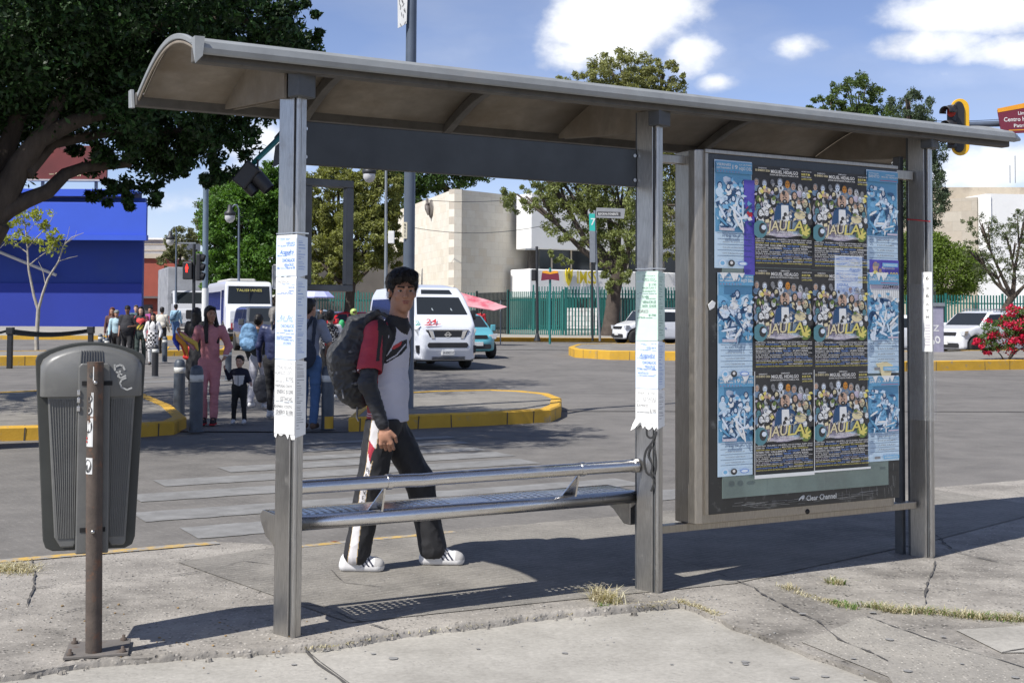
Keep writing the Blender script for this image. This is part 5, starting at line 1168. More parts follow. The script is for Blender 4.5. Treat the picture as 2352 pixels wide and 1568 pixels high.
# distant street front between the blue store and the truck
for (x0, x1, ya, yb, D, mat, lab, nm) in [(318, 400, 585, 800, 140, ORW, 'terracotta orange house front right of the blue building', 'orange_house'), (300, 420, 541, 590, 150, GRYW, 'grey and white upper storeys above the terracotta house', 'grey_house')]:
    r0 = Vector((*XY(x0, D), .4)); t = thing(nm, lab, 'building', r0)
    w = seg_wall(t, r0, 'wall', XY(x0, D), XY(x1, D), -.4, ZD(x0, ya, D) - r0.z, 8, mat)
    zt_ = ZD(x0, ya, D) - r0.z
    if nm == 'grey_house':
        for i in range(3): mb = MB(); mb.box(.6, 5.4, -.05, 0, zt_ - .7 - i * .75, zt_ - .55 - i * .75); mb.build('ledge', [BEIGE], w)
        mb = MB(); mb.box(.2, 6, -.3, 0, zt_ - .1, zt_ + .12); mb.build('cornice', [WALLW], w)
    else:
        mb = MB(); mb.box(0, 5, -.3, 0, zt_ - .0, zt_ + .5); mb.build('parapet', [BEIGE], w)
        mb = MB(); mb.box(.4, 1.6, -.06, 0, .2, 2.6); mb.build('doorway', [DKWALL], w)
        mb = MB(); mb.prism([(-.8, 3.3), (.0, 3.55), (0, 3.3)], .0, 3.2, 0, 'yz'); mb.build('awning', [DARKM], w)
# ---------------------------------------------------------------- fence of teal bars
FTEAL = M('fence_teal', (.010, .12, .105), .55, var=.2, vs=.6); FDARK = M('fence_dark', (.02, .028, .028), .5, var=.2)
def fence(px0, D0_, px1, D1, label, mat=None, h=2.35, sp=.165, w=.06, ytop=None):
    a = Vector((*XY(px0, D0_), 0)); b = Vector((*XY(px1, D1), 0)); z0 = zt((a.y + b.y) / 2) + .12; a.z = z0; L_ = (b - a).length
    t = thing('metal_fence', label, 'fence', a, math.atan2(b.y - a.y, b.x - a.x), 'lengths of bar fence along the far pavement'); mat = mat or FTEAL
    npan = max(1, round(L_ / 3.2)); pl = L_ / npan
    for p in range(npan):
        mb = MB(); n = int(pl / sp)
        for i in range(1, n): x = p * pl + i * pl / n; mb.box(x - w / 2, x + w / 2, -.02, .02, .06, h)
        for z in (.35, h - .5): mb.box(p * pl, (p + 1) * pl, .021, .045, z, z + .07)
        mb.build('fence_panel', [mat], t)
    for p in range(npan + 1): mb = MB(); mb.box(p * pl - .05, p * pl + .05, -.05, .05, -.1, h + .1); mb.build('post', [mat], t)
    return t
fence(690, 74, 1095, 72, 'long teal bar fence behind the vans and the lavender umbrella'); fence(1095, 71.5, 1167, 68, 'black bar fence section right of the pink awning', FDARK)
fence(1167, 68, 1292, 66.5, 'dense teal bar fence section beside the thin black signal pole', None, 2.4, .12, .06); fence(1300, 66, 1640, 68, 'open teal bar fence behind the small white off road car', None, 2.5, .17, .065)
fence(1640, 69, 2560, 71, 'teal bar fence behind the cars at the right', None, 2.35, .17, .07); fence(1225, 80, 1620, 80, 'farther teal bar fence behind the block wall', None, 2.9, .18, .06)
# utility cabinet
B = GT(2146, 812, .2); k = KD(B.y); t = thing('utility_cabinet', 'grey lilac utility cabinet with white graffiti behind the wrapped last post', 'cabinet', B)
mb = MB(); mb.box(-17 / k, 17 / k, -.25, .25, 0, 108 / k); cb = mb.build('cabinet_body', [M('cabinet_lilac', (.27, .26, .34), .6, var=.15)], t, .03)
mb = MB(); mb.box(-19 / k, 19 / k, -.3, .3, 108 / k, 116 / k); mb.build('cabinet_top', [PGRY], t, .01)
mb = MB(); mb.text('So', -13 / k, 20 / k, 26 / k, -.256, 0, w=24 / k, rot=.25); mb.text('Z', -8 / k, 52 / k, 14 / k, -.256, 0, w=14 / k); mb.build('graffiti', [WHITE], cb)
# market canopies
def canopy(name, label, px, D, mat, pole):
    P_ = [PD(x, y, D + dz) for x, y, dz in px]; base = Vector((P_[0].x, D, zt(D) + .12)); t = thing(name, label, 'canopy', base)
    mb = MB(); n = len(P_); c = sum(P_, Vector()) / n
    mb.add([(p - base)[:] for p in P_], [tuple(range(n))]); o = mb.build('cloth', [mat], t); s = o.modifiers.new('s', 'SOLIDIFY'); s.thickness = .03
    for x in pole: p = PD(x, 700, D) - base; mb = MB(); mb.tube([(p.x, 0, -.1), (p.x, 0, PD(x, 690, D).z - base.z)], .03, 6); mb.build('pole', [PGRY], t)
canopy('market_awning', 'faded pink cloth awning right of the white van', [(1040, 668, 0), (1120, 690, 0), (1165, 706, -.6), (1135, 714, -1.2), (1085, 706, -1.2), (1052, 700, -1)], 56, M('pink_cloth', (.55, .28, .30), .8, var=.15, vs=1.5, col2=(.50, .06, .10), c2s=.6, c2=(.5, .6)), (1050, 1150))
D = 54; B = Vector((*XY(728, D), zt(D))); t = thing('parasol', 'lavender market parasol behind the first shelter post', 'parasol', B); k = KD(D)
mb = MB(); mb.lathe([(.0, (728 + 1.1 * k - 662) / k), (.55, 2.05 + .15), (.56, 2.14), (.0, 2.3)], 8); mb.v = []; mb.f = []; mb.m = []; mb.s = []
zc = 1.43 + (728 - 664) / k - B.z; mb.lathe([(.02, zc), (.45, zc - .10), (.75, zc - .38), (.74, zc - .42), (.0, zc - .14)], 8, smooth=False); mb.build('canopy', [M('lavender_cloth', (.42, .44, .72), .8, var=.05)], t); mb = MB(); mb.tube([(0, 0, 0), (0, 0, zc)], .025, 6); mb.build('pole', [PGRY], t)

# ---------------------------------------------------------------- smooth solids: distance fields meshed into one surface
def poly_sdf(X, Y, poly):
    d = np.full(X.shape, 1e9, dtype=np.float32); s = np.ones(X.shape, dtype=bool); n = len(poly)
    inside = np.zeros(X.shape, dtype=bool)
    for i in range(n):
        x0, y0 = poly[i]; x1, y1 = poly[(i + 1) % n]; ex, ey = x1 - x0, y1 - y0
        wx, wy = X - x0, Y - y0; t = np.clip((wx * ex + wy * ey) / (ex * ex + ey * ey + 1e-12), 0, 1)
        d = np.minimum(d, (wx - ex * t) ** 2 + (wy - ey * t) ** 2)
        cond = ((y0 <= Y) & (y1 > Y)) | ((y1 <= Y) & (y0 > Y))
        if abs(ey) > 1e-9: inside ^= cond & (X < x0 + (Y - y0) / ey * ex)
    return np.where(inside, -np.sqrt(d), np.sqrt(d))
def smin(a, b, k):
    h = np.clip(.5 + .5 * (b - a) / k, 0, 1); return b * (1 - h) + a * h - k * h * (1 - h)
def smax(a, b, k): return -smin(-a, -b, k)
class Field:
    def __init__(s, lo, hi, h):
        s.h = h; s.o = np.array(lo, dtype=np.float32); n = np.ceil((np.array(hi) - s.o) / h).astype(int) + 1; s.n = n
        s.ax = [s.o[i] + h * np.arange(n[i], dtype=np.float32) for i in range(3)]; s.v = np.full(n, .25, dtype=np.float32); s.lab = np.zeros(n, dtype=np.int16)
    def sub(s, lo, hi):
        sl = []
        for i in range(3):
            a = int(max(0, math.floor((lo[i] - s.o[i]) / s.h))); b = int(min(s.n[i], math.ceil((hi[i] - s.o[i]) / s.h) + 1)); sl.append(slice(a, max(b, a)))
        sl = tuple(sl); g = np.meshgrid(s.ax[0][sl[0]], s.ax[1][sl[1]], s.ax[2][sl[2]], indexing='ij', sparse=True); return sl, g
    def put(s, sl, d, k, lab=0, op='u'):
        v = s.v[sl]
        if v.size == 0: return
        if op == 'u':
            L_ = s.lab[sl]; L_[d < v] = lab; s.lab[sl] = L_; s.v[sl] = smin(v, d, k) if k > 0 else np.minimum(v, d)
        else: s.v[sl] = smax(v, -d, k)
    def cap(s, a, b, ra, rb, k=.02, lab=0, op='u', flat=None):
        """tapered limb from a to b; flat=(axis, factor) squashes its section"""
        a = np.array(a, dtype=np.float32); b = np.array(b, dtype=np.float32); r = max(ra, rb) * (max(1, flat[1]) if flat else 1) + k * 2 + s.h * 2
        sl, (X, Y, Z) = s.sub(np.minimum(a, b) - r, np.maximum(a, b) + r); ba = b - a; L2 = float(ba @ ba) + 1e-12
        px, py, pz = X - a[0], Y - a[1], Z - a[2]; t = np.clip((px * ba[0] + py * ba[1] + pz * ba[2]) / L2, 0, 1)
        dx, dy, dz = px - ba[0] * t, py - ba[1] * t, pz - ba[2] * t
        if flat:
            ax = np.array(flat[0], dtype=np.float32); ax = ax / np.linalg.norm(ax); dd = dx * ax[0] + dy * ax[1] + dz * ax[2]; f = 1 / flat[1] - 1
            dx, dy, dz = dx + ax[0] * dd * f, dy + ax[1] * dd * f, dz + ax[2] * dd * f
        s.put(sl, np.sqrt(dx * dx + dy * dy + dz * dz) - (ra + (rb - ra) * t), k, lab, op)
    def ell(s, c, r, k=.02, lab=0, op='u', rot=None):
        c = np.array(c, dtype=np.float32); m = max(r) + k * 2 + s.h * 2; sl, (X, Y, Z) = s.sub(c - m, c + m); x, y, z = X - c[0], Y - c[1], Z - c[2]
        if rot is not None:
            Rm = np.array(rot.to_3x3().transposed()); x, y, z = (Rm[0][0] * x + Rm[0][1] * y + Rm[0][2] * z, Rm[1][0] * x + Rm[1][1] * y + Rm[1][2] * z, Rm[2][0] * x + Rm[2][1] * y + Rm[2][2] * z)
        k0 = np.sqrt((x / r[0]) ** 2 + (y / r[1]) ** 2 + (z / r[2]) ** 2); k1 = np.sqrt((x / r[0] ** 2) ** 2 + (y / r[1] ** 2) ** 2 + (z / r[2] ** 2) ** 2) + 1e-9
        s.put(sl, k0 * (k0 - 1) / k1, k, lab, op)
    def mesh(s):
        v = s.v; S = v < 0; n = v.shape; cnt = np.zeros((n[0] - 1, n[1] - 1, n[2] - 1), dtype=np.int8); acc = None
        for i in (0, 1):
            for j in (0, 1):
                for k in (0, 1): cnt += S[i:n[0] - 1 + i, j:n[1] - 1 + j, k:n[2] - 1 + k]
        act = (cnt > 0) & (cnt < 8); I = np.argwhere(act); idx = -np.ones(act.shape, dtype=np.int32); idx[act] = np.arange(len(I))
        P_ = np.zeros((len(I), 3)); W = np.zeros(len(I)); cor = [(i, j, k) for i in (0, 1) for j in (0, 1) for k in (0, 1)]
        for a in cor:
            for ax in range(3):
                if a[ax]: continue
                b = list(a); b[ax] = 1; va = v[I[:, 0] + a[0], I[:, 1] + a[1], I[:, 2] + a[2]]; vb = v[I[:, 0] + b[0], I[:, 1] + b[1], I[:, 2] + b[2]]
                m = (va < 0) != (vb < 0); t = np.where(m, va / np.where(m, va - vb, 1), 0); p = np.array(a, float)[None, :] + t[:, None] * (np.array(b) - np.array(a))[None, :]; P_[m] += p[m]; W[m] += 1
        V = (P_ / W[:, None] + I) * s.h + s.o
        F = []
        for ax in range(3):
            sh = [slice(None)] * 3; sh2 = [slice(None)] * 3; sh[ax] = slice(0, n[ax] - 1); sh2[ax] = slice(1, n[ax]); e = S[tuple(sh)] != S[tuple(sh2)]; E = np.argwhere(e)
            o1, o2 = [(1, 2), (2, 0), (0, 1)][ax]; ok = (E[:, o1] > 0) & (E[:, o2] > 0) & (E[:, o1] < n[o1] - 1) & (E[:, o2] < n[o2] - 1); E = E[ok]
            def g(d1, d2): q = E.copy(); q[:, o1] -= d1; q[:, o2] -= d2; return idx[q[:, 0], q[:, 1], q[:, 2]]
            f = np.stack([g(1, 1), g(0, 1), g(0, 0), g(1, 0)], 1); flip = ~S[E[:, 0], E[:, 1], E[:, 2]]; f[flip] = f[flip][:, ::-1]; F.append(f)
        F = np.concatenate(F); lab = s.lab[I[:, 0], I[:, 1], I[:, 2]]
        return V, F, lab
def arr_obj(name, V, F, mats, mi=None, parent=None, smooth=True):
    me = bpy.data.meshes.new(name); n = len(F); k = F.shape[1]; me.vertices.add(len(V)); me.vertices.foreach_set('co', np.ascontiguousarray(V, dtype=np.float32).ravel()); me.loops.add(n * k); me.loops.foreach_set('vertex_index', np.ascontiguousarray(F, dtype=np.int32).ravel())
    me.polygons.add(n); me.polygons.foreach_set('loop_start', np.arange(n, dtype=np.int32) * k); me.polygons.foreach_set('loop_total', np.full(n, k, dtype=np.int32))
    for m in (mats if isinstance(mats, (list, tuple)) else [mats]): me.materials.append(m)
    if mi is not None: me.polygons.foreach_set('material_index', np.asarray(mi, dtype=np.int32))
    if smooth: me.polygons.foreach_set('use_smooth', np.ones(n, dtype=bool))
    me.update(calc_edges=True); o = bpy.data.objects.new(name, me); COL.objects.link(o)
    if parent is not None: o.parent = parent
    return o
def split_obj(V, F, cls, spec, parent):
    """faces sorted into classes, each class its own object: spec = {class: (name, material)}"""
    out = {}
    for c, (nm, mat) in spec.items():
        f = F[cls == c]
        if len(f) == 0: continue
        u, inv = np.unique(f.ravel(), return_inverse=True); out[c] = arr_obj(nm, V[u], inv.reshape(f.shape), mat, None, parent)
    return out
def fnorm(V, F):
    n = np.cross(V[F[:, 2]] - V[F[:, 0]], V[F[:, 3]] - V[F[:, 1]]); return n / np.maximum(1e-9, np.linalg.norm(n, axis=1))[:, None]
def in_poly(x, y, poly): return poly_sdf(x, y, poly) < 0
# ---------------------------------------------------------------- vehicles
CGL = M('car_glass', (.022, .026, .03), .14, var=0, spec=.32); TYRE = M('tyre', (.018, .018, .018), .85, var=.1); RIM = M('alloy', (.42, .42, .43), .35, .8, var=.1); CHR = M('chrome', (.75, .76, .78), .12, 1.0, var=.05)
LAMP = M('headlamp', (.62, .64, .66), .12, .2, var=.2, vs=20, coat=.8); BPL = M('black_plastic', (.022, .022, .024), .5, var=.1); PLATE = M('number_plate', (.62, .62, .60), .5, var=.03)
def paintm(n, c): return M(n, c, .28, 0, var=.03, vs=2, coat=.6)
def vehicle(name, label, cat, px, D, fwd, side, hw, plan, h, paint, glass, wheels, wr=.32, group=None, res=.045, k=.06, z_off=0, mpos=None):
    """side: outline (y, z); hw: outline of the half section (x, z); plan: half plan (x, y); glass: windows"""
    p = PD(px, 700, D); z = zt(D) + z_off
    t = thing(name, label, cat, (p.x, D, z), math.atan2(fwd[1], fwd[0]) - math.pi / 2, group)
    ys = [q[0] for q in side]; zs = [q[1] for q in side]; W = max(q[0] for q in hw)
    F_ = Field((-W - .1, min(ys) - .1, .05), (W + .1, max(ys) + .1, max(zs) + .12), res)
    X, Y, Z = np.meshgrid(*F_.ax, indexing='ij', sparse=True)
    sd_ = poly_sdf(*np.broadcast_arrays(Y, Z), side); sd2 = poly_sdf(*np.broadcast_arrays(np.abs(X), Z), [(-1, -1)] + [(-1, -1)][:0] + hw + [(-1, hw[-1][1])])
    sd3 = poly_sdf(*np.broadcast_arrays(np.abs(X), Y), [(-1, min(ys) - 1)] + plan + [(-1, max(ys) + 1)])
    v = smax(smax(sd_, sd2, k), sd3, k * 1.5); F_.v = np.ascontiguousarray(np.broadcast_to(v, F_.n)).astype(np.float32)
    for wy in wheels:
        for sg in (-1, 1):
            F_.cap((sg * (W - .32), wy, wr), (sg * (W + .2), wy, wr), wr + .06, wr + .06, 0.01, 0, 's')
    V, F, _ = F_.mesh(); C = V[F].mean(1); N_ = fnorm(V, F); cls = np.zeros(len(F), dtype=int); spec = {0: ('car_body' if cat != 'van' else 'van_body', paint)}
    for i, (kind, poly, nm) in enumerate(glass):
        c = i + 1; spec[c] = (nm, CGL)
        if kind == 'L': m = (N_[:, 0] < -.45) & in_poly(C[:, 1], C[:, 2], poly)
        elif kind == 'R': m = (N_[:, 0] > .45) & in_poly(C[:, 1], C[:, 2], poly)
        elif kind == 'F': m = (N_[:, 1] > .12) & in_poly(C[:, 0], C[:, 2], poly)
        else: m = (N_[:, 1] < -.2) & in_poly(C[:, 0], C[:, 2], poly)
        cls[m] = c
    vn = np.zeros_like(V)
    for j in range(4): np.add.at(vn, F[:, j], N_)
    vn /= np.maximum(1e-9, np.linalg.norm(vn, axis=1))[:, None]
    for i, (kind, poly, nm) in enumerate(glass):      # snap the rim of each window to its outline
        inn = np.unique(F[cls == i + 1]); outv = np.unique(F[cls != i + 1]); bd = np.intersect1d(inn, outv)
        if len(bd) == 0: continue
        a_, b_, c_ = (1, 2, 0) if kind in 'LR' else (0, 2, 1)
        u, w_ = V[bd, a_], V[bd, b_]; best = np.full(len(bd), 1e9); nu = u.copy(); nw = w_.copy()
        for q in range(len(poly)):
            (x0, y0), (x1, y1) = poly[q], poly[(q + 1) % len(poly)]; tt = np.clip(((u - x0) * (x1 - x0) + (w_ - y0) * (y1 - y0)) / ((x1 - x0) ** 2 + (y1 - y0) ** 2), 0, 1); cx, cy = x0 + tt * (x1 - x0), y0 + tt * (y1 - y0); dd = (u - cx) ** 2 + (w_ - cy) ** 2
            m = dd < best; best[m] = dd[m]; nu[m] = cx[m]; nw[m] = cy[m]
        ok = (best < (1.3 * res) ** 2) & (abs(vn[bd, c_]) > .25); du, dw = nu - u, nw - w_; dc = -(vn[bd, a_] * du + vn[bd, b_] * dw) / np.where(abs(vn[bd, c_]) > .25, vn[bd, c_], 1)
        V[bd[ok], a_] += du[ok]; V[bd[ok], b_] += dw[ok]; V[bd[ok], c_] += dc[ok]
    split_obj(V, F, cls, spec, t)
    for wy in wheels:
        for sg in (-1, 1):
            mb = MB(); mb.lathe([(wr * .62, -.10), (wr * .9, -.11), (wr, -.07), (wr, .07), (wr * .9, .11), (wr * .62, .10)], 20, (sg * (W - .13), wy, wr), axis='x'); w = mb.build('wheel', [TYRE], t)
            mb = MB(); mb.lathe([(0, .06), (wr * .2, .07), (wr * .25, .04), (wr * .58, .06), (wr * .64, .09)], 10, (0, 0, 0), axis='x', smooth=False); mb.v = [(sg * (W - .13) + x * sg, y + wy, z + wr) for x, y, z in mb.v]; mb.build('rim', [RIM], w)
    mb = MB(); mb.box(-W + .1, W - .1, min(ys) + .3, max(ys) - .3, .22, .5); mb.build('underbody', [BPL], t)
    if mpos:
        for sg in (-1, 1): mb = MB(); mb.box(sg * W - .02 + sg * .02, sg * W + sg * .2 + .0, mpos[0] - .08, mpos[0] + .06, mpos[1] - .1, mpos[1] + .12); mb.build('wing_mirror', [BPL if cat in ('van', 'minibus') else paint], t, .03)
    return t
RZ = Matrix.Rotation(math.pi, 4, 'Z')
def front(t, L_, parts):
    """shapes on the front: (name, material, outline (x to the viewer's right, z), y distance from centre, thickness)"""
    for nm, mat, pts, y, th in parts:
        mb = MB(); mb.T = RZ; mb.prism(pts, -y - th, -y + .05); mb.build(nm, [mat], t, .008)
def rect(x0, x1, z0, z1, c=.0): return [(x0 + c, z0), (x1 - c, z0), (x1, z0 + c), (x1, z1 - c), (x1 - c, z1), (x0 + c, z1), (x0, z1 - c), (x0, z0 + c)] if c else [(x0, z0), (x1, z0), (x1, z1), (x0, z1)]
def mir(p): return [(-a, b) for a, b in p][::-1]
FW = (.36, -.93)
WP = paintm('white_paint', (.62, .64, .68)); WP2 = paintm('white_car_paint', (.72, .73, .74))
# van: front on
t = vehicle('passenger_van', 'white high roof passenger van facing the camera behind the walking youth', 'van', 965, 36.6, FW,
    [(-2.55, .3), (-2.6, 1.2), (-2.5, 2.1), (-2.35, 2.27), (0.6, 2.36), (1.35, 2.26), (1.62, 2.04), (2.12, 1.50), (2.50, 1.16), (2.60, .95), (2.63, .55), (2.55, .26), (-2.5, .28)],
    [(.90, .2), (.92, .5), (.93, 1.1), (.90, 1.45), (.80, 2.0), (.70, 2.28), (.5, 2.4)], [(.80, -2.62), (.90, -2.45), (.92, 0), (.92, 1.9), (.86, 2.4), (.66, 2.66)], 2.3, WP,
    [('F', [(-.74, 1.50), (.74, 1.50), (.62, 1.99), (-.62, 1.99)], 'windshield'), ('F', [(-.46, 2.07), (.46, 2.07), (.42, 2.2), (-.42, 2.2)], 'roof_window'), ('R', [(1.0, 1.35), (2.0, 1.35), (1.55, 1.92), (1.0, 1.95)], 'side_window'), ('R', [(-2.3, 1.35), (.9, 1.35), (.9, 1.95), (-2.3, 1.95)], 'side_window'), ('L', [(-2.3, 1.35), (2.0, 1.35), (1.55, 1.92), (-2.3, 1.95)], 'side_window')],
    (1.72, -1.5), .33, mpos=None, res=.032)
front(t, 2.6, [('grille', BPL, [(-.5, .84), (.5, .84), (.58, 1.06), (-.58, 1.06)], 2.575, .03), ('lower_grille', BPL, rect(-.58, .58, .60, .74, .04), 2.62, .02), ('chrome_bar', CHR, rect(-.62, .62, 1.065, 1.10), 2.56, .03)])
for sg in (-1, 1):
    hl = [(.56, .86), (.80, .90), (.88, 1.10), (.78, 1.14), (.62, 1.06)]; front(t, 2.5, [('headlight', LAMP, hl if sg > 0 else mir(hl), 2.38, .10)])
    cw = [(.36, .84), (.46, .84), (.56, 1.08), (.42, 1.06)]; front(t, 2.5, [('chrome_wing', CHR, cw if sg > 0 else mir(cw), 2.60, .02)])
    fl = [(.62, .42), (.84, .46), (.86, .66), (.62, .68)]; front(t, 2.5, [('bumper_vent', BPL, fl if sg > 0 else mir(fl), 2.44, .08)])
    mb = MB(); mb.T = RZ; mb.lathe([(0, -.02), (.05, -.02), (.06, 0)], 12, (sg * .68, -2.53, .32), axis='y'); mb.build('fog_lamp', [LAMP], t)
    mb = MB(); mb.T = RZ; mb.box(sg * .98 - .07, sg * .98 + .07, -1.95, -1.80, 1.36, 1.64); mb.build('wing_mirror', [BPL], t, .04)
mb = MB(); mb.T = RZ
for i in range(12): a0_, a1_ = math.pi * 2 * i / 12, math.pi * 2 * (i + 1) / 12; mb.add([(.075 * math.cos(a), -2.612, .955 + .075 * math.sin(a)) for a in (a0_, a1_)] + [(.055 * math.cos(a), -2.612, .955 + .055 * math.sin(a)) for a in (a1_, a0_)], [(0, 1, 2, 3)])
mb.box(-.10, .10, -2.616, -2.61, .942, .968); mb.build('badge', [CHR], t)
front(t, 2.6, [('number_plate', PLATE, rect(-.18, .18, .40, .54), 2.64, .02), ('bumper_slot', BPL, rect(-.44, .50, .28, .31), 2.60, .02), ('bumper_slot', BPL, rect(-.44, .50, .33, .355), 2.60, .02)])
mb = MB(); mb.T = RZ; mb.text('A-65431-S', 0, .44, .06, -2.662, 0, w=.30, align='c'); mb.build('plate_text', [BPL], t)
SL = Matrix.Translation((0, 2.56, 1.145)) @ RZ @ Matrix.Rotation(-R(47), 4, 'X')
def decal(name, mat, fn, off): mb = MB(); mb.T = SL; fn(mb, -off); return mb.build(name, [mat], t)
decal('number_shadow', WHITE, lambda m, y: m.text('24', -.60, .135, .20, y, 0, w=.36, shear=.25), .020)  # white outline printed behind the red number
decal('number_decal', M('decal_red', (.50, .03, .04), .5, var=.1), lambda m, y: (m.text('24', -.585, .14, .185, y, 0, w=.33, shear=.25), m.flat([(-.66, .09), (-.16, .12), (-.18, .10), (-.6, .06)], y)), .024)
decal('side_decal', M('decal_teal', (.05, .30, .25), .5), lambda m, y: (m.text('TE', -.88, .15, .10, y, 0, w=.12), m.flat([(-.9, .05), (-.76, .08), (-.78, .12), (-.88, .11)], y)), .022)
mb = MB(); mb.T = RZ; 
for x in (-.25, .3): mb.tube([(x, -2.05, 1.5), (x + .02, -2.0, 1.58), (x - .02, -1.98, 1.68)], [.05, .03, .012], 6)
mb.build('dashboard_ornament', [M('ornament', (.35, .4, .42), .6)], t)
# teal hatchback
def hatch(name, label, px, D, fwd, paint, L_=3.6, W=.75, H=1.48, hood=.92, plate=True, cat='car', group='cars on the crossing roads', gr=None, rails=False, wr=.29, boxy=0.0):
    f, r = L_ / 2, -L_ / 2; hb = f - L_ * .22; wsx = hb - (.55 - boxy * .25)
    t = vehicle(name, label, cat, px, D, fwd, [(r + .03, .3), (r, .75), (r + .12 - boxy * .1, hood + .08), (r + .45 - boxy * .3, H - .06), (r + .75, H), (wsx - .35, H), (wsx, H - .08), (hb, hood + .08), (f - .35, hood - .06), (f - .08, hood - .2), (f, .55), (f - .06, .25), (r + .1, .25)],
        [(W - .03, .2), (W, .5), (W + .01, .7), (W - .02, hood), (W - .16 + boxy * .06, H - .1), (W - .3 + boxy * .1, H + .05)], [(W - .16, r - .02), (W - .02, r + .3), (W, 0), (W - .02, f - .6), (W - .14, f - .15), (W - .4, f + .03)], H, paint,
        [('F', [(-W + .14, hood + .08), (W - .14, hood + .08), (W - .24, H - .08), (-W + .24, H - .08)], 'windshield')] + [(s, [(r + .45 - boxy * .1, hood + .05), (-.02, hood + .03), (-.02, H - .12), (r + .6 - boxy * .1, H - .14)], 'rear_side_window') for s in 'LR'] + [(s, [(.05, hood + .03), (hb - .12, hood + .05), (wsx - .02, H - .14), (.05, H - .12)], 'front_side_window') for s in 'LR'] + [('B', [(-W + .16, hood + .08), (W - .16, hood + .08), (W - .26, H - .12), (-W + .26, H - .12)], 'rear_window')],
        (f - .62 * L_ / 3.9, r + .62 * L_ / 3.9), wr, group, .045, .07, mpos=(hb - .25, hood + .05))
    for sg in (-1, 1):
        hl = [(W - .40, hood - .30), (W - .10, hood - .30), (W - .04, hood - .12), (W - .34, hood - .16)]; front(t, f, [('headlight', LAMP, hl if sg > 0 else mir(hl), f - .24, .14)])
        mb = MB(); mb.box(sg * (W - .02) - .03, sg * (W - .02) + .03, r - .0, r + .1, hood - .25, hood); mb.build('tail_lamp', [M('tail_red', (.35, .02, .02), .3, var=.05)], t, .01)
        for yy in (.0,): mb = MB(); mb.box(sg * W - .012 + sg * .01, sg * W + .012 + sg * .01, -.18, -.02, hood - .16, hood - .12); mb.build('door_handle', [CHR if rails else paint], t)
    front(t, f, [('grille', gr or BPL, rect(-W + .42, W - .42, hood - .30, hood - .17, .03), f - .06, .03), ('lower_grille', BPL, rect(-W + .3, W - .3, .32, .48, .04), f - .02, .02)])
    if plate: front(t, f, [('number_plate', PLATE, rect(-.17, .17, .42, .55), f + .0, .025)])
    if rails:
        for sg in (-1, 1): mb = MB(); mb.tube([(sg * (W - .22), r + .5, H + .0), (sg * (W - .22), r + .6, H + .06), (sg * (W - .22), wsx - .4, H + .06), (sg * (W - .22), wsx - .3, H)], .02, 6); mb.build('roof_rail', [RIM], t)
    return t
hatch('hatchback', 'light turquoise hatchback partly hidden behind the white van', 1060, 43, FW, paintm('turquoise_paint', (.10, .36, .42)), 3.5, .76, 1.5, .95)
t_ = hatch('small_suv', 'small white off road car with dark grille behind the middle shelter post', 1500, 58.5, (-.93, -.37), WP2, 3.8, .84, 1.62, 1.0, gr=BPL, boxy=.9, rails=True, wr=.34)
hatch('white_suv', 'white crossover with a dark winged grille left of the red flowering bush', 2262, 47.0, (-.86, -.51), paintm('pearl_paint', (.66, .67, .69)), 4.5, .91, 1.66, 1.05, gr=BPL, rails=True, wr=.36)
hatch('white_hatchback', 'white hatchback mostly hidden behind the poster case', 2010, 47, (-.95, -.3), WP2, 4.0, .85, 1.5, .98)
hatch('blue_hatchback', 'dark blue car half hidden behind the white crossover', 2310, 56, (-.9, -.4), paintm('navy_paint', (.02, .035, .09)), 4.2, .86, 1.48, .98)
hatch('red_suv', 'dark red car roof showing above the white crossover', 2345, 60, (-.9, -.4), paintm('wine_paint', (.16, .015, .025)), 4.5, .9, 1.75, 1.05)
hatch('red_car', 'bright red car parked behind the motorcyclist', 782, 62, (-.75, -.66), paintm('red_paint', (.48, .02, .03)), 3.8, .8, 1.42, .9)
hatch('grey_suv', 'dark grey car behind the woman with the light blue backpack', 606, 47, FW, paintm('grey_paint', (.07, .075, .08)), 4.3, .88, 1.7, 1.05, boxy=.5)
hatch('parked_car', 'pale blue grey car front left of the red car near the parasol', 722, 64, FW, paintm('pale_blue_paint', (.25, .30, .36)), 4.0, .82, 1.5, .95)
# minibus
t = vehicle('minibus', 'white minibus number 33 waiting behind the pedestrians', 'minibus', 548, 62.0, FW,
    [(-3.4, .4), (-3.4, 2.7), (-3.2, 2.82), (2.3, 2.84), (2.95, 2.78), (3.05, 2.6), (3.18, 1.68), (3.5, 1.56), (3.6, 1.42), (3.62, .5), (3.5, .35), (-3.3, .35)],
    [(1.08, .2), (1.14, .8), (1.14, 1.6), (1.10, 2.6), (1.0, 2.86), (.9, 2.95)], [(1.08, -3.5), (1.12, -3.2), (1.12, 2.8), (1.08, 3.3), (.95, 3.7)], 2.8, paintm('bus_white', (.70, .71, .72)),
    [('F', [(-1.0, 1.74), (1.0, 1.74), (.96, 2.58), (-.96, 2.58)], 'windshield'), ('R', [(-3, 1.45), (1.6, 1.45), (1.6, 2.35), (-3, 2.35)], 'side_window'), ('R', [(1.8, .5), (2.7, .5), (2.7, 2.4), (1.8, 2.4)], 'door_opening'), ('L', [(-3, 1.45), (2.7, 1.45), (2.6, 2.35), (-3, 2.35)], 'side_window')], (2.5, -2.1), .42, res=.05, k=.035)
front(t, 3.6, [('bumper', BPL, rect(-1.05, 1.05, .42, .62, .05), 3.60, .06), ('grille', BPL, rect(-.5, .5, .78, 1.0, .03), 3.60, .03)])
for sg in (-1, 1): front(t, 3.6, [('headlight', LAMP, rect(sg * .78 - .15, sg * .78 + .15, .85, 1.05, .03), 3.58, .04)])
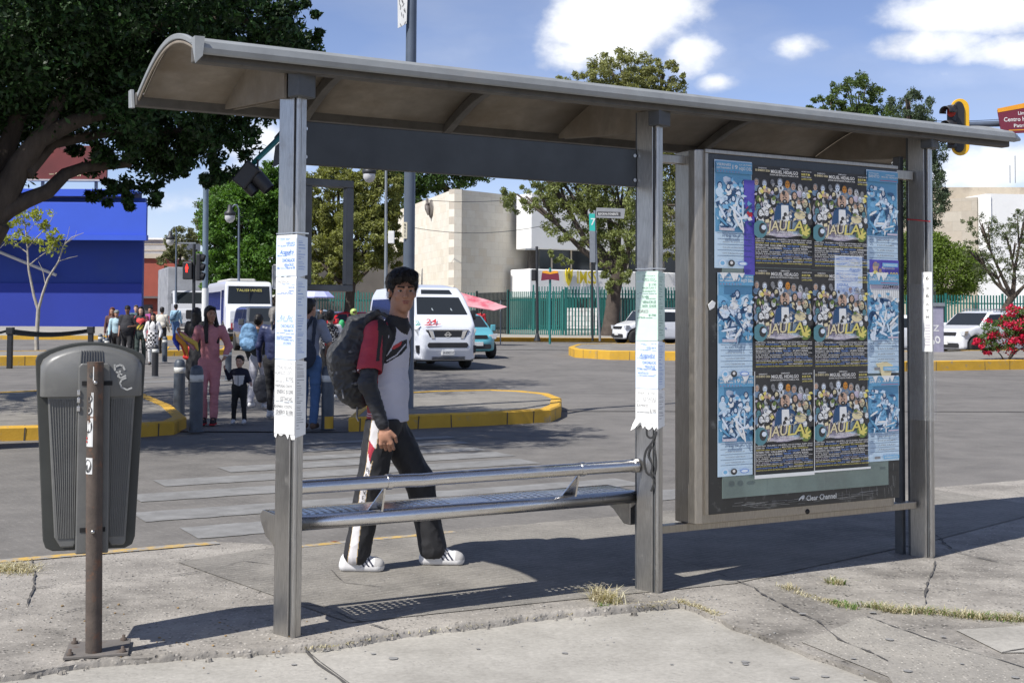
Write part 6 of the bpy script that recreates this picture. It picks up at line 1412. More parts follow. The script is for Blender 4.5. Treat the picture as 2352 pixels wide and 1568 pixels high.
mb = MB(); mb.T = RZ; mb.text('33', 0, 1.12, .24, -3.64, 0, w=.42, align='c'); mb.v = [(x, y, z) for x, y, z in mb.v]; mb.build('fleet_number', [BPL], t)
mb = MB(); mb.T = RZ; mb.text('TALISMANES', 0, 2.33, .12, -3.13, 0, w=1.2, align='c'); mb.build('destination_text', [M('yellow_print', (.62, .55, .15), .6)], t)
mb = MB(); mb.T = RZ; mb.box(-.012, .012, -3.17, -3.1, 1.72, 2.5); mb.build('windshield_bar', [BPL], t)
mb = MB(); mb.T = RZ
for x in (-.12, 0, .12): mb.lathe([(0, -.03), (.035, -.03), (.04, 0)], 8, (x, -2.86, 2.68), axis='y')
mb.build('marker_lamps', [BPL], t); mb = MB(); mb.box(-.6, .7, -2.6, 1.4, 2.80, 2.98); mb.build('roof_unit', [GRYW], t, .08)
# box truck
t = thing('box_truck', 'grey box truck waiting left of the white minibus', 'truck', (PD(424, 700, 78).x, 78, zt(78)), math.atan2(FW[1], FW[0]) - math.pi / 2)
mb = MB(); mb.box(-1.2, 1.2, -4.2, 1.5, 1.0, 4.0); bx = mb.build('cargo_box', [M('box_panel', (.36, .37, .39), .6, .1, var=.15, vs=1.5, col2=(.22, .23, .25), c2s=.8)], t, .03)
mb = MB()
for i in range(11): mb.box(1.2, 1.23, -4.1 + i * .55, -4.04 + i * .55, 1.05, 3.95)
mb.build('box_ribs', [MATS['box_panel']], bx)
mb = MB(); mb.prism([(1.7, .7), (1.7, 2.5), (2.6, 2.55), (2.95, 1.75), (4.2, 1.45), (4.35, 1.2), (4.35, .55), (3.9, .5)], -1.0, 1.0, 0, 'yz'); cab = mb.build('cab', [paintm('truck_white', (.52, .53, .55))], t, .08, 3)
mb = MB(); mb.T = RZ; mb.add([(-.85, -2.99, 1.8), (.85, -2.99, 1.8), (.8, -2.66, 2.45), (-.8, -2.66, 2.45)], [(0, 1, 2, 3)]); mb.build('windshield', [CGL], cab)
for sg in (-1, 1): mb = MB(); mb.add([(sg * 1.005, 1.85, 1.75), (sg * 1.005, 2.75, 1.75), (sg * 1.005, 2.5, 2.4), (sg * 1.005, 1.85, 2.4)], [(0, 1, 2, 3)]); mb.build('side_window', [CGL], cab)
front(t, 4.3, [('grille', BPL, rect(-.42, .42, .85, 1.38, .05), 4.34, .03), ('bumper', CHR, rect(-1.05, 1.05, .4, .62, .04), 4.36, .08)])
for sg in (-1, 1): front(t, 4.3, [('headlight', LAMP, rect(sg * .8 - .17, sg * .8 + .17, .88, 1.1, .03), 4.32, .05)])
for wy in (3.4, -2.8):
    for sg in (-1, 1): mb = MB(); mb.lathe([(.25, -.14), (.48, -.14), (.5, -.1), (.5, .1), (.48, .14), (.25, .14)], 20, (sg * .98, wy, .5), axis='x'); w = mb.build('wheel', [TYRE], t); mb = MB(); mb.lathe([(0, .1), (.15, .14), (.27, .1)], 10, (sg * .98 + (.03 if sg > 0 else -.2), wy, .5), axis='x'); mb.build('rim', [RIM], w)
# ---------------------------------------------------------------- posters and notices
def pm(n, c, e=.0): return M(n, c, .5, 0, var=.04, vs=20, spec=.45)
PM = [pm('print_black', (.045, .043, .040)), pm('print_white', (.74, .72, .68)), pm('print_yellow', (.72, .62, .16)), pm('print_cream', (.74, .64, .38)), pm('print_skin', (.56, .37, .26)), pm('print_blue_grey', (.16, .24, .34)),
      pm('print_lilac', (.52, .47, .55)), pm('print_orange', (.62, .25, .03)), pm('print_teal', (.10, .24, .27)), pm('print_green', (.14, .20, .05)), pm('print_pale_blue', (.56, .70, .80)), pm('print_blue', (.13, .34, .52)), pm('print_navy', (.03, .08, .17)),
      pm('print_violet', (.10, .08, .42)), pm('print_red', (.60, .04, .05)), pm('print_paper', (.78, .78, .75)), pm('print_sky', (.20, .45, .66)), pm('print_grey', (.15, .15, .15)), pm('print_mint', (.58, .72, .63)), pm('print_ice', (.70, .77, .84)), pm('print_soft_blue', (.16, .28, .60)), pm('print_soft_green', (.15, .28, .21)), pm('print_soft_red', (.45, .25, .25))]
BK_, WH_, YE_, CR_, SK_, BG_, LI_, OR_, TE_, GR_, PB_, BL_, NA_, VI_, RE_, PA_, SKY_, GY_, MI_, IC_, SB_, SG_, SR_ = range(23)
class Poster(MB):
    """flat print, drawn in a 0..W by 0..1 page (height 1) and scaled to size"""
    def __init__(s, w, h): super().__init__(); s.w = w; s.h = h; s.n = 0
    def lay(s): s.n += 1; return -.0010 - .00006 * s.n
    def e(s, x, z, rx, rz, mi, n=10, rot=0): s.clip(ell(x * s.w, z * s.h, rx * s.w, rz * s.h, n, rot), mi)
    def clip(s, pts, mi):
        pts = [(min(max(a, 0), s.w), min(max(b, 0), s.h)) for a, b in pts]; s.flat(pts, s.lay(), mi)
    def r(s, x0, x1, z0, z1, mi): s.flat([(x0 * s.w, z0 * s.h), (x1 * s.w, z0 * s.h), (x1 * s.w, z1 * s.h), (x0 * s.w, z1 * s.h)], s.lay(), mi)
    def t(s, st, x, z, h, w, mi, al='l', shear=0, rot=0): s.text(st, x * s.w, z * s.h, h * s.h, s.lay(), mi, w=w * s.w, align=al, shear=shear, rot=rot)
    def head(s, x, z, r, skin, hair, r_, kind=0):
        a = s.h / s.w
        if kind == 1: s.e(x, z - r * .25, r * 1.25 * a, r * 1.55, hair, 9)
        else: s.e(x, z + r * .25, r * 1.0 * a, r * 1.1, hair, 9)
        s.e(x + r_.uniform(-.1, .1) * r, z, r * .72 * a, r * .95, skin, 10)
        for sg in (-1, 1): s.e(x + sg * r * .3 * a, z + r * .12, r * .17 * a, r * .13, BK_, 6)
        if kind == 2: s.e(x, z - r * .5, r * .55 * a, r * .45, BK_, 8); s.e(x, z - r * .42, r * .2 * a, r * .08, WH_, 6)
        else: s.e(x, z - r * .45, r * .22 * a, r * .08, BK_, 6)
def base_sheet(p, mi):
    n = 8; vs = []; 
    for i in range(n + 1):
        for j in range(n + 1): vs.append((p.w * i / n, -.0006 if 0 < i < n and 0 < j < n else -.0003, p.h * j / n))
    p.add(vs, [(i * (n + 1) + j, (i + 1) * (n + 1) + j, (i + 1) * (n + 1) + j + 1, i * (n + 1) + j + 1) for i in range(n) for j in range(n)], mi)
    p.add([(0, 0, 0), (p.w, 0, 0), (p.w, 0, p.h), (0, 0, p.h)], [(3, 2, 1, 0)], mi)
def dark_poster(seed=1, w=.428, h=.562, border=0.0):
    p = Poster(w, h); r_ = random.Random(seed); base_sheet(p, BK_)
    # picture glow and crowd
    for x, z, rx, rz, mi in [(.5, .60, .49, .22, GY_), (.3, .60, .28, .16, LI_), (.72, .6, .28, .16, CR_), (.5, .50, .4, .10, PA_), (.5, .55, .46, .16, GY_), (.25, .50, .2, .12, LI_), (.78, .5, .2, .13, BG_), (.5, .42, .42, .12, LI_), (.5, .62, .25, .1, GY_), (.72, .42, .18, .08, PB_), (.3, .62, .16, .06, BG_)]: p.e(x, z, rx, rz, mi, 14)
    P_ = [(.07, .83, .032, 0), (.20, .82, .034, 0), (.33, .84, .034, 3), (.46, .84, .038, 0), (.585, .83, .042, 4), (.69, .81, .036, 0), (.80, .80, .034, 0), (.91, .79, .034, 3), (.13, .75, .036, 1), (.26, .745, .03, 0), (.39, .765, .03, 1), (.60, .75, .03, 0), (.70, .72, .035, 1), (.86, .735, .032, 0),
          (.09, .67, .034, 5), (.21, .70, .032, 1), (.34, .66, .042, 1), (.66, .63, .044, 1), (.88, .65, .046, 1), (.20, .62, .044, 0), (.77, .66, .028, 0), (.08, .585, .04, 6), (.12, .53, .036, 1), (.29, .555, .034, 1), (.77, .56, .032, 0), (.92, .58, .034, 6), (.83, .53, .036, 6), (.38, .52, .03, 0), (.95, .52, .03, 0), (.22, .53, .03, 0)]
    for x, z, r, k in P_:
        sk = {0: r_.choice([PA_, SK_, GY_, IC_]), 1: SK_, 3: GY_, 4: OR_, 5: GR_, 6: r_.choice([YE_, TE_])}[k]; sk = r_.choice([CR_, SK_, PA_]) if k == 1 else sk
        p.e(x, z - r * 1.7, r * 1.5 * h / w, r * 1.1, r_.choice([BK_, GY_, BG_, LI_, PA_]), 8); p.head(x, z, r, sk, BK_ if k != 0 else GY_, r_, 1 if k in (1, 5) else 0)
    # the bearded man in a dark jacket
    p.clip([(x * w, z * h) for x, z in [(.33, .46), (.37, .60), (.46, .64), (.6, .64), (.68, .60), (.73, .46)]], NA_); p.clip([(x * w, z * h) for x, z in [(.46, .46), (.46, .62), (.58, .62), (.60, .46)]], PA_); p.e(.53, .53, .03, .02, BK_)
    p.e(.78, .53, .10, .045, CR_); p.head(.52, .685, .062, SK_, SK_, r_, 2)
    for q in range(46):     # broken shapes that tie the crowd together
        x, z = r_.uniform(.03, .97), r_.uniform(.45, .84); a = r_.uniform(0, 3.1); p.clip([((x + r_.uniform(.012, .05) * math.cos(a + j * 1.57)) * w, (z + r_.uniform(.008, .034) * math.sin(a + j * 1.57)) * h) for j in range(4)], r_.choice([BK_, BK_, GY_, LI_, CR_, YE_, GR_, PA_, BG_, SK_, GY_]))
    # title and masks
    p.e(.10, .37, .12, .09, TE_); p.e(.14, .38, .06, .055, BK_); p.e(.16, .39, .04, .025, IC_)
    p.e(.86, .37, .10, .075, GR_); 
    for q in range(5): p.e(.86 + .02 * math.cos(q * 1.3), .37 + .02 * math.sin(q * 1.3), .085 - q * .004, .014, YE_, 10, q * .65 + .5)
    p.t('LUCHA EN', .38, .450, .022, .28, WH_, 'l', 0, .04); p.t('JAULA', .20, .352, .108, .66, BK_, 'l', .15, .05); p.t('JAU', .215, .360, .098, .34, CR_, 'l', .15, .05); p.t('LA', .55, .366, .102, .29, YE_, 'l', .15, .05)
    p.t('CABELLERA', .38, .345, .020, .28, WH_); p.t('UNA MASCARA O UNA CABELLERA', .20, .313, .018, .62, WH_, 'l', 0, .02)
    # heading
    p.t('SABADO', .07, .965, .013, .14, WH_); p.t('03 ENERO 2026', .02, .938, .021, .24, CR_); p.t('GIMNASIO', .44, .970, .013, .15, WH_); p.t('MIGUEL HIDALGO', .28, .928, .034, .46, WH_); p.t('ZONA DE ESTADIOS PUEBLA, PUE.', .26, .905, .014, .49, WH_)
    p.t('ACCESO 6:00 PM', .80, .962, .010, .17, WH_); p.t('8:00 P.M.', .80, .928, .022, .15, YE_); p.t('INVITADO ESPECIAL', .80, .908, .010, .17, WH_); p.t('LATIN LOVER', .80, .885, .015, .18, YE_)
    # billing in ragged rows
    words = ['TRAUMA I', 'L.A. PARK', 'REY MISTERIO', 'BANDIDO', 'HIJO DE FISHMAN', 'VALLEMITA', 'BESTIA 666', 'MASCARA SAGRADA JR', 'EXTREMO TIGRE', 'PENTAGONCITO', 'SUPER MUNECO', 'LADY SHADOW', 'AGUILA', 'PUPPY KING']
    z = .290
    for k in range(13):
        hh = [.013, .013, .010, .018, .018, .009, .013, .013, .009, .011, .008, .012, .012][k]; z -= hh + .0072; x = .02
        col = [WH_, WH_, YE_, WH_, WH_, WH_, WH_, WH_, LI_, WH_, YE_, WH_, YE_][k]
        if k == 12: p.t('BOLETOS A LA VENTA EN TROPICO Y SUPERBOLETOS INFORMES AL WHATSAPP', .02, z, .010, .95, YE_); break
        while x < .9:
            ww = r_.uniform(.14, .27); ww = min(ww, .97 - x)
            if ww < .06: break
            p.t(r_.choice(words), x, z, hh, ww, col if r_.random() < .85 else SB_); x += ww + .02
    if border: p.r(0, 1, -border, 0, PA_); p.r(-.01, 0, -border, 1, PA_)
    # creases in the pasted paper
    for k in range(7):
        x = r_.uniform(.0, .8); z = r_.uniform(.05, .95); a = r_.uniform(.05, .35); p.clip([(x * w, z * h), ((x + a) * w, (z + r_.uniform(-.02, .02)) * h), ((x + a * .6) * w, (z + .002) * h)], GY_)
    return p
def blue_poster(side, seed, w, h, torn=False):
    p = Poster(w, h); r_ = random.Random(seed); base_sheet(p, PB_); p.r(.02, .98, .335, .985, BL_)
    for k in range(9): p.e(r_.uniform(.1, .9), r_.uniform(.40, .78), r_.uniform(.12, .3), r_.uniform(.03, .07), r_.choice([SKY_, SKY_, PB_, IC_, NA_]), 10, r_.uniform(-.6, .6))
    for k in range(13):
        x, z = r_.uniform(.12, .88), .80 - k * .030 + r_.uniform(-.015, .015); r = r_.uniform(.022, .034)
        p.e(x, z - r * 2.0, r * 2.0 * h / w * .9, r * 1.5, r_.choice([IC_, PA_, NA_, PB_, SKY_]), 8, r_.uniform(-.5, .5)); p.head(x, z, r, r_.choice([IC_, PA_, PB_]), NA_, r_, r_.choice([0, 1]))
    for q in range(40):
        x, z = r_.uniform(.05, .95), r_.uniform(.37, .82); a = r_.uniform(0, 3.1); p.clip([((x + r_.uniform(.03, .12) * math.cos(a + j * 1.57)) * w, (z + r_.uniform(.008, .035) * math.sin(a + j * 1.57)) * h) for j in range(4)], r_.choice([IC_, PA_, PB_, SKY_, NA_, BL_, BL_]))
    for k in range(16):      # limbs of the wrestlers
        x, z, a, L_ = r_.uniform(.15, .85), r_.uniform(.37, .56), r_.uniform(0, 3.14), r_.uniform(.10, .24); p.e(x, z, L_, .013, r_.choice([IC_, PA_, NA_, BL_, PB_]), 8, a)
    p.r(.02, .98, .88, .985, BL_)
    if side == 'l':
        p.t('VIERNES', .03, .945, .024, .38, WH_); p.t('SEPTIEMBRE', .03, .918, .015, .38, WH_); p.t('19', .45, .92, .040, .14, WH_); p.t('LA ULTIMA', .63, .958, .014, .34, WH_); p.t('HIJO DEL', .63, .915, .030, .34, WH_)
        for k in range(8): p.e(.06 + k * .08, .893, .012, .004, RE_, 6)
    else: p.t('BATALLA', .06, .958, .014, .3, WH_); p.t('SANTO', .04, .92, .030, .34, WH_); p.t('GIMNASIO', .58, .950, .012, .3, WH_); p.t('MIGUEL HIDALGO', .45, .925, .018, .52, WH_); p.r(.4, .95, .895, .90, RE_)
    if side == 'l': p.r(.1, .5, .345, .372, LI_); p.t('8:30PM', .14, .349, .018, .32, WH_)
    else: p.r(.62, .95, .345, .365, LI_)
    for k in range(5): p.r(.05, .97, .318 - k * .052, .322 - k * .052, NA_)
    T = [('H. DEL SANTO', 'VS'), ('ANGEL BLANCO JR', 'VS'), ('TOXICO LATINO', ''), ('OCTAGON JR', '')]
    for k, (a, v) in enumerate(T):
        z = .287 - k * .052
        if side == 'l': p.t(a, .18, z, .018 if k == 0 else .012, .55, GY_ if k else NA_); v and p.t(v, .86, z, .016, .1, NA_)
        else: v and p.t(v, .06, z, .018, .12, NA_); p.t(['VILLANO JR', 'FANTASMA', 'SUPER CRAZY', 'ARKANGEL'][k], .3, z, .015, .55, GY_)
    if side == 'l': p.e(.18, .045, .09, .03, IC_); p.e(.18, .045, .06, .02, SKY_); p.e(.42, .045, .09, .032, BK_); p.e(.42, .05, .04, .015, WH_); p.e(.72, .045, .13, .022, SB_); p.e(.72, .045, .10, .014, IC_)
    else: p.r(.18, .36, .03, .06, GY_); p.r(.46, .96, .025, .065, SKY_); p.t('SUPERBOLETOS', .5, .037, .016, .42, WH_)
    if torn:
        for k in range(6): x = r_.uniform(.0, .8); p.clip([(x * w, h), ((x + .18) * w, h), ((x + .1) * w, h * (1 - r_.uniform(.03, .09)))], PA_)
    return p
def place_poster(p, name, s_, z_, label, group, cat='poster', q=None):
    o = p.build(name, PM); o.location = LP(s_, (GY - .0072) if q is None else q, z_); o.rotation_euler = (0, 0, SROT); return tag(o, label, cat, group)
GRP1 = 'black wrestling posters pasted on the case'; GRP2 = 'blue wrestling posters pasted on the case'
for i, (x0, x1, z0, z1, side, torn, lab) in enumerate([(2.352, 2.612, 1.70, 2.285, 'l', False, 'blue wrestling poster in the top left corner of the glass, clean heading VIERNES 19'), (2.372, 2.618, 1.105, 1.675, 'l', True, 'blue wrestling poster in the middle of the left edge, heading torn'), (2.372, 2.618, .582, 1.125, 'l', True, 'blue wrestling poster at the bottom left, above the scratched border'),
                                                      (3.470, 3.722, 1.72, 2.30, 'r', False, 'blue wrestling poster in the top right corner, above the violet loan advert'), (3.470, 3.722, 1.115, 1.70, 'r', True, 'blue wrestling poster below the violet loan advert'), (3.470, 3.722, .605, 1.10, 'r', True, 'blue wrestling poster at the bottom right with a curled corner')]):
    place_poster(blue_poster(side, 21 + (i % 3 == 1) + (side == 'r') * 7, x1 - x0, z1 - z0, torn), 'wrestling_poster', x0, z0, lab, GRP2, q=GY - .0068 - (.0012 if i % 3 == 1 else 0))
p0 = dark_poster(); first = place_poster(p0, 'cage_match_poster', 2.612, 1.710, 'black cage match poster, upper left of the six', GRP1, q=GY - .0095)
for s_, z_, lab in [(3.042, 1.705, 'black cage match poster, upper right of the six'), (2.612, 1.144, 'black cage match poster, left one of the middle row'), (3.042, 1.140, 'black cage match poster partly covered by a blue and white notice')]:
    o = first.copy(); COL.objects.link(o); o.location = LP(s_, GY - .0095, z_); tag(o, lab, 'poster', GRP1)
for s_, z_, lab in [(2.612, .580, 'black cage match poster, lower left of the six, with a pale bottom margin'), (3.042, .582, 'black cage match poster, lower right of the six, with a pale bottom margin')]:
    place_poster(dark_poster(1, border=.035 if s_ < 3 else .02), 'cage_match_poster', s_, z_, lab, GRP1, q=GY - .0095)
p = Poster(.075, .52); base_sheet(p, VI_); p.e(.5, .66, .25, .06, RE_, 8, .5); p.e(.35, .70, .12, .03, RE_, 6, -.9); place_poster(p, 'violet_strip', 2.553, 1.665, 'narrow violet paper strip with a red mark beside the upper black poster', None, 'paper', GY - .0110)
p = Poster(.235, .135); base_sheet(p, VI_); p.e(.2, .70, .10, .22, SK_); p.e(.2, .28, .14, .26, YE_); p.e(.36, .55, .05, .09, SK_); p.t('Jubilado y', .46, .76, .11, .38, WH_); p.t('Pensionado', .42, .60, .11, .44, WH_); p.t('$500,000', .27, .26, .22, .70, YE_); p.t('Préstamos', .70, .07, .09, .24, WH_)
for k in range(3): p.r(.1, .42, .06 + k * .05, .075 + k * .05, SB_)
place_poster(p, 'loan_advert', 3.488, 1.640, 'violet loan advert reading 500,000 in yellow at the right of the glass', None, 'advert', GY - .0115)
p = Poster(.235, .085); base_sheet(p, PA_); p.r(0, 1, .62, 1, LI_); p.t('2224435', .42, .66, .28, .55, BK_, 'l', .3)
for k in range(14): p.r(.03 + k * .07, .037 + k * .07, .0, .55, GY_)
place_poster(p, 'tear_off_strip', 3.490, 1.553, 'white tear off strip with a handwritten number under the violet advert', None, 'paper', GY - .0112)
def notice(p, x0, x1, z0, z1, ink, big, seed=1):
    """a printed price list: heading lines, boxes and rows"""
    r_ = random.Random(seed); z = z1
    for kind, tx, hh, xx, ww in big:
        z -= hh * 1.55
        if kind == 't': p.t(tx, x0 + (x1 - x0) * xx, z, hh, (x1 - x0) * ww, ink)
        elif kind == 'c': p.t(tx, x0 + (x1 - x0) * xx, z, hh, (x1 - x0) * ww, ink, 'l', .55)
        elif kind == 'b': p.t(tx, x0 + (x1 - x0) * xx, z, hh, (x1 - x0) * ww, GY_)
        elif kind == 's':
            for q in range(2):
                x = x0 + .04 * (x1 - x0)
                while x < x1 - .1 * (x1 - x0): w_ = r_.uniform(.08, .3) * (x1 - x0); p.r(x, min(x + w_, x1 - .03), z + q * hh * .8, z + q * hh * .8 + hh * .35, ink if r_.random() < .6 else IC_); x += w_ + .03
        elif kind == 'l': p.r(x0 + .02, x1 - .02, z, z + .0022, ink)
p = Poster(.215, .265); base_sheet(p, IC_); notice(p, 0, 1, 0, .98, SB_, [('s', '', .03, 0, 0), ('s', '', .03, 0, 0), ('t', '$1100', .03, .7, .2), ('s', '', .03, 0, 0), ('l', '', .01, 0, 0), ('c', 'Acapulco', .06, .5, .45), ('s', '', .02, 0, 0), ('t', '$2,200', .03, .05, .22), ('s', '', .02, 0, 0), ('t', 'CATEMACO  CHACHALACAS', .05, .03, .92), ('s', '', .02, 0, 0), ('s', '', .02, 0, 0), ('t', 'JUQUILA', .06, .05, .42), ('s', '', .03, 0, 0), ('t', '$1,300.00    $2,700', .03, .1, .7), ('s', '', .02, 0, 0), ('l', '', .01, 0, 0), ('t', '55 ANIVERSARIO', .02, .3, .6)], 3)
place_poster(p, 'travel_notice', 3.215, 1.525, 'blue and white travel notice taped over the right black posters', None, 'notice', GY - .0125)
# torn scraps
for i, (pts, lab, mi) in enumerate([([(2035, 830), (2050, 838), (2045, 862), (2028, 868), (2020, 850), (2012, 835)], 'torn beige paper scrap near the lower right blue poster', CR_), ([(1626, 700), (1636, 690), (1643, 695), (1640, 706), (1630, 712)], 'small torn white scrap on the black border at the left', PA_)]):
    mb = MB(); P2 = [SH(x, y, GY - .014) for x, y in pts]; cx = sum(a for a, b in P2) / len(P2); cz = sum(b for a, b in P2) / len(P2); mb.prism([(a - cx, b - cz) for a, b in P2], -.004, 0); o = mb.build('paper_scrap', [PM[mi]]); o.location = LP(cx, GY - .0125, cz); o.rotation_euler = (0, R(0), SROT); tag(o, lab, 'paper', 'torn paper scraps')
# notices wrapped round the posts
def wrapped(name, label, s0, z0, z1, base, blocks, side_mi, jagbot=True):
    H_ = z1 - z0; W_ = .142; pi_ = 0 if s0 < 1 else 1; root = post_T(pi_, True) @ Vector((-PL_ - .003, -.004, z0)); o0 = Poster(W_, H_); r_ = random.Random(int(z0 * 100) + int(s0 * 10))
    # paper body: front, both returns, slightly lifted corners
    bot = [(W_ * i / 12, (r_.uniform(-.012, .02) if jagbot else 0)) for i in range(13)]
    for i in range(12): o0.add([(bot[i][0], -.0004 - .002 * math.sin(i * .7) ** 2 * .4, bot[i][1]), (bot[i + 1][0], -.0004 - .002 * math.sin((i + 1) * .7) ** 2 * .4, bot[i + 1][1]), (W_ * (i + 1) / 12, -.0004, H_), (W_ * i / 12, -.0004, H_)], [(0, 1, 2, 3)], base)
    o0.add([(0, 0, 0), (0, .062, .01), (0, .062, H_), (0, 0, H_)], [(3, 2, 1, 0)], side_mi); o0.add([(W_, 0, .0), (W_, .062, .015), (W_, .062, H_ - .01), (W_, 0, H_)], [(0, 1, 2, 3)], side_mi)
    for (za, zb, mi, ink, big, sd_) in blocks:
        f0, f1 = (za - z0) / H_, (zb - z0) / H_; o0.n = 30; o0.r(.01, .99, f0, f1, mi); big2 = [(k, t, hh / H_, x, w) for k, t, hh, x, w in big]; notice(o0, 0.03, .97, f0, f1 - .01, ink, big2, sd_)
        y = W_ + .0006
        z = zb - z0 - .02
        while z > za - z0 + .02:
            hh = r_.uniform(.006, .014)
            xe = r_.uniform(.02, .05)
            for q in range(1): o0.add([(y, .008, z), (y, xe, z), (y, xe, z + hh * .22), (y, .008, z + hh * .22)], [(0, 1, 2, 3)], ink)
            z -= hh * 1.1
    o = o0.build(name, PM); o.location = root; o.rotation_euler = (0, 0, PANG); return tag(o, label, 'notice', 'price notices wrapped round the shelter posts')
blue1 = [('s', '', .008, 0, 0), ('t', 'RIVIERA MAYA', .012, .5, .45), ('s', '', .006, 0, 0), ('c', 'Acapulco', .022, .15, .75), ('s', '', .006, 0, 0), ('t', 'CHACHALACAS', .017, .3, .65), ('t', 'VERACRUZ', .012, .4, .5), ('s', '', .007, 0, 0), ('l', '', .003, 0, 0)]
wrapped('wrapped_notice', 'pale blue price notice at the top of the wrapped part of the first post', 0, 1.60, 1.795, PA_, [(1.61, 1.785, IC_, SB_, blue1, 1)], IC_)
wrapped('wrapped_notice', 'pale blue price notice reading CHACHALACAS round the middle of the first post', 0, 1.23, 1.605, IC_, [(1.45, 1.60, PA_, SB_, [('b', 'PRESENCIAL', .012, .1, .6), ('s', '', .006, 0, 0), ('t', 'CANCUN', .010, .6, .35), ('t', 'CHIAPAS', .010, .6, .35), ('s', '', .006, 0, 0)], 2), (1.235, 1.45, IC_, SB_, [('c', 'Rio  Bec', .022, .2, .7), ('s', '', .006, 0, 0), ('t', 'CHACHALACAS', .017, .25, .7), ('t', 'TREN MAYA', .012, .4, .5), ('s', '', .007, 0, 0), ('t', 'HUASTECA POTOSINA', .012, .05, .8), ('s', '', .006, 0, 0), ('t', 'LOS CABOS', .010, .4, .4), ('l', '', .003, 0, 0)], 3)], IC_)
wrapped('wrapped_notice', 'white price notice with black prices 2700 and 1200 low on the first post', 0, .885, 1.235, PA_, [(.90, 1.23, PA_, GY_, [('t', '221 50 9467', .009, .5, .42), ('t', 'OTRAS FECHAS', .014, .05, .82), ('l', '', .002, 0, 0), ('b', 'ACAPULCO COSTO', .014, .0, .92), ('b', '$2700', .018, .55, .38), ('s', '', .004, 0, 0), ('l', '', .003, 0, 0), ('t', 'TORTUGAS COSTO', .012, .0, .9), ('b', 'ENERO $1200', .018, .1, .84), ('l', '', .003, 0, 0), ('b', 'ESTACAS', .017, .3, .62), ('s', '', .006, 0, 0), ('l', '', .003, 0, 0), ('t', 'EXPRESS COSTO', .012, .0, .92), ('b', 'ENERO $1100', .017, .1, .84), ('s', '', .004, 0, 0), ('l', '', .003, 0, 0)], 4)], PA_)
wrapped('wrapped_notice', 'mint green price notice reading ACAPULCO on the middle post', 2.01, 1.305, 1.675, MI_, [(1.31, 1.665, MI_, SG_, [('t', 'VIAJES Aeropuerto', .010, .3, .6), ('t', 'CUMPLE AÑOS', .012, .3, .6), ('s', '', .006, 0, 0), ('t', '$1190', .013, .6, .35), ('t', 'MAZATLAN Y', .010, .3, .65), ('t', 'GUANAJUATO', .012, .3, .62), ('s', '', .006, 0, 0), ('t', '$1480', .013, .3, .3), ('s', '', .004, 0, 0), ('t', 'VERACRUZ', .014, .3, .65), ('t', '$650  $1650', .012, .3, .65), ('l', '', .003, 0, 0), ('b', 'ACAPULCO', .017, .08, .5), ('t', '$1700', .012, .6, .35), ('s', '', .006, 0, 0)], 5)], MI_)
wrapped('wrapped_notice', 'pale blue price notice under the mint green one on the middle post', 2.01, 1.05, 1.31, IC_, [(1.06, 1.30, IC_, SB_, blue1 + [('t', 'HUATULCO', .012, .1, .5), ('s', '', .006, 0, 0), ('l', '', .003, 0, 0)], 6)], IC_)
wrapped('wrapped_notice', 'white price notice with a torn lower edge on the middle post', 2.01, .85, 1.06, PA_, [(.875, 1.05, PA_, GY_, [('b', 'ENERO $1700', .013, .1, .8), ('l', '', .003, 0, 0), ('b', 'ESTACAS', .017, .35, .6), ('s', '', .005, 0, 0), ('l', '', .003, 0, 0), ('b', 'EXPRESS', .014, .05, .55), ('b', '$100', .015, .65, .3), ('s', '', .005, 0, 0)], 7)], PA_)
mb = MB(); mb.box(-PL_ - .005, .006, -.0055, .062, 1.800, 1.806, 0); o = mb.build('paper_strap', [ST_TUBE]); o.location = PCOR[0]; o.rotation_euler = (0, 0, PANG); tag(o, 'thin metal strap above the notices on the first post', 'strap', 'metal straps on the posts')
o2 = o.copy(); COL.objects.link(o2); o2.location = PCOR[1] + Vector((0, 0, -.115)); tag(o2, 'thin metal strap above the mint notice on the middle post', 'strap', 'metal straps on the posts')
# torn flap and black marker scrawl on the middle post
mb = MB(); mb.add([(-.135, -.006, .90), (-.10, -.014, .885), (-.125, -.03, .85), (-.155, -.025, .835), (-.150, -.012, .87)], [(0, 1, 2, 3, 4)]); o = mb.build('torn_flap', [PM[PA_]]); sm = o.modifiers.new('s', 'SOLIDIFY'); sm.thickness = .001; o.location = PCOR[1]; o.rotation_euler = (0, 0, PANG); tag(o, 'torn white paper flap hanging under the notices of the middle post', 'paper')
def scrawl(pts, w, name, label):
    mb = MB(); P_ = [on_post(1, x, y) for x, y in pts]; 
    for i in range(len(P_) - 1):
        a, b = Vector(P_[i]), Vector(P_[i + 1]); d = (b - a); d.normalize(); nn = Vector((-d.y, d.x)) * w / 2; a -= d * w * .4; b += d * w * .4; mb.flat([(a - nn)[:], (b - nn)[:], (b + nn)[:], (a + nn)[:]], -.0022 - .00005 * i)
    mb.T = Matrix.Identity(4); o = mb.build(name, [M('marker_black', (.03, .03, .03), .4, var=.1)]); o.location = PCOR[1]; o.rotation_euler = (0, 0, PANG); return tag(o, label, 'graffiti')
def smooth_pts(p, n=5):
    out = []
    for i in range(len(p) - 1):
        p0, p1, p2, p3 = [Vector(p[max(0, min(len(p) - 1, j))]) for j in (i - 1, i, i + 1, i + 2)]
        for k in range(n): t = k / n; out.append((.5 * ((2 * p1) + (p2 - p0) * t + (2 * p0 - 5 * p1 + 4 * p2 - p3) * t * t + (3 * p1 - p0 - 3 * p2 + p3) * t ** 3))[:])
    return out + [p[-1]]
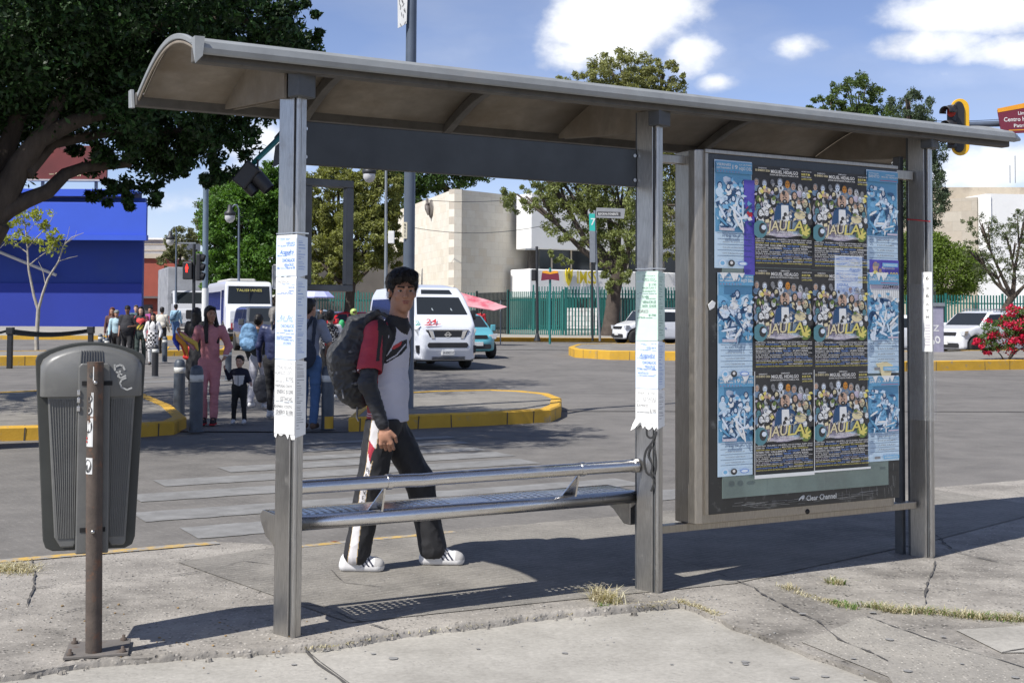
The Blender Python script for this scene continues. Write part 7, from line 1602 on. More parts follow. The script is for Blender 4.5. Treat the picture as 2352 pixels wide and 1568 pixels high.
scrawl(smooth_pts([(1485, 985), (1487, 1000), (1497, 1005), (1509, 992), (1498, 1015), (1484, 1035), (1480, 1060), (1486, 1085), (1500, 1090), (1508, 1070), (1506, 1045), (1498, 1025), (1490, 1045), (1499, 1068), (1496, 1088), (1503, 1105), (1497, 1126)]), .010, 'marker_scrawl', 'black looping marker scrawl on the middle post beside the bench rail')
# last post: paper strip with glyphs under clear plastic wrap
p = Poster(.062, .48); base_sheet(p, PA_)
for ch, z in (('6', .90), ('3', .78), ('6', .68), ('A', .58), ('T', .5), ('M', .42)): p.t(ch, .4, z, .045 if ch == '6' else .03, .3, GY_ if ch != '6' else BK_)
for k in range(8): p.r(.3, .8, .08 + k * .035, .09 + k * .035, LI_)
place_poster(p, 'number_strip', 4.025, 1.235, 'long white paper strip with handwritten digits taped on the last post', None, 'notice', -.006); o = COL.objects[-1]; o.location = post_T(2, True) @ Vector((-.052, -.004, 1.235)); o.rotation_euler = (0, 0, PANG)
m, N, L, b = new_mat('clear_film'); b.inputs['Base Color'].default_value = (.8, .82, .82, 1); b.inputs['Roughness'].default_value = .08; b.inputs['Alpha'].default_value = .13; b.inputs['Specular IOR Level'].default_value = 1.0
bumpn(N, L, b, noise_node(N, L, coords(N, L, (6, 6, 30)), 3, 5, .6, 1.0), .9, .02)
mb = MB(); n = 44
ring = [(-PL_ - .004, .07), (-PL_ - .004, -.007), (-.07, -.008), (.005, -.007), (.006, .07)]; r_ = random.Random(9)
vs = []
for i in range(n + 1):
    z = .82 + .82 * i / n
    for a, c_ in ring: vs.append((a * (1 + r_.uniform(0, .05)), c_ - r_.uniform(0, .004), z + r_.uniform(-.006, .006)))
mb.add(vs, [(i * 5 + k, i * 5 + k + 1, (i + 1) * 5 + k + 1, (i + 1) * 5 + k) for i in range(n) for k in range(4)], 0, True); o = mb.build('plastic_wrap', [m]); o.location = PCOR[2]; o.rotation_euler = (0, 0, PANG); tag(o, 'wrinkled clear plastic film wound round the last shelter post', 'plastic wrap')
mb = MB(); mb.tube([(-PL_ - .004, .03, 2.03), (-PL_ - .002, -.006, 2.04), (-.06, -.006, 2.03), (.004, -.006, 2.02)], .004, 6); o = mb.build('tied_string', [PM[RE_]]); o.location = PCOR[2]; o.rotation_euler = (0, 0, PANG); tag(o, 'thin red cord tied round the upper part of the last post', 'cord')
# ---------------------------------------------------------------- dry grass, weeds, leaves, pebbles
def grass(name, label, pts, n, hgt, cols, seed, spread=.05, group=None, lean=1.0):
    rs = np.random.RandomState(seed); V = []; mi = []; P_ = [G(x, y, .0) for x, y in pts]
    for i in range(n):
        u = rs.uniform(0, len(P_) - 1) if len(P_) > 1 else 0; a = P_[int(u)]; b_ = P_[min(int(u) + 1, len(P_) - 1)]; c = a.lerp(b_, u - int(u)); sg = spread
        x, y = c.x + rs.normal() * sg, c.y + rs.normal() * sg; h = hgt * rs.uniform(.35, 1.2); az = rs.uniform(0, 6.28); ln = rs.uniform(.3, 1.3) * h * lean; w = .0022 * rs.uniform(.7, 1.6)
        d = np.array([math.cos(az), math.sin(az), 0]); s_ = np.array([-d[1], d[0], 0]) * w; p = np.array([x, y, -.005]); q = p + d * ln * .35 + [0, 0, h * .6]; e = p + d * ln + [0, 0, h * (1 - .35 * ln / (h * lean) * .8)]
        V.append([p - s_, p + s_, q + s_ * .8, q - s_ * .8]); V.append([q - s_ * .8, q + s_ * .8, e + s_ * .15, e - s_ * .15]); k = rs.choice(len(cols)); mi += [k, k]
    o = quads_mesh(name, np.array(V), cols, mi); return tag(o, label, 'grass', group, 'stuff' if label is None else None)
DRY = [leaf_mat('dry_a', (.48, .43, .29), .3), leaf_mat('dry_b', (.34, .29, .19), .3), leaf_mat('dry_c', (.58, .54, .40), .3)]; DRYG = DRY + [leaf_mat('weed_green', (.12, .20, .04), .3)]; GRN = [leaf_mat('weed_a', (.10, .19, .04), .3), leaf_mat('weed_b', (.16, .24, .07), .3), DRY[0]]
GG = 'dry grass tufts in the pavement'
grass('grass_tuft', 'tall dry straw coloured grass tuft at the foot of the middle post', [(1370, 1375), (1410, 1385)], 230, .085, DRYG[:3], 1, .030, GG, 1.3); grass('grass_tuft', 'small green weed in the dry tuft by the middle post', [(1385, 1395)], 50, .035, GRN, 2, .018, GG)
grass('grass_tuft', 'dry straw grass patch at the kerb left of the litter bin', [(-20, 1310), (30, 1300), (50, 1315)], 900, .035, DRY, 3, .05, GG, 2.0)
grass('grass_tuft', 'upright dry tuft behind the corner of the smooth slab', [(1905, 1338), (1930, 1342)], 130, .05, DRYG, 4, .018, GG); grass('grass_tuft', 'reddish dry little tuft left of the upright one', [(1800, 1348), (1825, 1356)], 90, .035, DRY, 5, .02, GG)
grass('grass_tuft', 'long row of dry grass along the joint at the right', [(1990, 1392), (2060, 1405), (2150, 1408), (2250, 1420), (2352, 1425), (2450, 1435)], 1300, .045, DRYG, 6, .022, GG, 1.4); grass('grass_tuft', 'green weeds at the left end of the long dry row', [(1915, 1382), (1965, 1398)], 260, .03, GRN, 7, .02, GG)
grass('grass_tuft', 'low straw tufts on the joint leading to the green weeds', [(1830, 1360), (1890, 1378), (1940, 1392)], 260, .022, DRY, 8, .018, GG, 1.6); grass('grass_tuft', 'dry grass along the corner of the smooth slab by the middle post', [(1440, 1392), (1510, 1388), (1560, 1380), (1600, 1392), (1650, 1412)], 520, .022, DRY, 9, .014, GG, 1.8)
grass('straw_litter', None, [(700, 1488), (760, 1482), (900, 1456), (1100, 1432), (1330, 1405)], 110, .014, DRY, 10, .008, GG, 1.8)
rs = np.random.RandomState(77)
def litter(name, label, cat, n, gen, col, kind='stuff'):
    mb = MB()
    for i in range(n):
        x, y, s_ = gen(); c = G(x, y, .012); a = rs.uniform(0, 6.28); k = rs.randint(5, 7); pts = [(c.x + s_ * math.cos(a + j * 6.283 / k) * rs.uniform(.6, 1.2), c.y + s_ * math.sin(a + j * 6.283 / k) * rs.uniform(.6, 1.2)) for j in range(k)]
        mb.prism(pts, .002, .002 + s_ * rs.uniform(.4, .9), 0, 'xy')
    return tag(mb.build(name, [col]), label, cat, kind=kind)
litter('gravel', None, None, 260, lambda: (rs.uniform(0, 2352), 1300 + rs.beta(1.2, 1.5) * 180, rs.uniform(.002, .006)), M('pebble', (.34, .33, .31), .9, var=.3, vs=50))
litter('fallen_leaves', None, None, 40, lambda: (rs.uniform(0, 760), rs.uniform(1380, 1540), rs.uniform(.004, .008)), M('leaf_litter', (.30, .20, .09), .9, var=.4, vs=40))
# crumbled edge of the rough strip: chunks of broken concrete
mb = MB(); ec = [G(*e) for e in edge]
for i in range(70):
    u = rs.uniform(1, len(ec) - 1.01); p = ec[int(u)].lerp(ec[int(u) + 1], u - int(u)); nx = rs.normal() * .030 - .008; p = p + PP * nx; s_ = rs.uniform(.002, .009) * (1 if rs.uniform() < .9 else 2.0)
    k = 6; ring = [(p.x + s_ * 1.4 * math.cos(j * 1.047 + u) * rs.uniform(.7, 1.2), p.y + s_ * math.sin(j * 1.047 + u) * rs.uniform(.7, 1.2)) for j in range(k)]; h = s_ * rs.uniform(.3, .8)
    vs = [(a, b_, -.022) for a, b_ in ring] + [(p.x + (a - p.x) * .7, p.y + (b_ - p.y) * .7, max(-.01, h - .012 + (.008 if nx > 0 else 0))) for a, b_ in ring]
    mb.add(vs, [tuple(range(k, 2 * k))] + [(j, (j + 1) % k, (j + 1) % k + k, j + k) for j in range(k)], 0)
tag(mb.build('concrete_rubble', [ROUGH]), kind='stuff')
c = G(290 / 1.0884 + 0, 1345)
mb = MB(); c = G(768, 1246); mb.add([(c.x - .03, c.y, .012), (c.x, c.y - .012, .008), (c.x + .035, c.y, .014), (c.x, c.y + .012, .010)], [(0, 1, 2, 3)]); o = mb.build('fallen_leaf', [M('brown_leaf', (.18, .07, .03), .7)]); tag(o, 'single brown leaf on the pavement between the bench and the road', 'leaf')
# ---------------------------------------------------------------- people
def cm_(n, c, rough=.85, var=.12, vs=9, **k): return M(n, c, rough, 0, var=var, vs=vs, **k)
SKIN = M('skin', (.36, .19, .125), .5, 0, var=.06, vs=12, spec=.4); SKIN_D = M('skin_dark', (.22, .115, .075), .55, 0, var=.06, vs=12); SKIN_L = M('skin_light', (.50, .30, .22), .5, 0, var=.05, vs=12)
HAIRB = M('hair_black', (.010, .008, .007), .5, 0, var=.3, vs=60, spec=.35); HAIRG = M('hair_grey', (.16, .15, .14), .6, 0, var=.3, vs=40); LIP = M('lips', (.30, .11, .085), .5, 0, var=.05); EYEW = M('eye_white', (.34, .31, .29), .3, 0, var=.02); IRIS = M('iris', (.02, .012, .008), .2, 0, var=0)
def V3(*a): return np.array(a, dtype=float)
def lerp(a, b, t): return np.array(a) * (1 - t) + np.array(b) * t
def head_prims(F, c, yaw, pitch, s, k=.012, detail=True):
    Rm = Matrix.Rotation(yaw, 4, 'Z') @ Matrix.Rotation(pitch, 4, 'X'); T = lambda x, y, z: V3(*c) + V3(*(Rm @ Vector((x * s, y * s, z * s))))
    e = lambda p, r, kk=k, lab=0, op='u': F.ell(T(*p), (r[0] * s, r[1] * s, r[2] * s), kk * s, lab, op, Rm)
    e((0, -.012, .035), (.074, .094, .084)); e((0, .020, -.020), (.061, .072, .082), .03); e((0, .040, -.070), (.042, .045, .036), .03)
    for sg in (-1, 1): F.cap(T(sg * .043, .0, -.055), T(sg * .010, .062, -.096), .019 * s, .016 * s, .02 * s)
    if detail:
        e((0, .080, .032), (.050, .017, .012), .012)
        for sg in (-1, 1): e((sg * .030, .094, .010), (.017, .010, .009), .008, 0, 's'); e((sg * .037, .066, -.022), (.022, .018, .018), .02)
        F.cap(T(0, .088, .018), T(0, .105, -.018), .007 * s, .010 * s, .008 * s); e((0, .107, -.022), (.0135, .013, .010), .006)
        for sg in (-1, 1): e((sg * .011, .096, -.025), (.008, .009, .007), .004)
        e((0, .088, -.051), (.023, .010, .0055), .005, 2); e((0, .086, -.061), (.020, .011, .0065), .005, 2); e((0, .097, -.0555), (.022, .006, .0016), .002, 0, 's')
        for sg in (-1, 1): F.cap(T(sg * .013, .0965, .0315), T(sg * .046, .086, .0325), .0062 * s, .0045 * s, .002 * s, 3)
    for sg in (-1, 1): e((sg * .075, -.008, -.002), (.009, .019, .031), .005); detail and e((sg * .084, -.004, .0), (.006, .010, .018), .004, 0, 's')
    return T, Rm
def eyes(T, Rm, s, parent):
    for sg in (-1, 1):
        mb = MB(); mb.lathe([(0, -.0115), (.006, -.0095), (.0105, -.004), (.0115, 0), (.009, .006), (0, .011)], 12, (0, 0, 0), axis='y', mi=0)
        c = T(sg * .030, .080, .010); Ms = Matrix.Translation(c) @ Rm @ Matrix.Diagonal((s * 1.25, s, s * .62, 1)); mb.v = [(Ms @ Vector((a, -b, z)))[:] for a, b, z in mb.v]
        mb.T = Ms; mb.add([(.0062 * math.cos(a), .0118 - .0006, .0095 * math.sin(a)) for a in [i * math.pi / 5 for i in range(10)]], [tuple(range(10))], 1); mb.build('eye', [EYEW, IRIS], parent)
def hand(F, w, d, v, n, s=1.0, curl=.6, thumb=1, lab=0, r=.0095):
    """palm and five fingers: w wrist, d direction of the hand, v towards the thumb side, n the way the palm faces"""
    w, d, v, n = [V3(*q) for q in (w, d, v, n)]; d, v, n = [q / np.linalg.norm(q) for q in (d, v, n)]
    F.cap(w, w + d * .05 * s, .024 * s, .031 * s, .012, lab, 'u', (n, .6)); F.cap(w + d * .04 * s - v * .016 * s, w + d * .085 * s - v * .026 * s, .018 * s, .013 * s, .014, lab); F.cap(w + d * .04 * s + v * .012 * s, w + d * .088 * s + v * .026 * s, .018 * s, .013 * s, .014, lab)
    for i, (L_, of) in enumerate([(.040, .030), (.046, .010), (.043, -.011), (.033, -.031)]):
        b = w + d * (.088 - abs(i - 1.3) * .004) * s + v * of * s; a1 = curl * .9 + .08 * i; m = b + (d * math.cos(a1) + n * math.sin(a1)) * L_ * s; a2 = a1 + curl * 1.3; e = m + (d * math.cos(a2) + n * math.sin(a2)) * L_ * .62 * s; a3 = a2 + curl * .8; t = e + (d * math.cos(a3) + n * math.sin(a3)) * L_ * .45 * s
        F.cap(b, m, r * s, r * .92 * s, .002, lab); F.cap(m, e, r * .9 * s, r * .82 * s, .002, lab); F.cap(e, t, r * .82 * s, r * .7 * s, .002, lab)
    b = w + d * .028 * s + v * .026 * s; m = b + (d * .75 + v * .65 + n * .2) * .036 * s; e = m + (d * .9 + v * .1 + n * .35) * .032 * s
    F.cap(b, m, r * 1.35 * s, r * 1.1 * s, .008, lab); F.cap(m, e, r * 1.05 * s, r * .8 * s, .003, lab)
def finish(F, name, mats, parent, fn=None, wr=None, seed=0):
    V, Fc, lab = F.mesh()
    if len(Fc) == 0: return None
    C = V[Fc].mean(1); L_ = lab[Fc]; fl = np.sort(L_, axis=1)[:, 1]
    mi = fl if fn is None else fn(C, fl, fnorm(V, Fc))
    if wr:      # cloth folds: push the surface in and out along its normal
        N_ = fnorm(V, Fc); vn = np.zeros_like(V)
        for j in range(4): np.add.at(vn, Fc[:, j], N_)
        vn /= np.maximum(1e-9, np.linalg.norm(vn, axis=1))[:, None]; amp, sc = wr; off = Vector((seed * 3.1, seed, 0)); sc = Vector(sc)
        d = np.array([mnoise.noise(Vector((p[0] * sc.x, p[1] * sc.y, p[2] * sc.z)) + off) * .7 + (1 - abs(mnoise.noise(Vector((p[0] * sc.x * 2, p[1] * sc.y * 2, p[2] * sc.z * 2)) + off)) * 3) * .25 for p in V]); V = V + vn * (d * amp)[:, None]
    return arr_obj(name, V, Fc, mats, np.clip(mi, 0, len(mats) - 1), parent)
def DJ(): return dict(pel=(0, 0, .93), wai=(0, .0, 1.06), che=(0, .0, 1.27), nk=(0, -.012, 1.44), hd=(0, .012, 1.60), shR=(.165, -.01, 1.385), elR=(.215, -.03, 1.11), wrR=(.225, .04, .87), shL=(-.165, -.01, 1.385), elL=(-.215, -.03, 1.11), wrL=(-.225, .04, .87),
                      hiR=(.085, 0, .90), knR=(.092, .02, .49), anR=(.095, -.02, .085), hiL=(-.085, 0, .90), knL=(-.092, .02, .49), anL=(-.095, -.02, .085))
def person(label, pos, yaw, H=1.7, J=None, res=.02, top=None, bottom=None, shoes=None, skin=None, hair=None, style='short', sleeve='long', legs='long', hyaw=0, hpitch=0, wide=1.0, child=False, group='people on the crossing', detail=False, extra=None, belly=0.0, topname='jacket', dress=None):
    t = thing('person', label, 'person', pos, yaw, group); D_ = DJ(); r_ = random.Random(len(label) * 7 + int(H * 100)); st = r_.uniform(-.16, .16)      # a walking stride
    D_.update(anR=(.085, st - .02, .085 + max(0, -st) * .25), anL=(-.085, -st - .02, .085 + max(0, st) * .25), knR=(.09, st * .5 + .03, .49), knL=(-.09, -st * .5 + .03, .49), elR=(.215, -.03 - st * .4, 1.11), wrR=(.225, .05 - st * .9, .88), elL=(-.215, -.03 + st * .4, 1.11), wrL=(-.225, .05 + st * .9, .88)); D_.update(J or {}); s = H / 1.72; D_ = {k: V3(*v) * s for k, v in D_.items()}; hs = s * (1.25 if child else 1.0)
    allp = np.array(list(D_.values())); lo = allp.min(0) - .22; hi = allp.max(0) + .24; lo[2] = -.03
    skin = skin or SKIN; hair = hair or HAIRB; F = Field(lo, hi, res); w = wide
    T, Rm = head_prims(F, D_['hd'], hyaw, hpitch, hs, detail=detail)
    F.cap(D_['nk'] - V3(0, 0, .02), lerp(D_['nk'], D_['hd'], .75), .052 * s, .045 * s, .02)
    F.cap(D_['pel'], D_['che'], .10 * s, .11 * s, .03, 0, 'u', ((0, 1, 0), .75)); F.cap(D_['shL'], D_['shR'], .045 * s, .045 * s, .03)
    for q in 'RL':
        F.cap(D_['sh' + q], D_['el' + q], .043 * s * w, .036 * s, .02); F.cap(D_['el' + q], D_['wr' + q], .036 * s, .024 * s, .01)
        d = D_['wr' + q] - D_['el' + q]; d /= np.linalg.norm(d); sg = 1 if q == 'R' else -1
        if res <= .009: hand(F, D_['wr' + q], d, (0, 1, 0) if abs(d[1]) < .8 else (-sg, 0, .3), (-sg, 0, 0) if abs(d[1]) < .8 else (0, 0, -1), s * .95, .55, lab=0, r=.0105)
        else: F.cap(D_['wr' + q], D_['wr' + q] + d * .09 * s, .030 * s, .022 * s, .012, 0, 'u', ((1, 0, 0), .75)); F.cap(D_['wr' + q] + d * .02 * s, D_['wr' + q] + d * .06 * s + V3(0, .04, 0) * s, .014 * s, .012 * s, .01)
        F.cap(D_['hi' + q], D_['kn' + q], .070 * s, .048 * s, .03); F.cap(D_['kn' + q], D_['an' + q], .050 * s, .032 * s, .01); F.cap(D_['an' + q], D_['an' + q] + V3(0, .12, -.04) * s, .034 * s, .026 * s, .01)
    finish(F, 'body', [skin, skin, LIP, HAIRB], t)
    if detail: eyes(T, Rm, hs, t)
    # upper garment
    F = Field(lo, hi, res); g = .022 * s
    F.cap(D_['pel'] + V3(0, 0, .03) * s, D_['wai'], (.128 + belly * .3) * s * w, (.122 + belly * .5) * s * w, .04, 0, 'u', ((0, 1, 0), .78)); F.cap(D_['wai'] + V3(0, belly * .4, 0), D_['che'], (.122 + belly * .5) * s * w, .142 * s * w, .05, 0, 'u', ((0, 1, 0), .76)); F.cap(lerp(D_['shL'], D_['che'], .12), lerp(D_['shR'], D_['che'], .12), .068 * s, .068 * s, .05)
    F.cap(D_['che'], D_['nk'], .10 * s, .052 * s, .05)
    for q in 'RL':
        F.cap(D_['sh' + q], D_['el' + q], .064 * s * w, (.052 if sleeve == 'long' else .060) * s, .03, 1) if sleeve == 'long' else F.cap(D_['sh' + q], lerp(D_['sh' + q], D_['el' + q], .75), .064 * s * w, .064 * s, .03, 1)
        if sleeve == 'long': F.cap(D_['el' + q], lerp(D_['el' + q], D_['wr' + q], .93), .052 * s, .038 * s, .02, 1)
    F.cap(D_['nk'] + V3(0, 0, .03) * s, D_['hd'] - V3(0, 0, .02) * s, .043 * s, .043 * s, .004, 0, 's')
    tm = top if isinstance(top, (list, tuple)) else [top, top]
    fn = extra.get('topfn') if extra else None
    finish(F, topname, list(tm), t, fn, (.010 * s, (7, 7, 12)), len(label))
    # trousers, skirt or shorts
    F = Field(lo, hi, res); F.cap(D_['pel'] + V3(0, 0, .02) * s, D_['pel'] - V3(0, 0, .05) * s, .120 * s * w, .122 * s * w, .03, 0, 'u', ((0, 1, 0), .82))
    for q in 'RL':
        F.cap(D_['hi' + q], D_['kn' + q], .088 * s * w, .066 * s, .04)
        if legs == 'long': F.cap(D_['kn' + q], D_['an' + q] + V3(0, 0, .02) * s, .066 * s, .055 * s, .02)
        elif legs == 'slim': F.cap(D_['kn' + q], D_['an' + q] + V3(0, 0, .02) * s, .058 * s, .040 * s, .02)
    finish(F, 'trousers' if legs != 'short' else 'shorts', [bottom], t, None, (.010 * s, (6, 6, 14)), 3 + len(label))
    if dress: F = Field(lo, hi, res); F.cap(D_['wai'], V3(0, 0, dress[1]) * s, .13 * s * w, dress[2] * s, .02, 0, 'u', ((0, 1, 0), .85)); finish(F, 'skirt', [dress[0]], t, dress[3] if len(dress) > 3 else None, (.016, (14, 14, 3)))
    for q in 'RL':
        F = Field(lo, hi, res); a = D_['an' + q]; F.cap(a + V3(0, -.03, -.045) * s, a + V3(0, .15, -.048) * s, .042 * s, .038 * s, .01, 0, 'u', ((1, 0, 0), .95)); F.cap(a + V3(0, 0, .01), a + V3(0, .05, -.03) * s, .046 * s, .042 * s, .02)
        F.v = smax(F.v, (-(F.ax[2][None, None, :]) + .0) * np.ones_like(F.v), .005); finish(F, 'shoe', [shoes or cm_('shoe_dark', (.03, .03, .03))], t)
    # hair
    F = Field(lo, hi, res if not detail else min(res, .009)); h = lambda p, r, kk=.02, op='u', lab=0: F.ell(T(*p), tuple(q * hs for q in r), kk * hs, lab, op, Rm)
    if style in ('short', 'long', 'bun', 'pony', 'twin'):
        h((0, -.022, .052), (.086, .098, .086)); h((0, -.055, .0), (.078, .062, .080)); h((0, .058, .098), (.058, .036, .022))
        h((0, .105, -.020), (.068, .075, .088), .012, 's'); h((0, .13, .02), (.050, .070, .070), .01, 's')
    if style == 'long': [F.cap(T(sg * .062, -.02, .02), T(sg * .085, -.03, -.22), .038 * hs, .045 * hs, .03) for sg in (-1, 1)]; F.cap(T(0, -.08, .0), T(0, -.10, -.36), .07 * hs, .06 * hs, .04); F.cap(T(0, -.10, -.3), T(0, -.10, -.42), .07 * hs, .03 * hs, .04)
    if style == 'twin': [F.cap(T(sg * .066, .0, .02), T(sg * .082, .04, -.16), .026 * hs, .034 * hs, .02) or F.cap(T(sg * .082, .04, -.16), T(sg * .085, .085, -.40), .034 * hs, .022 * hs, .02) for sg in (-1, 1)]
    if style == 'bun': h((0, -.12, .03), (.042, .036, .042), .01)
    if style == 'pony': F.cap(T(0, -.10, .02), T(.01, -.135, -.10), .032 * hs, .026 * hs, .02); F.cap(T(.01, -.135, -.10), T(.01, -.12, -.22), .024 * hs, .010 * hs, .02)
    if style == 'cap': h((0, -.01, .05), (.088, .105, .078)); h((0, .11, .035), (.06, .06, .010), .01); h((0, .05, -.06), (.09, .10, .085), .01, 's')
    if style == 'helmet': h((0, 0, .02), (.125, .145, .135)); h((0, .12, .0), (.085, .08, .055), .02, 's')
    finish(F, {'cap': 'cap', 'helmet': 'helmet'}.get(style, 'hair'), [hair], t, None, (.006, (30, 30, 8)))
    t['_'] = 0; del t['_']
    return t, D_, s
def bag_blob(name, label, t_pos, yaw, prims, mats, res=.012, cat='backpack', fn=None, wr=(.008, (12, 12, 12)), group=None):
    """a soft bag as one closed surface; prims in metres in its own frame"""
    t = thing(name, label, cat, t_pos, yaw, group); P_ = np.array([p[1] for p in prims] + [p[2] for p in prims if p[0] == 'c']); F = Field(P_.min(0) - .3, P_.max(0) + .3, res)
    for p in prims:
        if p[0] == 'e': F.ell(p[1], p[2], p[3] if len(p) > 3 else .03, p[4] if len(p) > 4 else 0)
        else: F.cap(p[1], p[2], p[3], p[4], p[5] if len(p) > 5 else .01, p[6] if len(p) > 6 else 0)
    finish(F, 'bag_body', mats, t, fn, wr, 5); return t
# ---- the youth walking behind the bench
KX = 400.0
def ly(px): return (px - 925) / KX
def lz(py): return (1302 - py) / KX
def z3(zx, zy): return (ly((780 + zx / 3.409) / 1.0884), lz((640 + zy / 3.409) / 1.0884))
def z1(zx, zy): return (ly((800 + zx / 1.96) / 1.0884), lz((640 + zy / 1.96) / 1.0884))
def youth():
    t = thing('person', 'youth in a red, white and black sports shirt walking behind the bench', 'person', G(925, 1302, .004), -math.pi / 2, 'people on the crossing'); res = .0042
    B = dict(pel=(0, -.10, .90), wai=(0, -.095, 1.02), che=(0, -.095, 1.22), nk=(.012, -.045, 1.385), hd=(.02, -.012, 1.565), shR=(.155, -.145, 1.335), elR=(.235, -.185, 1.055), wrR=(.245, -.090, .815), shL=(-.15, -.04, 1.345), elL=(-.23, -.06, 1.09), wrL=(-.17, -.08, .86),
             hiR=(.085, -.115, .88), knR=(.10, -.175, .48), anR=(.105, -.268, .10), hiL=(-.085, -.105, .88), knL=(-.09, .085, .48), anL=(-.09, .155, .095)); B = {k: V3(*v) for k, v in B.items()}
    SK = M('youth_skin', (.40, .205, .13), .45, 0, var=.05, vs=10, spec=.4); F = Field((-.34, -.5, -.01), (.36, .42, 1.78), res)
    T, Rm = head_prims(F, B['hd'], -R(74), R(-3), .98); 
    F.cap(B['nk'] - V3(0, .01, .05), lerp(B['nk'], B['hd'], .7), .056, .050, .02); F.cap(B['nk'] + V3(.02, .035, -.02), B['hd'] + V3(.0, -.04, -.06), .018, .016, .03)
    F.cap(B['pel'], B['che'], .09, .10, .03, 0, 'u', ((0, 1, 0), .8)); F.cap(B['shL'], B['shR'], .04, .04, .03)
    for q in 'RL': F.cap(B['sh' + q], B['el' + q], .036, .032, .02); F.cap(B['el' + q], B['wr' + q], .032, .023, .01); F.cap(B['hi' + q], B['kn' + q], .06, .05, .02); F.cap(B['kn' + q], B['an' + q], .05, .034, .02); F.cap(B['an' + q], B['an' + q] + V3(0, .08, -.05), .034, .03, .01)
    hand(F, B['wrR'], (.02, .16, -1), (.1, 1, .12), (-1, .0, 0), 1.06, .62, r=.0098); hand(F, B['wrL'], (.1, .3, -1), (0, 1, .2), (1, 0, 0), 1.0, .5)
    finish(F, 'body', [SK, SK, LIP, HAIRB], t); eyes(T, Rm, .98, t)
    mb = MB(); w = B['wrR'] + V3(.012, .03, -.125)
    # hair: full, swept over the forehead
    F = Field((-.16, -.22, 1.40), (.20, .16, 1.76), .0042); h = lambda p, r, kk=.02, op='u': F.ell(T(*p), r, kk, 0, op, Rm)
    h((0, -.030, .055), (.090, .100, .090)); h((0, -.060, .0), (.080, .062, .085)); h((0, .035, .100), (.080, .060, .040)); h((-.035, .070, .083), (.040, .030, .024)); h((.045, .062, .080), (.038, .034, .026)); h((.062, .030, .035), (.022, .022, .036), .01); h((-.062, .030, .035), (.022, .022, .030), .01)
    h((0, .100, -.030), (.066, .066, .088), .008, 's'); h((0, .125, .010), (.050, .062, .068), .008, 's')
    for sg in (-1, 1): h((sg * .085, .0, -.012), (.022, .026, .036), .006, 's')
    ho = finish(F, 'hair', [HAIRB], t, None, (.012, (38, 38, 20)), 2)
    rs_ = np.random.RandomState(5); hv = np.array([v.co[:] for v in ho.data.vertices]); hn = np.array([v.normal[:] for v in ho.data.vertices]); c0 = T(0, -.02, .03); Q = []
    for j in rs_.choice(len(hv), 2600): p_, n_ = hv[j], hn[j]; d_ = V3(*(Rm @ Vector((rs_.normal() * .3, .35 if p_[2] > c0[2] + .05 else -.1, -1)))) + n_ * .35; d_ -= n_ * (d_ @ n_) * .75; d_ /= np.linalg.norm(d_); s2 = np.cross(d_, n_) * .0011; L2 = rs_.uniform(.012, .030); a_ = p_ + n_ * .001; b_ = p_ + d_ * L2 + n_ * rs_.uniform(.001, .006); Q.append([a_ - s2, a_ + s2, b_ + s2 * .3, b_ - s2 * .3])
    quads_mesh('hair_strands', np.array(Q), [HAIRB], np.zeros(len(Q)), ho)
    mb = MB(); p = T(.088, .008, -.004); mb.tube([p, p + V3(*(Rm @ Vector((.004, .012, -.030))))], [.0075, .0045], 8); mb.lathe([(0, -.008), (.008, -.004), (.009, .003), (0, .008)], 8, tuple(p)); mb.build('earbud', [M('earbud_white', (.8, .8, .8), .3, var=0)], t)
    # shirt
    F = Field((-.34, -.42, .74), (.36, .16, 1.52), res); fl = ((0, 1, 0), .84)
    F.cap(B['pel'] + V3(0, .008, -.14), B['wai'], .146, .134, .04, 0, 'u', fl); F.cap(B['wai'], B['che'] + V3(0, .004, 0), .130, .140, .05, 0, 'u', fl); F.cap(lerp(B['shL'], B['che'], .15), lerp(B['shR'], B['che'], .15), .070, .070, .05); F.cap(B['che'], B['nk'], .10, .055, .05)
    cuff = lerp(B['shR'], B['elR'], .72)
    F.cap(B['shR'], cuff, .068, .072, .03, 1); F.cap(B['shL'], lerp(B['shL'], B['elL'], .72), .066, .070, .03, 1)
    nkd = B['hd'] - B['nk']; F.cap(B['nk'] + V3(.004, .006, -.02), B['nk'] + nkd * .10, .070, .064, .012, 2)
    F.cap(B['nk'] + nkd * -.02, B['hd'], .056, .056, .004, 2, 's'); F.cap(cuff + V3(.02, 0, -.05), cuff + V3(.03, -.01, -.2), .075, .075, .003, 1, 's')
    F.v = smax(F.v, (.832 - F.ax[2][None, None, :]) * np.ones_like(F.v), .006)
    strap = [z3(*p) for p in [(600, 505), (660, 520), (716, 640), (712, 720), (680, 790), (625, 890), (612, 860), (650, 770), (668, 700), (650, 610), (620, 560)]]
    sw = [z3(*p) for p in [(606, 928), (640, 925), (760, 850), (800, 800), (795, 725), (745, 745), (700, 790), (625, 885)]]; rd = [z3(*p) for p in [(676, 808), (700, 775), (765, 738), (755, 775), (705, 805)]]; wl = [z3(*p) for p in [(640, 900), (720, 850), (790, 760), (793, 772), (722, 862), (640, 910)]]
    band = [z3(*p) for p in [(560, 455), (640, 480), (622, 640), (604, 800), (598, 900), (572, 900), (585, 700)]]
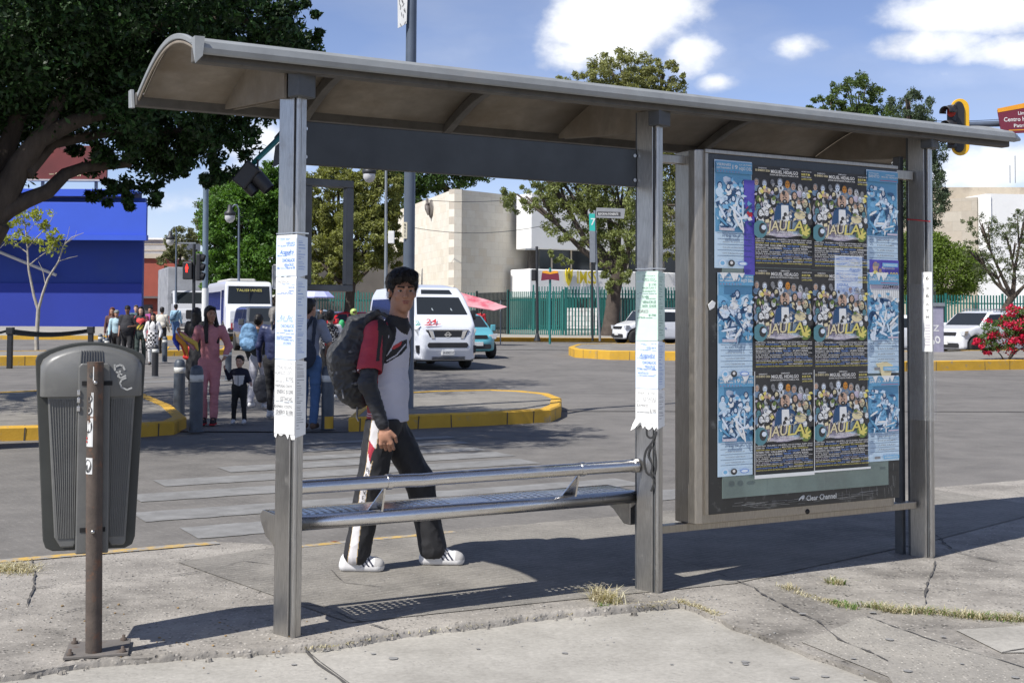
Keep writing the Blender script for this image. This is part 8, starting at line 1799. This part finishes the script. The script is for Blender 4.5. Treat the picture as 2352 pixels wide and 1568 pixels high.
    def fn(C, L_, N_):
        y, z, x = C[:, 1], C[:, 2], C[:, 0]; mi = np.zeros(len(C), dtype=int); side = x > .0
        mi[(y < -.135) & (L_ == 0)] = 1; mi[(L_ == 1)] = 1; mi[(z > 1.345) & (y < -.085) & (L_ < 2)] = 1; mi[(L_ == 1) & (y > -.105)] = 2; mi[side & in_poly(y, z, band) & (L_ < 2)] = 2
        mi[side & in_poly(y, z, strap) & (L_ == 0)] = 2; mi[side & in_poly(y, z, sw) & (L_ == 0)] = 2; mi[side & in_poly(y, z, rd)] = 3; mi[side & in_poly(y, z, wl)] = 0; mi[L_ == 2] = 2
        ax = B['elR'] - B['shR']; ax = ax / np.linalg.norm(ax); u = (C - B['shR']) @ ax; Lc = float((cuff - B['shR']) @ ax); m = (L_ == 1) & (x > 0) & (y < -.10); mi[m & (abs(u - Lc - .022) < .0028)] = 0; mi[m & (abs(u - Lc - .034) < .0028)] = 0
        m = (L_ == 0) & (y < -.135); mi[m & (abs(z - .862) < .0026)] = 0; mi[m & (abs(z - .874) < .0026)] = 0
        return mi
    SHW = M('shirt_white', (.60, .59, .66), .7, 0, var=.04, vs=6, bump=.1, bs=200); SHR = M('shirt_red', (.36, .025, .045), .65, 0, var=.08, vs=6); SHB = M('shirt_black', (.022, .021, .023), .75, 0, var=.1); SHR2 = M('shirt_bright_red', (.55, .05, .05), .6, 0, var=.05)
    finish(F, 'shirt', [SHW, SHR, SHB, SHR2], t, fn, (.006, (9, 9, 15)), 4)
    # long black under-sleeves
    F = Field((-.34, -.42, .78), (.36, .10, 1.30), res)
    for q in 'RL':
        F = Field((-.34, -.42, .78), (.36, .10, 1.30), res); a = lerp(B['sh' + q], B['el' + q], .5); F.cap(a, B['el' + q], .052, .050, .02); F.cap(B['el' + q], lerp(B['el' + q], B['wr' + q], .94), .050, .034, .02)
        finish(F, 'under_sleeve', [M('sleeve_black', (.020, .021, .025), .6, 0, var=.15)], t, None, (.007, (14, 14, 26)), 6)
    # trousers with the side stripe
    F = Field((-.30, -.46, .04), (.32, .34, .95), res); F.cap(B['pel'] + V3(0, 0, -.03), B['pel'] - V3(0, 0, .06), .112, .122, .03, 0, 'u', fl)
    F.cap(B['hiR'] - V3(0, 0, .05), B['knR'], .098, .080, .04, 1); F.cap(B['knR'], B['anR'] + V3(0, .018, -.01), .078, .074, .03, 1); F.cap(B['hiL'] - V3(0, 0, .05), B['knL'], .098, .080, .04, 2); F.cap(B['knL'], B['anL'] + V3(0, .01, -.0), .080, .078, .03, 2)
    F.v = smax(F.v, (F.ax[2][None, None, :] - .848) * np.ones_like(F.v), .008)
    st = [z1(*p) for p in [(262, 800), (302, 800), (298, 870), (290, 925), (268, 1010), (256, 1070), (246, 1140), (236, 1210), (216, 1320), (208, 1390), (198, 1490), (148, 1490), (165, 1400), (172, 1320), (203, 1200), (214, 1130), (226, 1070), (240, 1000), (250, 900)]]
    rp = [z1(*p) for p in [(252, 895), (284, 935), (276, 985), (258, 1000), (247, 950)]]; bp = [z1(*p) for p in [(262, 1010), (276, 985), (288, 940), (282, 930), (268, 960), (258, 1000)]]
    def fn2(C, L_, N_):
        y, z, x = C[:, 1], C[:, 2], C[:, 0]; mi = np.zeros(len(C), dtype=int); m = (x > .07) & (L_ != 2); e = abs(poly_sdf(y, z, st)); i_ = in_poly(y, z, st); mi[m & i_] = 1; mi[m & i_ & (e < .0035)] = 3; mi[m & in_poly(y, z, rp)] = 2; mi[m & in_poly(y, z, bp)] = 0; return mi
    finish(F, 'trousers', [M('track_black', (.017, .017, .019), .7, 0, var=.15), M('stripe_white', (.62, .60, .60), .7, 0, var=.04), SHR, M('piping', (.45, .32, .16), .7)], t, fn2, (.0085, (13, 13, 8)), 8)
    mb = MB(); 
    def leg_x(y, z):
        a, b = (B['hiR'], B['knR']) if z > .48 else (B['knR'], B['anR']); u = (a[2] - z) / (a[2] - b[2]); c = lerp(a, b, u); r = (.102 + (.080 - .102) * u) if z > .48 else .079; return c[0] + math.sqrt(max(1e-5, r * r - min(r * r * .97, (y - c[1]) ** 2))) + .011
    for i, (ch, zx, zy) in enumerate([('B', 240, 1040), ('A', 233, 1068), ('V', 226, 1150), ('E', 221, 1175), ('S', 217, 1200)]):
        vs, fs = text_geo(ch); y0, z0 = z1(zx, zy); k = .030
        mb.add([(leg_x(y0 + a * k, z0 + b * k), y0 + a * k, z0 + b * k) for a, b in vs], fs)
    mb.build('stripe_letters', [SHB], t)
    # shoes
    SHO = M('sneaker_white', (.70, .69, .68), .5, 0, var=.04); STR = M('sneaker_navy', (.02, .024, .05), .5, 0, var=.05); TOE = M('sneaker_grey', (.42, .41, .40), .8, 0, var=.05)
    for nm, a, lab, y0, y1 in (('R', B['anR'], 0, -.352, -.092), ('L', B['anL'], 1, .082, .350)):
        F = Field((a[0] - .09, y0 - .06, -.02), (a[0] + .09, y1 + .06, .20), .004); cx = a[0]
        F.cap((cx, y0 + .042, .03), (cx, y1 - .045, .028), .040, .044, .004, 1); F.cap((cx, y0 + .045, .052), (cx, y1 - .060, .038), .037, .036, .01); F.cap((cx, y0 + .058, .074), (cx, y0 + .15, .062), .036, .034, .02); F.cap((cx, y1 - .055, .042), (cx, y1 - .04, .036), .037, .034, .01)
        X, Y, Z = np.meshgrid(*F.ax, indexing='ij', sparse=True); F.v = smax(F.v, (0.002 - Z) * np.ones_like(F.v), .004)
        def fs(C, L_, N_, y0=y0, y1=y1, cx=cx):
            y, z, x = C[:, 1], C[:, 2], C[:, 0]; mi = np.zeros(len(C), dtype=int); u = y - y0; m = (z > .032) & (z < .092)
            for j in range(3): mi[m & (abs(u - (.135 + j * .026) + (z - .05) * .75) < .0062) & (abs(x - cx) > .014)] = 1
            mi[(z > .032) & (y > y1 - .055)] = 2; mi[(z > .098)] = 0; mi[abs(z - .030) < .0016] = 2; return mi
        o = finish(F, 'sneaker', [SHO, STR, TOE], t, fs)
        mb = MB()
        for j in range(5): yy = y0 + .13 + j * .018; zz = .102 - j * .0085; mb.tube([(cx - .022, yy, zz - .004), (cx, yy + .004, zz + .003), (cx + .022, yy, zz - .004)], .0028, 5)
        mb.tube([(cx + .01, y0 + .13, .105), (cx + .03, y0 + .15, .095), (cx + .036, y0 + .17, .072)], .0022, 5); mb.build('lace', [SHO], o)
    # backpack carried behind
    bp_ = thing('backpack', 'large black backpack with bulging pockets on the back of the walking youth', 'backpack', G(925, 1302, .004), -math.pi / 2)
    F = Field((-.24, -.56, .85), (.24, -.08, 1.56), .0055)
    q = lambda zx, zy, x=0: (x,) + z3(zx, zy)
    F.cap(q(515, 560), q(420, 650), .045, .09, .05, 0, 'u', ((1, 0, 0), 1.5)); F.cap(q(430, 680), q(330, 900), .105, .125, .06, 0, 'u', ((1, 0, 0), 1.35)); F.cap(q(330, 900), q(350, 1120), .125, .105, .06, 0, 'u', ((1, 0, 0), 1.35)); F.cap(q(380, 1180), q(360, 1150), .085, .09, .04, 0, 'u', ((1, 0, 0), 1.3))
    F.ell(q(225, 980), (.115, .045, .11), .012); F.ell(q(230, 850), (.11, .04, .075), .012); F.ell(q(300, 1080, .11), (.045, .075, .075), .01); F.ell(q(320, 960, .135), (.03, .075, .050), .008); F.ell(q(330, 820, .13), (.025, .07, .07), .008); F.ell(q(330, 1190, .04), (.10, .06, .05), .01)
    F.cap(q(230, 1000, .14), q(390, 990, .17), .008, .008, .004, 1); F.cap(q(250, 870, .12), q(420, 760, .14), .007, .007, .004, 1); F.cap(q(270, 1120, .14), q(400, 1090, .15), .006, .006, .004, 1)
    F.cap(q(555, 505, .13), q(480, 570, .13), .016, .020, .015); F.cap(q(560, 500, .135), q(640, 530, .14), .015, .010, .01)
    finish(F, 'bag_body', [M('backpack_black', (.034, .035, .037), .6, 0, var=.3, vs=14, bump=.6, bs=60), M('backpack_zip', (.13, .13, .135), .5, .2, var=.1)], bp_, None, (.020, (15, 15, 15)), 9)
    mb = MB(); a = q(280, 1140, .17); mb.tube([a, (a[0] + .01, a[1] + .01, a[2] - .05)], .006, 6); a = q(390, 1380, .1); mb.tube([q(395, 1290, .1), a, (a[0], a[1] + .012, a[2] - .02)], .006, 6); a = q(345, 830, .165); mb.lathe([(0, -.02), (.02, 0), (0, .02)], 8, a)
    mb.build('strap_ends', [M('backpack_zip')] if 'backpack_zip' in MATS else [BPL], bp_)
youth()
# ---- people on the crossing
def FACE(wx, wy): return math.atan2(wy, wx) - math.pi / 2       # yaw that makes a figure face (wx, wy)
def gp(x, y, off=.03): return GT(x, y, off)
PINK = cm_('pink_velour', (.50, .20, .22), .8, .10, 5); DNAVY = cm_('puffer_navy', (.018, .025, .075), .45); BLKC = cm_('cloth_black', (.016, .016, .018)); JEAN = cm_('jeans', (.06, .12, .24)); GREYT = cm_('tshirt_grey', (.22, .24, .30)); WHC = cm_('cloth_white', (.62, .61, .60), .8, .05); LBLU = cm_('shirt_light_blue', (.26, .42, .52)); REDC = cm_('cloth_red', (.42, .02, .03)); DNV = cm_('overall_navy', (.022, .03, .05)); SHW_ = cm_('shoe_white', (.6, .6, .6)); WGRY = cm_('trouser_pale', (.38, .38, .42)); PURP = cm_('cloth_purple', (.30, .06, .22)); TANC = cm_('cloth_tan', (.35, .30, .22)); DGRN = cm_('trouser_dark_green', (.03, .045, .04))
S_ = 1.58 / 1.72
t, D_, s = person('woman in a pink velour tracksuit, long dark hair, holding bright toys beside a bollard', gp(480, 974), FACE(.10, -1), 1.60, dict(wrR=(.40, .13, 1.33), elR=(.245, -.03, 1.15), shR=(.17, -.01, 1.385), wrL=(-.235, .10, 1.01), elL=(-.27, -.02, 1.14), anR=(.08, -.02, .085), anL=(-.07, .03, .085), knL=(-.075, .05, .49)), .0085, PINK, PINK, cm_('boot_dark', (.03, .02, .022)), SKIN, HAIRB, 'twin', hyaw=R(28), wide=1.0, detail=True, legs='long')
mb = MB(); 
for q in 'RL': a = D_['an' + q]; mb.box(a[0] - .04, a[0] + .04, a[1] - .06, a[1] + .18, .0, .022)
mb.build('red_sole', [REDC], t, .008); mb = MB(); mb.tube([D_['wrL'] + V3(0, 0, .01), D_['wrL'] + V3(0, 0, -.01)], .036, 12); mb.build('wrist_watch', [SHW_], t)
# bundle of toys in her raised hand
tp = Vector(t.location) + Matrix.Rotation(FACE(.10, -1), 3, 'Z') @ Vector(tuple(D_['wrR'] + V3(.03, .10, -.0))); tb = thing('toy_bundle', 'bundle of orange, blue and red cloth toys held by the woman in pink', 'toys', tp, FACE(.1, -1)); r_ = random.Random(4)
TC = [cm_('toy_orange', (.62, .27, .03)), cm_('toy_blue', (.03, .06, .40)), cm_('toy_red', (.50, .05, .03)), cm_('toy_pink', (.5, .25, .3)), cm_('toy_yellow', (.6, .42, .08))]
for i in range(9):
    mb = MB(); a = Vector((r_.uniform(-.04, .04), r_.uniform(-.04, .04), .0)); b_ = a + Vector((-.02 - .022 * i + r_.uniform(-.03, .03), r_.uniform(-.05, .05), -.10 - r_.uniform(0, .08))); c = b_ + Vector((-.03, .0, -.06 - r_.uniform(0, .10))); mb.tube([a, a.lerp(b_, .5) + Vector((.02, 0, 0)), b_, c], [.014, .030, .034, .010], 8); mb.build('toy', [TC[[0, 1, 0, 2, 4, 1, 0, 3, 4][i]]], tb)
# toddler
def kid_top(C, L_, N_): mi = np.zeros(len(C), dtype=int); m = (C[:, 1] > .02) & (abs(C[:, 0]) < .075 - (.62 - C[:, 2]) * .15) & (C[:, 2] > .50) & (C[:, 2] < .66) & (L_ == 0); mi[m] = 1; mi[m & (abs(C[:, 0]) < .006)] = 0; return mi
t, D_, s = person('toddler in a navy and white jacket and black trousers beside the woman in pink', gp(549, 972), FACE(-.05, -1), .95, dict(hd=(0, .02, 1.53), nk=(0, -.01, 1.33), shR=(.15, 0, 1.27), shL=(-.15, 0, 1.27), elR=(.27, -.02, 1.12), wrR=(.36, .02, 1.33), elL=(-.25, .0, 1.05), wrL=(-.31, .13, 1.02), che=(0, 0, 1.18), anR=(.14, 0, .085), anL=(-.14, .02, .085), knR=(.12, .03, .46), knL=(-.12, .03, .46)), .008, [cm_('kid_navy', (.012, .014, .03)), WHC], BLKC, SHW_, SKIN_L, HAIRB, 'short', wide=1.28, child=True, detail=True, extra=dict(topfn=kid_top))
BG_L = 'people on the crossing'
person('woman with a bun and a dark jacket, seen from behind, light blue backpack', gp(592, 938), FACE(.15, 1), 1.50, dict(elL=(-.24, .02, 1.12)), .012, cm_('jacket_charcoal', (.03, .033, .035)), WGRY, SHW_, SKIN, HAIRB, 'bun')
B_ = gp(574, 938); bag_blob('backpack', 'light blue backpack on the back of the woman with a bun', (B_.x - .0, B_.y - .17, B_.z + .0), 0, [('e', (0, 0, 1.12), (.15, .08, .20)), ('e', (0, -.07, 1.02), (.12, .05, .10), .02), ('e', (0, -.01, 1.28), (.11, .06, .08), .04)], [cm_('bag_light_blue', (.14, .27, .43), .7, .2, 20)], wr=(.02, (14, 14, 14)))
person('grey haired woman with a ponytail in a navy puffer jacket, seen from behind', gp(628, 960), FACE(.25, 1), 1.60, dict(elL=(-.25, -.02, 1.12), wrL=(-.27, .06, .88)), .011, DNAVY, BLKC, SHW_, SKIN_L, HAIRG, 'pony', wide=1.12, legs='slim')
B_ = gp(603, 950); t = bag_blob('tote_bag', 'black tote bag hanging from the hand of the woman in the navy puffer jacket', (B_.x, B_.y - .1, B_.z), .3, [('e', (0, 0, .42), (.13, .06, .18), .02), ('e', (0.02, 0, .26), (.10, .06, .09), .04)], [cm_('bag_black', (.012, .014, .022), .6)], .012, 'bag')
mb = MB(); mb.tube([(-.08, 0, .55), (-.04, 0, .80), (.02, 0, .80), (.06, 0, .55)], .008, 6); mb.build('handle', [MATS['bag_black']], t)
person('man in a grey tshirt and jeans seen from behind, right of the first post', gp(708, 985), FACE(.15, 1), 1.70, dict(elR=(.26, .05, 1.13), wrR=(.18, .20, 1.02), elL=(-.24, .02, 1.13), wrL=(-.18, .2, 1.0)), .011, GREYT, JEAN, cm_('boot_brown', (.10, .06, .04)), SKIN, HAIRB, 'short', sleeve='short', hyaw=R(-25))
B_ = gp(703, 985); t = bag_blob('shoulder_bag', 'dark navy satchel hanging behind the man in the grey tshirt', (B_.x - .0, B_.y - .16, B_.z), 0, [('e', (0, 0, .98), (.15, .05, .20), .02), ('c', (-.10, .04, 1.12), (.08, .05, 1.46), .022, .022), ('c', (.10, .04, 1.12), (.12, .05, 1.44), .020, .022)], [DNV], .012, 'bag')
person('person in a white top and dark trousers seen from behind under a black printed backpack', gp(757, 915), FACE(.15, 1), 1.58, dict(elR=(.27, -.03, 1.15)), .014, WHC, BLKC, SHW_, SKIN, HAIRB, 'short', wide=1.1)
def prt(C, L_, N_): mi = np.zeros(len(C), dtype=int); n = np.array([mnoise.noise(Vector((p[0] * 26, 3, p[2] * 26))) for p in C]); mi[abs(n) < .05] = 1; mi[(n > .28) & (C[:, 2] < 1.02)] = 2; return mi
B_ = gp(760, 915); bag_blob('backpack', 'black backpack printed with white scribbles and red marks', (B_.x, B_.y - .19, B_.z), 0, [('e', (0, 0, 1.10), (.17, .09, .23), .03), ('e', (0, -.06, 1.0), (.13, .06, .12), .03), ('e', (0, 0, 1.25), (.14, .08, .1), .04)], [BLKC, WHC, REDC], .012, fn=prt)
person('woman with very long black hair in black clothes behind the woman in pink', gp(449, 905), FACE(.2, 1), 1.62, dict(), .014, BLKC, BLKC, None, SKIN, HAIRB, 'long', wide=1.15, dress=(BLKC, .45, .22)); 
B_ = gp(437, 905); bag_blob('shopping_bag', 'bright red bag carried by the long haired woman in black', (B_.x, B_.y - .05, B_.z), 0, [('e', (0, 0, .80), (.10, .06, .13), .02), ('e', (-.02, 0, .70), (.12, .06, .06), .02)], [cm_('bag_red', (.55, .02, .015), .6)], .015, 'bag')
person('man in a light blue shirt and jeans walking away towards the truck', gp(403, 790, .05), FACE(.1, 1), 1.70, dict(anR=(.09, -.12, .12), anL=(-.09, .1, .085)), .02, LBLU, JEAN, None, SKIN, HAIRB, 'short')
B_ = gp(402, 790, .05); bag_blob('sling_bag', 'blue sling bag across the back of the man in the light blue shirt', (B_.x, B_.y - .16, B_.z), 0, [('c', (.16, 0, 1.42), (-.12, 0, 1.08), .03, .09, .02), ('e', (-.08, -.02, 1.1), (.13, .06, .09), .03)], [cm_('bag_slate', (.05, .11, .17), .6)], .018, 'bag')
person('heavy man in a black tshirt and black shorts looking at his phone', gp(291, 834), FACE(.2, -1), 1.68, dict(elL=(-.27, .0, 1.12), wrL=(-.10, .22, 1.10), anR=(.12, -.05, .085), anL=(-.1, .1, .085)), .016, cm_('tshirt_black', (.022, .022, .026)), BLKC, None, SKIN_D, HAIRB, 'short', sleeve='short', legs='short', wide=1.25, hpitch=R(-25), belly=.09, topname='tshirt')
def heart(C, L_, N_): mi = np.zeros(len(C), dtype=int); x, z = C[:, 0], C[:, 2]; f = C[:, 1] > .03; mi[f & (((x - .055) ** 2 + (z - 1.26) ** 2 < .0048) | ((x + .055) ** 2 + (z - 1.26) ** 2 < .0048) | ((abs(x) < .11 - (1.25 - z) * .9) & (z < 1.25) & (z > 1.13)))] = 2; mi[f & (abs(x) < .10) & (z > .98) & (z < 1.13) & (np.sin(x * 60 + z * 45) > -.3)] = 3; mi[L_ == 1] = 1; return mi
person('woman in a black sweater with a red heart print, dark trousers', gp(322, 834), FACE(.15, -1), 1.66, dict(anR=(.08, .1, .085)), .014, [BLKC, cm_('sleeve_wine', (.25, .05, .07)), cm_('print_heart_red', (.60, .07, .07)), cm_('print_mustard', (.45, .36, .05))], DGRN, None, SKIN_L, HAIRB, 'long', extra=dict(topfn=heart), topname='sweater')
def plaid(C, L_, N_): return ((np.floor(C[:, 0] * 16) + np.floor(C[:, 2] * 16) + np.floor(C[:, 1] * 16)) % 2).astype(int)
t, D_, s = person('girl in a white sweater with a black and white checked shirt tied at her waist', gp(350, 838), FACE(.1, -1), 1.47, dict(elR=(.27, .0, 1.12), elL=(-.27, .0, 1.12), wrL=(-.24, .1, .92)), .014, WHC, cm_('trouser_white', (.58, .58, .57)), None, SKIN, HAIRB, 'twin', wide=1.18, topname='sweater', dress=(None, .5, .2) if False else None)
F = Field((-.3, -.3, .45), (.3, .3, .95), .016); F.cap((0, 0, .86), (.03, -.0, .58), .15, .17, .02, 0, 'u', ((0, 1, 0), .8)); V_, F_c, lab_ = F.mesh(); arr_obj('tied_shirt', V_, F_c, [WHC, BLKC], plaid(V_[F_c].mean(1), None, None), t)
person('person with a grey cap and a pale blue jacket at the left of the group', gp(266, 830), FACE(.2, -1), 1.55, dict(), .018, [cm_('jacket_pale', (.36, .50, .56)), cm_('sleeve_pale', (.36, .52, .58))], BLKC, None, SKIN, cm_('cap_grey', (.18, .19, .18)), 'cap')
person('woman with red brown hair at the far left of the group', gp(256, 826), FACE(.1, -1), 1.62, dict(), .018, cm_('top_brown', (.10, .05, .045)), BLKC, None, SKIN, cm_('hair_red', (.14, .045, .025)), 'long')
person('person in a cream hooded top seen from behind near the truck', gp(371, 812), FACE(.0, 1), 1.62, dict(), .018, cm_('hoodie_cream', (.50, .47, .40)), BLKC, None, SKIN, HAIRB, 'short', wide=1.1)
B_ = gp(373, 812); bag_blob('backpack', 'cream backpack on the person in the cream hooded top', (B_.x, B_.y - .2, B_.z), 0, [('e', (0, 0, 1.15), (.17, .09, .2), .03), ('e', (.02, -.05, 1.0), (.14, .07, .1), .03)], [cm_('bag_cream', (.55, .52, .45), .7)], .018)
person('person in a purple top behind the woman with the heart sweater', gp(344, 806), FACE(-.2, -1), 1.62, dict(), .02, PURP, BLKC, None, SKIN, HAIRB, 'short')
person('person with a white face mask and dark hair behind the man in black', gp(311, 808), FACE(.2, -1), 1.68, dict(), .02, cm_('top_teal_dark', (.06, .10, .11)), BLKC, None, SKIN_L, cm_('hair_brown', (.09, .07, .04)), 'short')
person('street vendor in a red shirt under the pink awning', (PD(1105, 700, 58).x, 58, zt(58) + .02), FACE(.1, 1), 1.62, dict(), .022, REDC, BLKC, None, SKIN, HAIRB, 'pony')
person('vendor in dark clothes standing under the lavender parasol', (PD(738, 700, 56).x, 56, zt(56)), FACE(.2, -1), 1.60, dict(), .022, BLKC, BLKC, None, SKIN, HAIRB, 'cap')
# motorcycle and rider
def moto():
    B_ = Vector((PD(812, 700, 44).x, 44, zt(44))); yaw = FACE(.55, -.85)
    t = thing('motorcycle', 'small motorcycle waiting right of the parasol before the red car', 'motorcycle', B_, yaw)
    for y in (.62, -.62):
        mb = MB(); n = 18
        mb.lathe([(.22, -.03), (.29, -.05), (.31, 0), (.29, .05), (.22, .03)], n, (0, y, .31), axis='x'); w = mb.build('wheel', [TYRE], t); mb = MB()
        for k in range(8): a = k * math.pi / 4; mb.tube([(0, y, .31), (0, y + .24 * math.cos(a), .31 + .24 * math.sin(a))], .008, 5)
        mb.lathe([(0, -.05), (.05, -.05), (.05, .05), (0, .05)], 8, (0, y, .31), axis='x'); mb.build('spokes', [RIM], w)
    mb = MB(); mb.tube([(0, .60, .31), (0, .40, .95)], .03, 8); mb.tube([(-.32, .36, 1.02), (0, .42, .98), (.32, .36, 1.02)], .015, 6); mb.tube([(0, .40, .75), (0, 0, .45), (0, -.55, .35)], .035, 8); mb.build('frame', [BPL], t)
    mb = MB(); mb.tube([(0, .30, .82), (0, .0, .80)], [.10, .13], 12); mb.build('tank', [cm_('tank_dark', (.03, .03, .035), .3)], t, .01); mb = MB(); mb.tube([(0, .0, .78), (0, -.65, .80)], [.11, .09], 10); mb.build('saddle', [BLKC], t); mb = MB(); mb.box(-.13, .13, -.15, .2, .28, .6); mb.build('engine', [RIM], t, .03)
    mb = MB(); mb.lathe([(0, .10), (.08, .07), (.085, 0)], 12, (0, .46, .88), axis='y'); mb.build('headlight', [LAMP], t); mb = MB(); mb.tube([(.1, .1, .3), (.14, -.7, .38)], [.03, .045], 8); mb.build('exhaust', [CHR], t)
    HG = cm_('helmet_green', (.35, .45, .12), .35)
    person('motorcyclist in a pale green helmet and black jacket sitting on the motorcycle', B_ + Vector((0, 0, -.02)), yaw, 1.68, dict(pel=(0, -.15, .92), wai=(0, -.13, 1.03), che=(0, -.06, 1.22), nk=(0, -.02, 1.40), hd=(0, .02, 1.55), shR=(.17, -.04, 1.34), shL=(-.17, -.04, 1.34), elR=(.27, .12, 1.12), wrR=(.27, .32, 1.05), elL=(-.27, .12, 1.12), wrL=(-.27, .32, 1.05), hiR=(.10, -.12, .90), knR=(.20, .26, .72), anR=(.20, .08, .30), hiL=(-.10, -.12, .90), knL=(-.22, .22, .62), anL=(-.26, .05, .10)), .018, BLKC, JEAN, None, SKIN, HG, 'helmet')
    b2 = bag_blob('delivery_bag', 'bright green bag on the far side of the motorcyclist', B_ + Vector((-.32, .0, 0)), yaw, [('e', (0, -.2, 1.05), (.12, .1, .2), .02), ('e', (0, -.2, .9), (.14, .1, .1), .02)], [cm_('bag_green', (.03, .35, .12), .6)], .02, 'bag')
moto()
